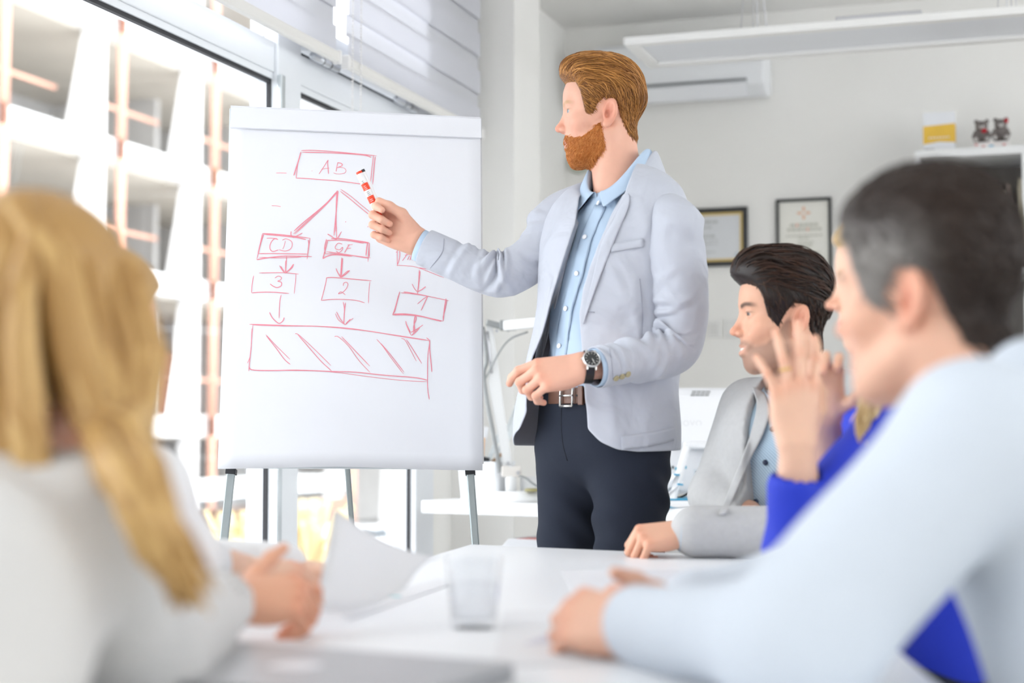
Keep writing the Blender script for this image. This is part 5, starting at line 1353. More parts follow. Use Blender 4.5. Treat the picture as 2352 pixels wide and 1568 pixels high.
RS = mloc((A + fold) * np.sin(PH), (B + fold) * np.cos(PH), Z)
shV, shF = loft(RS, True, False)
shirt = obj('shirt', vf_cw((shV, shF)), SHB, man, smooth=True, sub=1)
sh_tree = bvhtree.BVHTree.FromPolygons([tuple(v) for v in shV], shF)
def cast(tree, px, py):
    h = tree.ray_cast(Vector((0, 0, CAMZ)), Vector(ray(px, py)).normalized())
    return (np.array(h[0]), np.array(h[1])) if h[0] is not None else None
def strip_on(tree, left, right, off, n=16, m=5, fall=3.7):
    a = catmull(left, n); b = catmull(right, n); rows = []
    cam_ = np.array([0, 0, CAMZ]); last = fall
    for i in range(n):
        row = []
        for j in range(m):
            q = a[i] + (b[i] - a[i]) * j / (m - 1); h = cast(tree, q[0], q[1])
            if h is None: p = Pc(q[0], q[1], last)
            else: p = h[0]; last = p[1]
            row.append(p + unit(cam_ - p) * off)
        rows.append(row)
    return np.array(rows)
R_ = strip_on(sh_tree, [(1366, 470), (1333, 545), (1313, 628), (1290, 709), (1276, 795), (1270, 890)], [(1392, 474), (1361, 545), (1340, 628), (1316, 709), (1303, 795), (1296, 890)], 0.0030, 30, 6, 3.64)
R_[:, -1] += 0.0012 * np.sin(np.arange(30) * 1.7)[:, None] * np.array([1, 0, 0])
obj('placket', vf_cw(loft(R_, False)), SHB, shirt, smooth=True, solid=0.0022)
for px, py in ((1378, 468), (1345, 546), (1327, 628), (1302, 709), (1287, 795)):
    h = cast(sh_tree, px, py); c = h[0] + h[1] * 0.0045; nrm = h[1]
    b_ = obj('button', vf_cw(lathe(c, [(0.001, 0), (0.0058, 0), (0.0062, 0.0012), (0.0052, 0.0024), (0.0038, 0.0016), (0.001, 0.0016)], 20, nrm)), BTN, shirt, smooth=True)
# collar of the shirt: a stand and two wings folded over it
nc = np.array([0.2545, 3.752, 0.0])
def ring(rad_f, rad_s, z, phi, fw=0.0): return np.array([nc[0], nc[1], 0]) + np.outer(rad_s * np.sin(phi), ML) + np.outer(rad_f * np.cos(phi) + fw, MF) + np.outer(z, (0, 0, 1))
def wing(p0, p1, rows, m):
    phi = np.linspace(p0, p1, 26); u = np.abs(phi) / math.pi   # 0 front .. 1 back
    G = []
    for dr, zf, zbk in rows: G.append(ring(0.066 + dr, 0.070 + dr, zf + (zbk - zf) * ss(u, 0.05, 0.62), phi))
    return np.array(G)
for sgn, nm in ((1, 'near'), (-1, 'far')):
    G = wing(sgn * 0.10, sgn * math.pi, [(0.000, 1.525, 1.60), (0.003, 1.562, 1.668), (0.009, 1.565, 1.670), (0.020, 1.548, 1.645), (0.034, 1.520, 1.615)], nm)
    G[4, 0] += ML * sgn * 0.030 + np.array([0, 0, -0.004]); G[4, 1] += ML * sgn * 0.024; G[4, 2] += ML * sgn * 0.016; G[4, 3] += ML * sgn * 0.008; G[3, 0] += ML * sgn * 0.012
    obj('collar_wing', vf_cw(loft(G, False)), SHB, shirt, smooth=True, solid=0.0022, sub=1)

# --- jacket
jz = [0.94, 1.00, 1.10, 1.24, 1.40, 1.47, 1.525, 1.565, 1.598, 1.622]
ja = [0.196, 0.194, 0.186, 0.186, 0.196, 0.198, 0.192, 0.174, 0.136, 0.088]
jb = [0.150, 0.148, 0.138, 0.138, 0.145, 0.138, 0.122, 0.105, 0.090, 0.078]
ny, nt = 64, 110
near_t = ([0.94, 0.97, 1.0, 1.06, 1.10, 1.24, 1.30, 1.36, 1.44, 1.52, 1.622], [1352, 1350, 1348, 1341, 1336, 1331, 1341, 1356, 1386, 1428, 1462])
far_t = ([0.94, 1.05, 1.12, 1.20, 1.28, 1.36, 1.44, 1.52, 1.622], [1212, 1212, 1216, 1246, 1266, 1287, 1308, 1328, 1338])
tt = np.linspace(0, 1, nt)
zr = np.concatenate([np.linspace(0, 0.75, 44, endpoint=False), np.linspace(0.75, 1, ny - 44)])
JR = np.zeros((ny, nt, 3)); JD = np.zeros((ny, nt, 3))
def edge_phi(z, a, b, tgt, sgn):
    p = np.linspace(0.02, 1.75, 300) * sgn
    x, _ = proj(mloc(a * np.sin(p), b * np.cos(p), np.full(300, z)))
    if sgn < 0: k = x.argmin(); x = x[:k + 1]; p = p[:k + 1]
    return p[np.abs(x - tgt).argmin()]
zbot_t = np.interp(tt, [0, 0.03, 0.07, 0.12, 0.88, 0.93, 0.97, 1.0], [1.005, 0.975, 0.958, 0.953, 0.965, 0.990, 1.005, 1.045])
for i, w in enumerate(zr):
    z0 = 0.958 + (1.622 - 0.958) * w
    a = np.interp(z0, jz, ja); b = np.interp(z0, jz, jb)
    fl_ = 0.030 * (1 - ss(np.float64(z0), 1.02, 1.42))
    pn = edge_phi(z0, a, b, np.interp(z0, *near_t), 1); pf = edge_phi(z0, a + fl_, b + fl_, np.interp(z0, *far_t), -1)
    phi = pn + (2 * math.pi + pf - pn) * tt
    zc_ = zbot_t + (np.interp(tt, [0, 0.72, 0.88, 1], [1.622, 1.622, 1.598, 1.562]) - zbot_t) * w
    farw = ss(phi, math.pi * 1.15, math.pi * 1.6) * fl_
    aa = a + farw; bb = b + farw
    l = aa * np.sin(phi); fw = bb * np.cos(phi)
    JR[i] = mloc(l, fw, zc_)
    JD[i] = np.outer(np.sin(phi), ML) + np.outer(np.cos(phi), MF)
nf = sines(21, 16, 14, 38); nf2 = sines(22, 12, 45, 90)
H = 0.0042 * nf(JR[..., 0], JR[..., 1], JR[..., 2] * 0.55) + 0.0010 * nf2(JR[..., 0], JR[..., 1], JR[..., 2] * 0.6)
def crease(p0, p1, amp, wid):          # a soft fold drawn between two pixels of the near front
    X, Y = proj(JR); a = np.array(p0, float); b = np.array(p1, float); d = b - a; L2 = d @ d
    t = np.clip(((X - a[0]) * d[0] + (Y - a[1]) * d[1]) / L2, 0, 1)
    D = ((X - a[0]) * d[1] - (Y - a[1]) * d[0]) / math.sqrt(L2)
    e = np.hypot(X - a[0] - t * d[0], Y - a[1] - t * d[1])
    vis = (JD[..., 1] < 0.1)
    return vis * amp * (np.exp(-(e / wid) ** 2) - 0.8 * np.exp(-((e / wid) ** 2)) * (D > wid * 0.25) * 0.8)
for c in (((1470, 470), (1500, 560), 0.006, 14), ((1500, 480), (1478, 545), 0.005, 12), ((1400, 600), (1460, 720), 0.005, 18), ((1440, 590), (1475, 700), 0.004, 14), ((1400, 900), (1425, 1000), 0.005, 22), ((1500, 880), (1480, 990), 0.005, 22), ((1530, 860), (1540, 980), 0.004, 16), ((1460, 640), (1470, 800), 0.003, 10)):
    H += crease(*c)
JR = JR + JD * H[..., None]
jkV, jkF = loft(JR, False)
jacket = obj('jacket', vf_cw((jkV, jkF)), [JK, LIN], man, smooth=True)
md = jacket.modifiers.new('thick', 'SOLIDIFY'); md.thickness = 0.0045; md.offset = 1; md.material_offset = 1; md.material_offset_rim = 0
md = jacket.modifiers.new('sub', 'SUBSURF'); md.levels = 1; md.render_levels = 1
bm = bmesh.new(); bm.from_mesh(jacket.data)
c_ = cw(np.array([0.225, 3.75, 1.25])) - np.array(root_of(man))
sgn = sum(1 if (f_.calc_center_median() - Vector(c_)).dot(f_.normal) > 0 else -1 for f_ in bm.faces)
if sgn < 0: bmesh.ops.reverse_faces(bm, faces=bm.faces); bm.to_mesh(jacket.data)
bm.free()
jk_tree = bvhtree.BVHTree.FromPolygons([tuple(v) for v in jkV] , jkF)

SL = sleeve([Pc(1478, 462, 3.72), Pc(1545, 512, 3.605), Pc(1560, 640, 3.595), Pc(1566, 735, 3.60), Pc(1545, 800, 3.59), Pc(1470, 825, 3.54), Pc(1400, 838, 3.495), Pc(1369, 844, 3.475)],
            [0.026, 0.060, 0.062, 0.058, 0.056, 0.049, 0.047, 0.046], [(0.62, 0.05, 0.006, 0.0), (0.60, 0.03, 0.008, 0.9), (0.30, 0.08, 0.004, 0.6), (0.78, 0.06, 0.004, 0.0), (0.15, 0.05, 0.004, 0.3)], 4, n=90, amp=1.7)
slV, slF = loft(SL, True, False)
sleeveL = obj('sleeve', vf_cw((slV, slF)), JK, man, smooth=True, solid=0.003, sub=1, label='bent near sleeve with three horn buttons')
SR = sleeve([Pc(1350, 452, 3.84), Pc(1290, 505, 3.875), Pc(1230, 585, 3.85), Pc(1165, 628, 3.835), Pc(1115, 626, 3.835), Pc(1040, 598, 3.84), Pc(974, 568, 3.85)],
            [0.040, 0.064, 0.056, 0.054, 0.051, 0.046, 0.043], [(0.55, 0.06, 0.007, 0.0), (0.62, 0.05, 0.007, 0.8), (0.25, 0.05, 0.006, 1.2), (0.75, 0.07, 0.004, 0.4)], 9, n=90, amp=1.7)
srV, srF = loft(SR, True, False)
sleeveR = obj('sleeve', vf_cw((srV, srF)), JK, man, smooth=True, solid=0.003, sub=1, label='far sleeve of the outstretched arm')
for a, b, r, par in ((Pc(1385, 841, 3.485), Pc(1362, 845, 3.472), 0.041, sleeveL), (Pc(985, 573, 3.85), Pc(962, 562, 3.852), 0.039, sleeveR)):
    obj('shirt_cuff', vf_cw(tube([a, b], r, 32, caps=False)), SHB, par, smooth=True, solid=0.002)
sl_tree = bvhtree.BVHTree.FromPolygons([tuple(v) for v in slV], slF)
sr_tree = bvhtree.BVHTree.FromPolygons([tuple(v) for v in srV], srF)
for px, py in ((1414, 867), (1428, 863), (1441, 858)):
    h = cast(sl_tree, px, py); c = h[0] + h[1] * 0.002
    obj('cuff_button', vf_cw(lathe(c, [(0.001, 0), (0.0070, 0), (0.0074, 0.0015), (0.0058, 0.0034), (0.0040, 0.0024), (0.001, 0.0026)], 20, h[1])), HORN, sleeveL, smooth=True)
def seam(tree, pts, par, off=0.0026, r=0.0008, m=THREAD):
    C = catmull(np.array(pts, float), 24); P = []
    for q in C:
        h = cast(tree, *q)
        if h is not None: P.append(h[0] + unit(np.array([0, 0, CAMZ]) - h[0]) * off)
    if len(P) > 3: obj('seam', vf_cw(tube(np.array(P), r, 5)), m, par, smooth=True)
seam(sl_tree, [(1400, 800), (1406, 840), (1408, 872)], sleeveL); seam(sr_tree, [(1020, 548), (1015, 580), (986, 618)], sleeveR)
both = bvhtree.BVHTree.FromPolygons([tuple(v) for v in np.concatenate([jkV, shV])], list(jkF) + [tuple(i + len(jkV) for i in f_) for f_ in shF])
def lapel(n, left, right, off, n_=20, m_=6, fall=3.62, rim=0.006):
    R_ = strip_on(both, left, right, off, n_, m_, fall)
    d0 = R_[..., 1].copy()
    for j in range(m_): R_[:, j] = np.stack([np.convolve(np.pad(R_[:, j, k], 2, mode='edge'), np.ones(5) / 5, 'valid') for k in range(3)], 1)
    return obj(n, vf_cw(loft(R_, False)), JK, jacket, smooth=True, solid=0.004, sub=1)
lapel('lapel', [(1432, 440), (1412, 478), (1393, 515), (1379, 565), (1368, 610), (1346, 706), (1336, 752)], [(1437, 440), (1451, 456), (1436, 495), (1411, 553), (1391, 603), (1352, 706), (1339, 752)], 0.010)
lapel('lapel', [(1320, 432), (1298, 490), (1278, 560), (1262, 640), (1246, 720), (1232, 800), (1224, 860)], [(1352, 447), (1338, 490), (1313, 560), (1293, 640), (1272, 720), (1254, 790), (1240, 850)], 0.008, fall=3.72)
R_ = strip_on(jk_tree, [(1404, 561), (1440, 554), (1477, 547)], [(1403, 579), (1440, 573), (1478, 567)], 0.0075, 12, 4)
obj('breast_pocket', vf_cw(loft(R_, False)), JK, jacket, smooth=True, solid=0.0024)
R_ = strip_on(jk_tree, [(1427, 1000), (1490, 992), (1556, 978)], [(1428, 1033), (1490, 1026), (1556, 1010)], 0.0075, 14, 5)
obj('pocket_flap', vf_cw(loft(R_, False)), JK, jacket, smooth=True, solid=0.0024)
seam(jk_tree, [(1470, 640), (1476, 720), (1472, 800)], jacket, 0.007); seam(jk_tree, [(1345, 716), (1355, 716), (1365, 717)], jacket, 0.008, 0.0014)
# collar of the jacket round the back of the neck
phi = np.linspace(0.31 * math.pi, 1.42 * math.pi, 34); u_ = ss(np.minimum(phi, 2 * math.pi - phi) / math.pi, 0.2, 0.66)
G = np.array([ring(0.082 + dr, 0.084 + dr, zf + (zk - zf) * u_, phi) for dr, zf, zk in ((0.0, 1.525, 1.590), (0.003, 1.556, 1.664), (0.009, 1.558, 1.667), (0.020, 1.545, 1.635), (0.031, 1.530, 1.606))])
obj('jacket_collar', vf_cw(loft(G, False)), JK, jacket, smooth=True, solid=0.003, sub=1)

# --- trousers, belt, shoes
f = Field((-0.05, 3.45, 0.03), (0.48, 4.05, 1.09), 0.0045)
def mp(l, fw, z): return mloc(l, fw, np.float64(z))
for l in (-0.052, 0.052): f.cone(mp(l, 0.0, 1.10), mp(l * 1.15, 0.0, 0.97), 0.107, 0.114, 0.03)
f.cone(mp(0.0, 0.0, 1.10), mp(0, 0.0, 0.98), 0.108, 0.112, 0.03)
f.chain([mp(-0.085, 0.0, 0.95), mp(-0.095, 0.01, 0.74), mp(-0.095, 0.02, 0.50), mp(-0.095, 0.0, 0.06)], [0.098, 0.078, 0.066, 0.058], 0.015)
f.chain([mp(0.085, 0.0, 0.95), mp(0.098, 0.01, 0.74), mp(0.10, 0.02, 0.50), mp(0.10, 0.0, 0.06)], [0.098, 0.080, 0.066, 0.058], 0.015)
nf = sines(31, 12, 20, 50)
f.warp(lambda x, y, z: 0.0025 * nf(x, y, z * 0.5) + 0.0045 * np.sin(z * 80 + (x - 0.1) * 55 + (y - 3.7) * 30) * ss(-z, -0.97, -0.88) * ss(z, 0.68, 0.76) * (0.5 + 0.5 * np.sin(x * 30 + z * 11)))
V, Q = f.mesh(2); trousers = obj('trousers', (cw(V), Q), TRO, man, smooth=True)
tr_tree = bvhtree.BVHTree.FromPolygons([tuple(v) for v in V], [tuple(q) for q in Q])
TSEAM = mat('trouser seam', (0.012, 0.014, 0.022), 0.9, noise=0.05)
seam(tr_tree, [(1290, 930), (1289, 975), (1293, 1020), (1303, 1058)], trousers, 0.0004, 0.0011, TSEAM)
ph = np.linspace(0, 2 * math.pi, 64, endpoint=False)
def belt_row(rr, z): return mloc((0.156 + rr) * np.sin(ph), (0.1125 + rr) * np.cos(ph), np.full(64, z))
belt = obj('belt', vf_cw(loft(np.array([belt_row(0.0, 1.063), belt_row(0.006, 1.064), belt_row(0.006, 1.100), belt_row(0.0, 1.101)]), True, False)), BELT, man, smooth=False, bevel=0.001)
def bp_(l, z, out): return mloc(np.float64((0.156 + 0.006) * math.sin(l)), np.float64((0.1125 + 0.006 + out) * math.cos(l)), np.float64(z))
loopb = [bp_(-0.10, 1.058, 0.006), bp_(0.14, 1.058, 0.006), bp_(0.14, 1.106, 0.006), bp_(-0.10, 1.106, 0.006), bp_(-0.10, 1.058, 0.006)]
bk_ = obj('buckle', vf_cw(merge([cyl(loopb[i], loopb[i + 1], 0.0028, n=8) for i in range(4)] + [cyl(bp_(-0.10, 1.082, 0.008), bp_(0.16, 1.082, 0.009), 0.0022, n=8)])), CHR, belt, smooth=True)
obj('belt_loop', vf_cw(obox(bp_(0.28, 1.082, 0.004), (ML, MF, (0, 0, 1)), (0.008, 0.003, 0.022))), BELT, belt, bevel=0.002)
for l in (0.20, 0.40, 0.5): obj('belt_hole', vf_cw(cyl(bp_(l, 1.082, -0.002), bp_(l, 1.082, 0.0035), 0.0022, n=8)), RUBBER, belt)
def shoe(par, heel, d, m):
    d = unit([d[0], d[1], 0]); e = np.array([-d[1], d[0], 0]); h_ = np.array([heel[0], heel[1], 0.0])
    lo = h_ - 0.2; hi = h_ + 0.36; lo[2] = -0.01; hi[2] = 0.16
    f = Field(lo, hi, 0.006)
    f.ell(h_ + d * 0.02 + (0, 0, 0.05), (0.045, 0.045, 0.05)).cone(h_ + d * 0.02 + (0, 0, 0.038), h_ + d * 0.17 + (0, 0, 0.034), 0.038, 0.034, 0.03).cone(h_ + d * 0.02 + (0, 0, 0.08), h_ + d * 0.02 + (0, 0, 0.13), 0.038, 0.038, 0.03)
    f.cone(h_ + d * 0.10 + e * 0.012 + (0, 0, 0.03), h_ + d * 0.20 + (0, 0, 0.028), 0.034, 0.028, 0.03)
    f.v = np.maximum(f.v, -( (f.lo[2] + np.arange(f.n[2]) * f.h)[None, None, :] - 0.004).astype(np.float32))
    V, Q = f.mesh(1); obj('shoe', (cw(V), Q), m, par, smooth=True)
SHOE = mat('dark shoe leather', (0.03, 0.022, 0.02), 0.35, noise=0.1)
for l in (-0.095, 0.10): shoe(man, mp(l, -0.02, 0)[:2], MF[:2], SHOE)

# --- wrist watch
wd_ = unit(Pc(1369, 844, 3.475) - Pc(1338, 842, 3.47)); wc = Pc(1350, 843, 3.468)
wn_ = unit(np.array([0.02, -0.88, 0.42])); wn_ = unit(wn_ - wd_ * (wn_ @ wd_)); wt_ = np.cross(wn_, wd_)
wa = thing('wrist_watch', cw(wc), 'steel watch with a black dial and black strap on the left wrist', 'watch')
th = np.linspace(0, 2 * math.pi, 40, endpoint=False)
def srow(off, ex): return [wc + wd_ * off + (0.0345 + ex) * (math.cos(a) * wn_ * 0.88 + math.sin(a) * wt_ * 1.0) for a in th]
obj('strap', vf_cw(loft(np.array([srow(-0.0095, 0.0), srow(-0.0095, 0.003), srow(0.0095, 0.003), srow(0.0095, 0.0)]), True, False)), mat('black strap leather', (0.008, 0.008, 0.009), 0.3, noise=0.1, bump=0.2, bscale=300), wa, smooth=False)
cf = wc + wn_ * 0.0335
obj('case', vf_cw(lathe(cf, [(0.001, -0.002), (0.0175, -0.002), (0.0200, 0.001), (0.0200, 0.006), (0.0180, 0.0082), (0.0172, 0.0075), (0.001, 0.0072)], 40, wn_)), CHR, wa, smooth=False)
obj('dial', vf_cw(lathe(cf, [(0.001, 0.0073), (0.0168, 0.0073), (0.0168, 0.0078), (0.001, 0.0079)], 40, wn_)), mat('watch dial', (0.03, 0.032, 0.034), 0.25, noise=0.05), wa)
up_w = unit(wt_ if wt_[2] > 0 else -wt_); rt_w = np.cross(up_w, wn_)
for k in range(12):
    a = k * math.pi / 6; e = up_w * math.cos(a) + rt_w * math.sin(a)
    obj('hour_mark', vf_cw(bar(cf + wn_ * 0.0080 + e * 0.0108, cf + wn_ * 0.0080 + e * 0.0152, 0.0010, 0.0005, up=wn_)), CHR, wa)
for a, L_ in ((2.55, 0.0085), (2.75, 0.0125)):
    e = up_w * math.cos(a) + rt_w * math.sin(a); obj('hand', vf_cw(bar(cf + wn_ * 0.0084, cf + wn_ * 0.0084 + e * L_, 0.0012, 0.0005, up=wn_)), CHR, wa)
for s_ in (-1, 1):
    for q in (-1, 1): obj('lug', vf_cw(bar(cf + up_w * s_ * 0.016 + wd_ * q * 0.0095 + wn_ * 0.002, cf + up_w * s_ * 0.024 + wd_ * q * 0.0095 - wn_ * 0.001, 0.004, 0.004, up=wn_)), CHR, wa, bevel=0.001)
obj('crown', vf_cw(cyl(cf - wd_ * 0.0195 + wn_ * 0.003, cf - wd_ * 0.0235 + wn_ * 0.003, 0.0024, n=10)), CHR, wa)

# --- marker in the right hand
m0, m1 = Pc(873, 500, 3.838), Pc(825, 396, 3.836)
md_ = unit(m1 - m0); ML_ = np.linalg.norm(m1 - m0)
mk = thing('marker', cw(m0), 'red and white board marker held against the chart', 'marker')
MW = mat('marker white', (0.84, 0.83, 0.84), 0.3, noise=0.01); MR = mat('marker red', (0.85, 0.06, 0.015), 0.35, noise=0.02)
def seg(n, t0, t1, r0, r1, m, par=mk): return obj(n, vf_cw(tube([m0 + md_ * t0, m0 + md_ * t1], [r0, r1], 24)), m, par, smooth=False)
bdy = seg('barrel', 0.022, ML_ - 0.004, 0.0088, 0.0088, MW)
seg('neck', -0.02, 0.022, 0.0066, 0.0080, MR)
seg('end_plug', ML_ - 0.004, ML_ + 0.002, 0.0080, 0.0076, MR)
seg('red_band', 0.040, 0.058, 0.00895, 0.00895, MR, bdy); seg('red_band', 0.074, 0.092, 0.00895, 0.00895, MR, bdy)
vc = unit(np.array([0, 0, CAMZ]) - m0); sdm = unit(np.cross(md_, vc))
for k, t_ in enumerate((0.062, 0.066, 0.070, 0.095, 0.099)):
    c = m0 + md_ * t_ + vc * 0.0089; obj('print', vf_cw(bar(c - sdm * 0.004, c + sdm * (0.003 - 0.0006 * k), 0.0012, 0.0004, up=vc)), INK, bdy)
for k, t_ in enumerate((0.046, 0.050, 0.078, 0.082, 0.086)):
    c = m0 + md_ * t_ + vc * 0.0091; obj('print', vf_cw(bar(c - sdm * 0.004, c + sdm * (0.003 - 0.0006 * k), 0.0010, 0.0004, up=vc)), MW, bdy)
sgx = sdm if sdm[0] > 0 else -sdm
seg2 = lambda n, t0, t1, r, m: obj(n, vf_cw(tube([m0 + md_ * t0 + sgx * 0.0105 - vc * 0.002, m0 + md_ * t1 + sgx * 0.0105 - vc * 0.002], r, 16)), m, mk, smooth=False)
seg2('cap_clip', 0.03, ML_ - 0.004, 0.0050, MW); seg2('clip_tip', ML_ - 0.004, ML_ + 0.003, 0.0046, RUBBER)
# ================================================================ seated people
def chair(c, d, label):
    """plain meeting chair: seat centre c (plan), d = direction the sitter faces"""
    d = unit([d[0], d[1], 0]); e = np.array([-d[1], d[0], 0]); c = np.array([c[0], c[1], 0.0])
    t = thing('meeting_chair', cw(c), label, 'chair', 'chairs round the meeting table')
    G = mat('chair grey fabric', (0.10, 0.10, 0.11), 0.9, noise=0.1, nscale=80)
    obj('seat', vf_cw(obox(c + (0, 0, 0.44), (d, e, (0, 0, 1)), (0.20, 0.20, 0.025))), G, t, bevel=0.015)
    obj('backrest', vf_cw(obox(c - d * 0.215 + (0, 0, 0.60), (d, e, (0, 0, 1)), (0.012, 0.18, 0.09))), G, t, bevel=0.01)
    for a in (-1, 1):
        obj('back_post', vf_cw(cyl(c - d * 0.20 + e * a * 0.14 + (0, 0, 0.42), c - d * 0.218 + e * a * 0.14 + (0, 0, 0.62), 0.009, n=8)), STEEL, t, smooth=True)
        for b in (-1, 1): obj('leg', vf_cw(cyl(c + d * b * 0.17 + e * a * 0.17, c + d * b * 0.16 + e * a * 0.16 + (0, 0, 0.42), 0.011, n=10)), STEEL, t, smooth=True)
    return t

def seated_body(pel, chest, sh, arms, fwd, w=1.0, h=0.009):
    """hidden part of a sitter: torso, upper limbs, thighs, shins"""
    pel, chest = np.asarray(pel, float), np.asarray(chest, float); d = unit([fwd[0], fwd[1], 0]); e = np.array([-d[1], d[0], 0])
    pts = [pel, chest] + [p for a in arms for p in a]
    kn = [pel + d * 0.40 + e * s_ * 0.09 for s_ in (-1, 1)]
    an = [np.array([*(k + d * 0.03)[:2], 0.08]) for k in kn]
    A = np.array([np.asarray(p, float) for p in pts + kn + an]); lo = A.min(0) - 0.16; hi = A.max(0) + 0.16
    f = Field(lo, hi, h)
    for s_ in (-1, 1):
        f.cone(pel + e * s_ * 0.05, chest + e * s_ * 0.05, 0.085 * w, 0.085 * w, 0.03)
        f.chain([pel + e * s_ * 0.08, kn[(s_ + 1) // 2], an[(s_ + 1) // 2]], [0.066 * w, 0.045, 0.032], 0.02)
    f.cone(sh[0], sh[1], 0.045, 0.045, 0.03)
    for a in arms: f.chain(a, [0.036, 0.033, 0.026][:len(a)], 0.02)
    return f.mesh(2), kn, an, e, d

def trousers_shoes(par, pel, kn, an, e, m, w=1.0):
    A = np.array([pel] + list(kn) + list(an)); f = Field(A.min(0) - 0.17, A.max(0) + 0.17, 0.008)
    f.cone(pel + (0, 0, 0.02) + e * 0.07, pel + (0, 0, 0.02) - e * 0.07, 0.12 * w, 0.12 * w, 0.03)
    for s_ in (0, 1): f.chain([pel + e * (2 * s_ - 1) * 0.08, kn[s_], an[s_]], [0.095 * w, 0.068 * w, 0.06], 0.02)
    V, Q = f.mesh(2); obj('trousers', (cw(V), Q), m, par, smooth=True)
    for a in an: shoe(par, a[:2], (kn[0] - pel)[:2], SHOE)

def garment(par, name, m, lo, hi, build, h=0.005, amp=0.003, seed=1, freq=(15, 45), sm=2, cut=None):
    f = Field(lo, hi, h); build(f)
    nf = sines(seed, 14, *freq)
    f.warp(lambda x, y, z: amp * nf(x, y, z * 0.7))
    if cut is not None: cut(f)
    V, Q = f.mesh(sm); return obj(name, (cw(V), Q), m, par, smooth=True), V, Q

def pelvis(c, z=0.56): return np.array([c[0], c[1], z])

# ---------------------------------------------------------------- dark-haired man in grey at the far end
GJ = mat('grey marl jersey', (0.50, 0.50, 0.50), 0.95, noise=0.10, nscale=90, bump=0.15, bscale=500)
GL = mat('grey jacket piping', (0.66, 0.66, 0.68), 0.9, noise=0.05)
STR = mat('striped blue shirt', (0.55, 0.68, 0.78), 0.85, stripes=('DIAGONAL', 130, (0.30, 0.42, 0.54)))
NAVYB = mat('navy button', (0.02, 0.03, 0.07), 0.4, noise=0.05)
SK2 = (0.74, 0.42, 0.29)
ga = thing('person', cw(np.array([0.64, 3.50, 0.0])), 'smiling dark-haired man in a grey knit jacket with one fist on the table', 'person')
gF = unit((-0.65, -0.76, 0)); gL = np.array([-gF[1], gF[0], 0])
gp = np.array([0.66, 3.58, 0.56]); gch = np.array([0.625, 3.46, 0.98])
gS = [Pc(1925, 925, 3.30), Pc(1722, 935, 3.60)]
ghd = Head(Pc(1803, 735, 3.42), (-0.998, -0.06), 1.04, np.array([0.625, 3.47, 1.08]), h=0.0026, smile=True, pitch=0.03)
gw = Pc(1576, 1218, 3.215)
gh = Hand(gw, (-1, -0.02, -0.12), (-0.1, -0.45, 0.9), 'L', [(58, 70, 40), (62, 78, 42), (64, 80, 42), (66, 78, 40)], thumb=((0.65, 0.55, -0.5), (0.9, 0.1, -0.4), (0.9, -0.2, -0.3)), arm=Pc(1700, 1228, 3.21), h=0.0026)
gE = Pc(1895, 1225, 3.20)
gE2 = Pc(1645, 1135, 3.52); gW2 = np.array([0.53, 3.40, 0.80])
(bV, bQ), kn, an, e_, d_ = seated_body(gp, gch, gS, [[gS[0], gE, gw + (0.12, 0, 0)], [gS[1], gE2, gW2]], gF)
gh2 = Hand(gW2, (0.4, -0.75, -0.3), (0, -0.2, 1), 'R', [(30, 40, 20)] * 4, arm=gE2 * 0.3 + gW2 * 0.7, h=0.0032)
parts = head_hand_parts(ghd, SK2, [gh, gh2], lip=(0.64, 0.34, 0.25), brow=(0.03, 0.018, 0.012), stubble=(0.12, 0.075, 0.06))
parts.append((bV, bQ, np.tile(np.array(SK2), (len(bV), 1)))); body_mesh(parts, ga)
ghd.eyes(ga, (0.06, 0.03, 0.015))
gtm = obj('teeth', vf_cw((ghd.out(tube(catmull([(-0.024, -0.0765, -0.0585), (0, -0.0880, -0.0645), (0.024, -0.0765, -0.0585)], 12), 0.0042, 8)[0]), tube(catmull([(-0.024, -0.0765, -0.0585), (0, -0.0880, -0.0645), (0.024, -0.0765, -0.0585)], 12), 0.0042, 8)[1])), mat('teeth', (0.85, 0.82, 0.76), 0.3, noise=0.01), ga, smooth=True)
dk_mask = interp_mask([-0.12, -0.088, -0.072, -0.062, -0.050, -0.028, -0.016, 0.000, 0.028, 0.038, 0.060, 0.12], [0.070, 0.070, 0.062, 0.045, 0.00, -0.022, 0.006, 0.029, 0.024, -0.02, -0.062, -0.074])
def dthick(V):
    x, y, z = V.T
    return 0.005 + 0.006 * ss(z, 0, 0.05) + 0.017 * ss(z, 0.05, 0.115) + 0.016 * ss(-y, 0.01, 0.08) * ss(z, 0.055, 0.09)
cv, cq, cn, cm = ghd.cap(dk_mask, dthick)
rg = np.random.default_rng(5)
s1 = strands(cv, cn, (cm > 0.003) * ss(cv[:, 2], 0.04, 0.07), 500, lambda p: np.array([0.05, 1.0, 0.1 if p[1] < -0.05 else -0.2]), 8, 0.010, 0.006, 0.0016, rg, jit=0.25, stop=dk_mask)
s2 = strands(cv, cn, (cm > 0.0) * (1 - ss(cv[:, 2], 0.05, 0.08)), 900, lambda p: np.array([0, 0.4, -0.9]), 4, 0.005, 0.003, 0.0009, rg, stop=dk_mask)
mv, mq = qmerge([(s1[0], s1[1]), (s2[0], s2[1])])
hair_obj('hair', ga, ghd, (cv, cq), (mv, mq, np.concatenate([s1[2], s2[2] + s1[2].max() + 1])), (0.012, 0.006, 0.004), (0.065, 0.028, 0.016), (0.014, 0.007, 0.005))
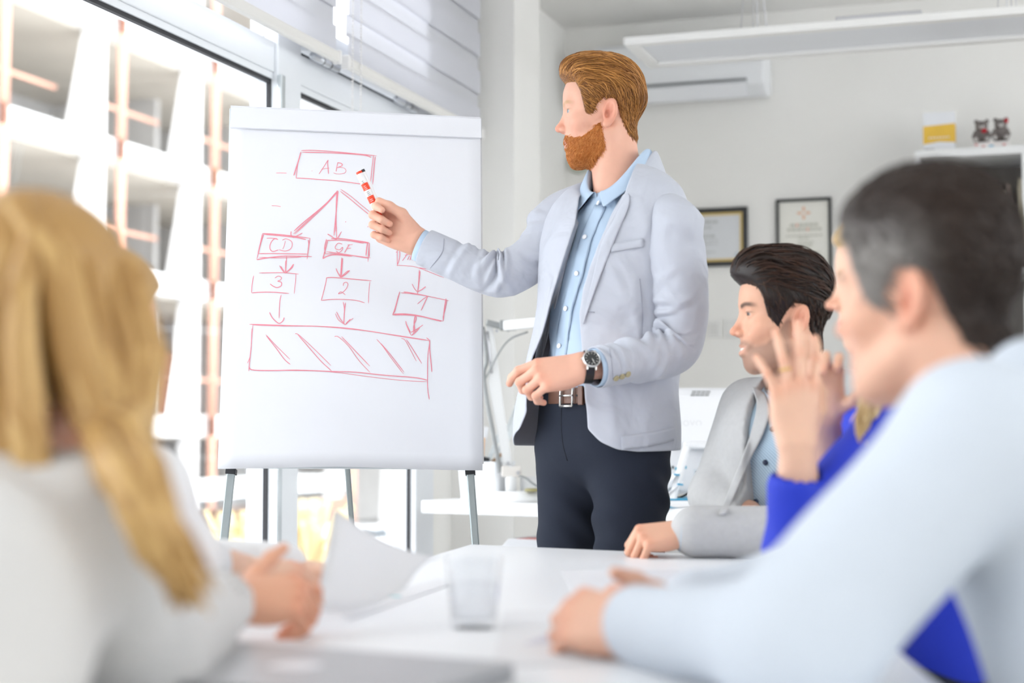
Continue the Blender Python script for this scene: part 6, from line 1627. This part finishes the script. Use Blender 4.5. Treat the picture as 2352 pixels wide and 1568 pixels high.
# shirt
def gtorso(f, r):
    for l in (-0.055, 0.055):
        f.cone(gp + gL * l + (0, 0, 0.02), gch + gL * l, r + 0.0, r + 0.01, 0.03)
    f.cone(gch + (0, 0, 0.02), np.array([0.625, 3.465, 1.065]), r, r * 0.55, 0.04)
def gshirt(f): gtorso(f, 0.100)
so, sV, sQ = garment(ga, 'shirt', STR, (0.36, 3.2, 0.55), (0.92, 3.8, 1.13), gshirt, 0.005, 0.002, 41)
gs_tree = bvhtree.BVHTree.FromPolygons([tuple(v) for v in sV], [tuple(q) for q in sQ])
# jacket: torso, shoulders, sleeves, open in front
def gjack(f):
    gtorso(f, 0.122)
    for a, b in ((gS[0], np.array([0.625, 3.465, 1.06])), (gS[1], np.array([0.625, 3.465, 1.06]))): f.cone(a, b, 0.062, 0.055, 0.05)
    f.chain([gS[0], gE + (0, 0, 0.0), Pc(1600, 1221, 3.213)], [0.068, 0.060, 0.047], 0.025)
    f.chain([gS[1], gE2, gW2 * 0.75 + gE2 * 0.25], [0.068, 0.056, 0.047], 0.025)
def gcut(f):       # hollow out the open front and the neck
    g = [(f.lo[i] + np.arange(f.n[i]) * f.h).astype(np.float32) for i in range(3)]
    X, Y, Zz = np.meshgrid(*g, indexing='ij')
    t = np.clip((Zz - 0.56) / 0.52, 0, 1); cx = gp[0] + (0.625 - gp[0]) * t; cy = gp[1] + (3.465 - gp[1]) * t
    l = (X - cx) * gL[0] + (Y - cy) * gL[1]; fw = (X - cx) * gF[0] + (Y - cy) * gF[1]
    wdt = 0.042 + 0.10 * np.clip((1.06 - Zz), 0, 1) * 0.10 + 0.02 * np.clip((Zz - 0.98) / 0.1, 0, 1)
    slot = np.maximum(np.abs(l - 0.0) - wdt, 0.03 - fw)
    slot = np.where((Zz > 0.80) & (fw < 0.20), slot, 1)
    f.v = np.maximum(f.v, -slot.astype(np.float32))
    nk = np.sqrt((X - 0.625) ** 2 + (Y - 3.465) ** 2) - 0.066
    f.v = np.maximum(f.v, -np.where(Zz > 1.04, nk, 1).astype(np.float32))
jo, jV, jQ = garment(ga, 'jacket', GJ, (0.28, 3.05, 0.55), (0.95, 3.85, 1.17), gjack, 0.005, 0.0035, 42, cut=gcut, sm=3)
gtree = bvhtree.BVHTree.FromPolygons([tuple(v) for v in np.concatenate([jV, sV])], [tuple(q) for q in jQ] + [tuple(q + len(jV)) for q in sQ])
R_ = strip_on(gtree, [(1725, 885), (1738, 930), (1722, 1000), (1700, 1060), (1665, 1150), (1650, 1182)], [(1757, 902), (1768, 945), (1752, 1000), (1722, 1060), (1683, 1150), (1667, 1182)], 0.012, 18, 5, 3.36)
obj('lapel', vf_cw(loft(R_, False)), GJ, jo, smooth=True, solid=0.006, sub=1)
for px, py in ((1758, 1062), (1736, 1152), (1774, 985)):
    h = cast(gs_tree, px, py)
    if h is not None: obj('button', vf_cw(lathe(h[0], [(0.001, 0), (0.0062, 0.001), (0.0062, 0.004), (0.001, 0.005)], 16, unit(np.array([0, 0, CAMZ]) - h[0]))), NAVYB, so, smooth=True)
obj('shirt_cuff', vf_cw(tube([Pc(1600, 1221, 3.213), Pc(1562, 1218, 3.215)], 0.041, 28, caps=False)), STR, so, smooth=True, solid=0.003)
ncg = np.array([0.622, 3.462, 0.0])
for sg in (-1, 1):
    phi = np.linspace(sg * 0.16, sg * math.pi, 22); u_ = np.abs(phi) / math.pi
    G = []
    for dr, zf, zk in ((0, 1.045, 1.075), (0.004, 1.075, 1.118), (0.010, 1.077, 1.120), (0.022, 1.045, 1.095)):
        z_ = zf + (zk - zf) * ss(u_, 0.05, 0.6); G.append(ncg + np.outer((0.064 + dr) * np.sin(phi), gL) + np.outer((0.062 + dr) * np.cos(phi), gF) + np.outer(z_, (0, 0, 1)))
    obj('collar_wing', vf_cw(loft(np.array(G), False)), STR, so, smooth=True, solid=0.002, sub=1)
trousers_shoes(ga, gp, kn, an, e_, TRO)
chair(gp[:2] - gF[:2] * 0.05, gF, 'grey meeting chair under the man in the grey jacket')

# ---------------------------------------------------------------- woman in blue with a raised hand
BLU = mat('royal blue crepe', (0.010, 0.035, 0.52), 0.7, noise=0.08, nscale=30, bump=0.1, bscale=200)
SK3 = (0.80, 0.50, 0.36)
bw = thing('person', cw(np.array([0.68, 2.6, 0.0])), 'blonde woman in a royal blue blouse raising one hand', 'person')
bF = unit((-0.90, -0.30, 0)); bL = np.array([-bF[1], bF[0], 0])
bp = np.array([0.72, 2.62, 0.56]); bch = np.array([0.66, 2.60, 0.94])
bS = [Pc(2070, 985, 2.46), Pc(2000, 985, 2.78)]
bhd = Head(Pc(2050, 662, 2.60), (-0.995, 0.09), 0.95, np.array([0.655, 2.62, 1.06]), h=0.003, female=True)
bE = Pc(1832, 1262, 2.46); bW = Pc(1832, 1020, 2.42)
bh = Hand(bW, (-0.02, 0.0, 1), (0.10, -1.0, 0.0), 'L', [(14, 20, 14), (4, 10, 8), (6, 12, 8), (12, 22, 16)], spread=(13, 2, -8, -21), thumb=((0.75, 0.55, -0.45), (0.85, 0.2, -0.5), (0.8, -0.05, -0.6)), scale=0.98, arm=Pc(1832, 1130, 2.435), h=0.0026, ra=(0.024, 0.030), slim=0.9)
bE2 = Pc(1900, 1230, 2.86); bW2 = Pc(1905, 1080, 2.72)
bh2 = Hand(Pc(1895, 960, 2.60), (-0.10, -0.35, 1), (0.3, 1.0, 0.2), 'R', [(40, 45, 25), (45, 50, 30), (50, 50, 30), (55, 50, 30)], scale=0.9, arm=bW2, h=0.003, ra=(0.023, 0.028), slim=0.9)
(bV, bQ), kn, an, e_, d_ = seated_body(bp, bch, bS, [[bS[0], bE, Pc(1832, 1120, 2.435)], [bS[1], bE2, bW2]], bF, 0.9)
parts = head_hand_parts(bhd, SK3, [bh, bh2], lip=(0.66, 0.22, 0.22), brow=(0.35, 0.22, 0.10))
parts.append((bV, bQ, np.tile(np.array(SK3), (len(bV), 1)))); body_mesh(parts, bw)
bhd.eyes(bw, (0.15, 0.22, 0.25))
ringp = bh.out(np.array([bh.ch[2][0][0] + (bh.ch[2][0][1] - bh.ch[2][0][0]) * 0.62])[0]); rd = unit(bh.out(bh.ch[2][0][1]) - bh.out(bh.ch[2][0][0]))
obj('finger_ring', vf_cw(lathe(ringp, [(0.0088, -0.002), (0.0098, -0.001), (0.0098, 0.001), (0.0088, 0.002)], 20, rd)), mat('gold', (0.75, 0.5, 0.18), 0.25, 0.9, noise=0.02), bw, smooth=True)
def bblouse(f):
    for l in (-0.05, 0.05): f.cone(bp + bL * l - (0, 0, 0.04), bch + bL * l, 0.118, 0.105, 0.03)
    f.cone(bch, np.array([0.655, 2.62, 1.03]), 0.10, 0.055, 0.04)
    for a in bS: f.cone(a, np.array([0.655, 2.62, 1.02]), 0.055, 0.05, 0.04)
    f.chain([bS[0], bE, Pc(1832, 1125, 2.435)], [0.062, 0.060, 0.043], 0.02)
    f.chain([bS[1], bE2, bW2], [0.06, 0.055, 0.042], 0.02)
    f.cone(Pc(1835, 1240, 2.45), Pc(1830, 1120, 2.43), 0.056, 0.043, 0.01)
def bcut(f): f.cone(Pc(1832, 1135, 2.437), Pc(1832, 1060, 2.42), 0.036, 0.036, 0.004, cut=True)
garment(bw, 'blouse', BLU, (0.28, 2.3, 0.42), (0.95, 3.05, 1.12), bblouse, 0.0055, 0.006, 51, (20, 60), cut=bcut)
# hair: raised cap and long locks falling on the shoulders
def locks(hd, roots, ends, n, seed, r0, c0, c1, spread=0.02, seg_=9):
    r = np.random.default_rng(seed); VS, QS, CS, nb_ = [], [], [], 0
    for i in range(n):
        k = r.integers(len(roots)); u = r.random()
        P = [np.asarray(p, float) + r.normal(size=3) * spread * (0.25 + 0.75 * j / (len(roots[k]) - 1)) * (0.35, 0.35, 0.5)[0] for j, p in enumerate(roots[k])]
        C = catmull(P, seg_); rr = r0 * r.uniform(0.6, 1.3) * np.clip(1.15 - np.linspace(0, 1, seg_) ** 3, 0.15, 1)
        V, Fc = tube(C, rr, 6, caps=False); VS.append(V); QS.append(np.array(Fc) + nb_); nb_ += len(V)
        CS.append(np.tile(np.array(c0) + (np.array(c1) - np.array(c0)) * r.random() ** 1.2, (len(V), 1)))
    return np.concatenate(VS), np.concatenate(QS), np.concatenate(CS)
f_mask = interp_mask([-0.12, -0.086, -0.070, -0.055, -0.030, 0.0, 0.03, 0.12], [0.070, 0.070, 0.055, 0.030, 0.000, -0.03, -0.06, -0.08])
cv, cq, cn, cm = bhd.cap(f_mask, lambda V: 0.012 + 0.012 * ss(V[:, 2], 0.05, 0.12))
paths = []
for t in (-1, 1):
    for y0 in (-0.03, -0.005, 0.02, 0.05, 0.08):
        top = bhd.out((t * 0.03, y0, 0.125)); md1 = bhd.out((t * 0.088, y0 * 1.05, 0.03)); md2 = bhd.out((t * 0.088, y0 * 0.9, -0.09))
        paths.append([top, md1, md2, md2 + (-0.01, -0.02 * t, -0.13), md2 + (-0.03, -0.02 * t, -0.25 + 0.05 * abs(y0) * 10)])
tip = [[bhd.out((0.080, 0.02, 0.0)), Pc(2030, 800, 2.50), Pc(1995, 900, 2.44), Pc(1985, 960, 2.425), Pc(1975, 1035, 2.42)], [bhd.out((0.080, 0.03, 0.0)), Pc(2045, 800, 2.50), Pc(2030, 890, 2.44), Pc(2022, 950, 2.43), Pc(2020, 1000, 2.425)]]
lv, lq, lc = locks(bhd, paths + tip * 3, None, 150, 8, 0.0085, (0.45, 0.30, 0.13), (0.80, 0.66, 0.42), 0.018)
VQ = qmerge([(bhd.out(cv), cq), (lv, lq)])
obj('hair', (cw(VQ[0]), VQ[1]), HAIRM, bw, smooth=True, col=np.concatenate([np.tile(np.array((0.5, 0.34, 0.16)), (len(cv), 1)), lc]))
trousers_shoes(bw, bp, kn, an, e_, TRO, 0.9)
chair(bp[:2] - bF[:2] * 0.05, bF, 'grey meeting chair under the woman in blue')

# ---------------------------------------------------------------- grey-haired man in a white shirt, back to us
WSH = mat('pale blue-white shirt', (0.60, 0.65, 0.72), 0.85, noise=0.03, nscale=20, bump=0.08, bscale=600)
SK4 = (0.78, 0.46, 0.33)
rm = thing('person', cw(np.array([0.58, 1.55, 0.0])), 'man with greying short hair in a white shirt, hands clasped on the table', 'person')
rF = unit((-0.93, 0.36, 0)); rL = np.array([-rF[1], rF[0], 0])   # his left points to the camera
rhd = Head(Pc(2140, 690, 1.76), (-0.76, 0.65), 1.03, np.array([0.515, 1.70, 1.00]), h=0.003)
rp = np.array([0.70, 1.60, 0.56]); rch = np.array([0.575, 1.655, 0.91])
rS = [Pc(2245, 1015, 1.53), Pc(2230, 985, 1.86)]
rE = Pc(1835, 1475, 1.50); rW = Pc(1462, 1440, 1.77)
rh = Hand(rW, (-0.75, 0.62, 0.10), (-0.45, -0.45, 0.75), 'L', [(40, 45, 25), (45, 50, 28), (48, 52, 28), (50, 52, 28)], thumb=((0.75, 0.45, -0.4), (0.9, 0.25, -0.2), (0.95, 0.1, 0)), arm=Pc(1600, 1450, 1.69), h=0.003)
rE2 = Pc(1930, 1330, 2.02); rW2 = Pc(1570, 1385, 2.0)
rh2 = Hand(rW2, (-1, -0.25, 0.12), (-0.1, 0.35, 1), 'R', [(42, 50, 28), (45, 52, 28), (48, 52, 28), (50, 52, 28)], thumb=((0.7, 0.55, 0.15), (0.85, 0.3, 0.2), (0.9, 0.1, 0.2)), arm=Pc(1680, 1370, 2.0), h=0.003)
(bV, bQ), kn, an, e_, d_ = seated_body(rp, rch, rS, [[rS[0], rE, Pc(1580, 1450, 1.70)], [rS[1], rE2, Pc(1660, 1375, 2.0)]], rF)
parts = head_hand_parts(rhd, SK4, [rh, rh2], brow=(0.10, 0.08, 0.07))
parts.append((bV, bQ, np.tile(np.array(SK4), (len(bV), 1)))); body_mesh(parts, rm)
rhd.eyes(rm, (0.08, 0.05, 0.03))
g_mask = interp_mask([-0.12, -0.088, -0.072, -0.058, -0.048, -0.026, -0.016, 0.000, 0.028, 0.038, 0.060, 0.12], [0.078, 0.078, 0.070, 0.045, 0.00, -0.015, 0.010, 0.029, 0.024, -0.015, -0.055, -0.068])
cv, cq, cn, cm = rhd.cap(g_mask, lambda V: 0.006 + 0.006 * ss(V[:, 2], 0, 0.05) + 0.012 * ss(V[:, 2], 0.05, 0.12))
def gcol(V):
    x, y, z = V.T; g_ = (1 - ss(z, 0.025, 0.10)) * (1 - ss(y, -0.01, 0.06)); g_ = np.clip(g_ + 0.35 * ss(-y, 0.04, 0.08), 0, 1)
    return np.array((0.030, 0.018, 0.013)) + (np.array((0.27, 0.25, 0.235)) - np.array((0.030, 0.018, 0.013))) * g_[:, None]
rg = np.random.default_rng(6)
s1 = strands(cv, cn, (cm > 0.0).astype(float), 1500, lambda p: np.array([0, 0.6, -0.5]) if p[2] < 0.08 else np.array([0, 1.0, 0]), 4, 0.006, 0.004, 0.0013, rg)
VQ = qmerge([(rhd.out(cv), cq), (rhd.out(s1[0]), s1[1])])
obj('hair', (cw(VQ[0]), VQ[1]), HAIRM, rm, smooth=True, col=np.concatenate([gcol(cv), gcol(s1[0]) * 1.1]))
def rshirt(f):
    for l in (-0.06, 0.06): f.cone(rp + rL * l - (0, 0, 0.02), rch + rL * l, 0.130, 0.125, 0.03)
    nk = np.array([0.525, 1.69, 0.985])
    f.cone(rch, nk + (0.012, -0.004, 0.02), 0.12, 0.064, 0.05)
    for a in rS: f.cone(a, nk - (0, 0, 0.01), 0.070, 0.055, 0.05)
    f.chain([rS[0], rE, Pc(1475, 1440, 1.76)], [0.080, 0.068, 0.043], 0.03)
    f.chain([rS[1], rE2, Pc(1600, 1382, 2.0)], [0.075, 0.062, 0.043], 0.03)
so_, sV, sQ = garment(rm, 'shirt', WSH, (0.05, 1.25, 0.52), (0.92, 2.2, 1.12), rshirt, 0.006, 0.006, 61, (12, 38))
ncr = np.array([0.528, 1.692, 0.0]); phi = np.linspace(-math.pi, math.pi, 40)
u_ = np.abs(phi) / math.pi
G = [ncr + np.outer((0.064 + dr) * np.sin(phi), rL) + np.outer((0.064 + dr) * np.cos(phi), rF) + np.outer(zf + (zk - zf) * ss(u_, 0.05, 0.6), (0, 0, 1)) for dr, zf, zk in ((0, 0.965, 1.03), (0.004, 0.985, 1.096), (0.011, 0.987, 1.098), (0.026, 0.955, 1.05))]
obj('collar', vf_cw(loft(np.array(G), False)), WSH, so_, smooth=True, solid=0.003, sub=1)
trousers_shoes(rm, rp, kn, an, e_, TRO)
chair(rp[:2] - rF[:2] * 0.05, rF, 'grey meeting chair under the man in the white shirt')

# ---------------------------------------------------------------- blonde woman in white holding the paper
WBL = mat('ivory blouse', (0.64, 0.625, 0.61), 0.85, noise=0.03, nscale=20, bump=0.08, bscale=400)
SK5 = (0.72, 0.38, 0.25)
yw = thing('person', cw(np.array([-0.50, 1.35, 0.0])), 'long-haired blonde woman in an ivory blouse holding a sheet of paper', 'person')
yF = unit((0.30, 0.95, 0)); yL = np.array([-yF[1], yF[0], 0])
yhd = Head(Pc(70, 790, 1.50), (0.35, 0.94), 0.96, np.array([-0.475, 1.44, 0.98]), h=0.0032, female=True)
yp = np.array([-0.56, 1.16, 0.56]); ych = np.array([-0.50, 1.34, 0.86])
yS = [Pc(-330, 1195, 1.44), Pc(215, 1215, 1.40)]       # left, right shoulder
yE = Pc(318, 1510, 1.58); yW = Pc(528, 1372, 1.93)
yh = Hand(yW, (0.90, 0.42, 0.02), (-0.12, -0.62, 0.75), 'R', [(34, 42, 18), (58, 66, 34), (62, 70, 36), (62, 68, 36)], spread=(4, 0, -4, -8), thumb=((0.62, 0.66, 0.05), (0.72, 0.68, 0.10), (0.78, 0.62, 0.10)), scale=0.95, arm=Pc(478, 1400, 1.83), h=0.003, nail=(0.75, 0.05, 0.06), ra=(0.024, 0.03), slim=0.92)
yE2 = np.array([-0.72, 1.55, 0.66]); yW2 = np.array([-0.50, 1.72, 0.785])
yh2 = Hand(yW2, (0.9, 0.4, -0.05), (0, -0.1, 1), 'L', [(30, 35, 20)] * 4, scale=0.92, arm=yE2 * 0.4 + yW2 * 0.6, h=0.0035, ra=(0.024, 0.03), slim=0.92, nail=(0.75, 0.05, 0.06))
(bV, bQ), kn, an, e_, d_ = seated_body(yp, ych, yS, [[yS[0], yE2, yW2], [yS[1], yE, Pc(480, 1400, 1.83)]], yF, 0.9)
parts = head_hand_parts(yhd, SK5, [yh, yh2]); parts.append((bV, bQ, np.tile(np.array(SK5), (len(bV), 1)))); body_mesh(parts, yw)
yhd.eyes(yw, (0.15, 0.2, 0.25))
def yblouse(f):
    for l in (-0.05, 0.05): f.cone(yp + yL * l - (0, 0, 0.03), ych + yL * l, 0.120, 0.115, 0.03)
    nk = np.array([-0.478, 1.42, 0.955])
    f.cone(ych, nk, 0.11, 0.052, 0.05)
    for a in yS: f.cone(a, nk - (0, 0, 0.012), 0.062, 0.048, 0.05)
    f.chain([yS[1], yE, Pc(505, 1388, 1.88)], [0.072, 0.062, 0.042], 0.03)
    f.chain([yS[0], yE2, yW2], [0.07, 0.062, 0.04], 0.03)
def ycut(f): f.cone(Pc(480, 1396, 1.84), Pc(560, 1360, 1.98), 0.034, 0.034, 0.004, cut=True)
garment(yw, 'blouse', WBL, (-0.86, 0.9, 0.5), (-0.16, 2.05, 1.05), yblouse, 0.006, 0.005, 71, (12, 36), cut=ycut)
cv, cq, cn, cm = yhd.cap(f_mask, lambda V: 0.016 + 0.012 * ss(V[:, 2], 0.05, 0.12))
paths = []
for y0 in (-0.06, -0.04, -0.01, 0.02, 0.05, 0.075):          # her right side: falls forward over the shoulder
    for k in range(2):
        top = yhd.out((-0.025, y0 * 0.8, 0.128)); a_ = yhd.out((-0.088, y0, 0.05)); b_ = yhd.out((-0.105, y0 * 0.95, -0.06)); c_ = Pc(265 + 500 * y0, 1010, 1.37)
        paths.append([top, a_, b_, c_, Pc(305 + 400 * y0, 1110, 1.30), Pc(355 + 300 * y0, 1220, 1.285), Pc(430 + 200 * y0, 1350, 1.31)])
for x0 in (-0.07, -0.04, -0.01, 0.02, 0.05, 0.07):          # back of the head, down to the collar
    top = yhd.out((x0 * 0.5, 0.03, 0.13)); a_ = yhd.out((x0, 0.103, 0.05)); b_ = yhd.out((x0 * 1.1, 0.110, -0.06)); c_ = yhd.out((x0 * 1.25, 0.100, -0.13))
    e1 = c_ + (0.02 * np.sign(x0), 0, -0.05)
    paths.append([top, a_, b_, c_, e1])
for y0 in (-0.04, 0.0, 0.04, 0.07):                          # her left side
    top = yhd.out((0.03, y0, 0.128)); a_ = yhd.out((0.090, y0, 0.04)); b_ = yhd.out((0.100, y0, -0.08)); paths.append([top, a_, b_, b_ + (-0.02, -0.03, -0.14), b_ + (-0.03, 0.02, -0.26)])
lv, lq, lc = locks(yhd, paths, None, 420, 9, 0.0095, (0.36, 0.19, 0.055), (0.66, 0.43, 0.17), 0.022)
VQ = qmerge([(yhd.out(cv), cq), (lv, lq)])
obj('hair', (cw(VQ[0]), VQ[1]), HAIRM, yw, smooth=True, col=np.concatenate([np.tile(np.array((0.42, 0.24, 0.08)), (len(cv), 1)), lc]))
trousers_shoes(yw, yp, kn, an, e_, TRO, 0.9)
chair(yp[:2] - yF[:2] * 0.05, yF, 'grey meeting chair under the blonde woman holding paper')

# ---------------------------------------------------------------- second woman in white, beyond the blonde
zw = thing('person', cw(np.array([-0.66, 2.2, 0.0])), 'fair-haired person in a white top seated beyond the blonde woman', 'person')
zF = unit((0.80, 0.60, 0)); zL = np.array([-zF[1], zF[0], 0])
zhd = Head(Pc(205, 785, 2.20), (0.84, 0.54), 0.95, np.array([-0.62, 2.18, 0.99]), h=0.0035, female=True)
zp = np.array([-0.74, 2.12, 0.56]); zch = np.array([-0.63, 2.17, 0.90])
zS = [np.array([-0.67, 2.33, 0.95]), Pc(322, 1140, 2.06)]
zE = Pc(405, 1290, 2.10); zW = Pc(560, 1305, 2.36)
zh = Hand(zW, (0.85, 0.5, -0.08), (0, -0.3, 1), 'R', [(30, 40, 20)] * 4, scale=0.92, arm=zE * 0.4 + zW * 0.6, h=0.004, ra=(0.024, 0.03), slim=0.92)
zE2 = np.array([-0.56, 2.50, 0.79]); zW2 = np.array([-0.36, 2.52, 0.785])
zh2 = Hand(zW2, (0.95, -0.2, -0.05), (0, -0.1, 1), 'L', [(30, 35, 20)] * 4, scale=0.92, arm=zE2 * 0.4 + zW2 * 0.6, h=0.004, ra=(0.024, 0.03), slim=0.92)
(bV, bQ), kn, an, e_, d_ = seated_body(zp, zch, zS, [[zS[0], zE2, zW2], [zS[1], zE, zW - (0.06, 0.04, 0)]], zF, 0.85)
parts = head_hand_parts(zhd, SK3, [zh, zh2]); parts.append((bV, bQ, np.tile(np.array(SK3), (len(bV), 1)))); body_mesh(parts, zw)
zhd.eyes(zw, (0.15, 0.2, 0.25))
def zblouse(f):
    for l in (-0.05, 0.05): f.cone(zp + zL * l - (0, 0, 0.03), zch + zL * l, 0.115, 0.105, 0.03)
    nk = np.array([-0.62, 2.18, 0.975]); f.cone(zch, nk, 0.10, 0.052, 0.05)
    for a in zS: f.cone(a, nk - (0, 0, 0.012), 0.060, 0.046, 0.05)
    f.chain([zS[1], zE, zW - (0.03, 0.02, 0)], [0.062, 0.052, 0.036], 0.03)
    f.chain([zS[0], zE2, zW2], [0.06, 0.05, 0.036], 0.03)
garment(zw, 'white_top', mat('white cotton top', (0.78, 0.78, 0.79), 0.85, noise=0.03), (-1.0, 1.85, 0.45), (-0.2, 2.75, 1.06), zblouse, 0.007, 0.004, 81, (12, 36))
cv, cq, cn, cm = zhd.cap(f_mask, lambda V: 0.014 + 0.01 * ss(V[:, 2], 0.05, 0.12))
paths = []
for t in (-1, 1):
    for y0 in (-0.03, 0.0, 0.03, 0.06):
        a_ = zhd.out((t * 0.088, y0, 0.03)); b_ = zhd.out((t * 0.09, y0 + 0.01, -0.09)); paths.append([zhd.out((t * 0.03, y0, 0.125)), a_, b_, b_ + (0, 0, -0.10)])
lv, lq, lc = locks(zhd, paths, None, 90, 10, 0.010, (0.42, 0.26, 0.10), (0.70, 0.50, 0.26), 0.018)
VQ = qmerge([(zhd.out(cv), cq), (lv, lq)])
obj('hair', (cw(VQ[0]), VQ[1]), HAIRM, zw, smooth=True, col=np.concatenate([np.tile(np.array((0.45, 0.28, 0.12)), (len(cv), 1)), lc]))
trousers_shoes(zw, zp, kn, an, e_, TRO, 0.85)
chair(zp[:2] - zF[:2] * 0.05, zF, 'grey meeting chair under the person in the white top')
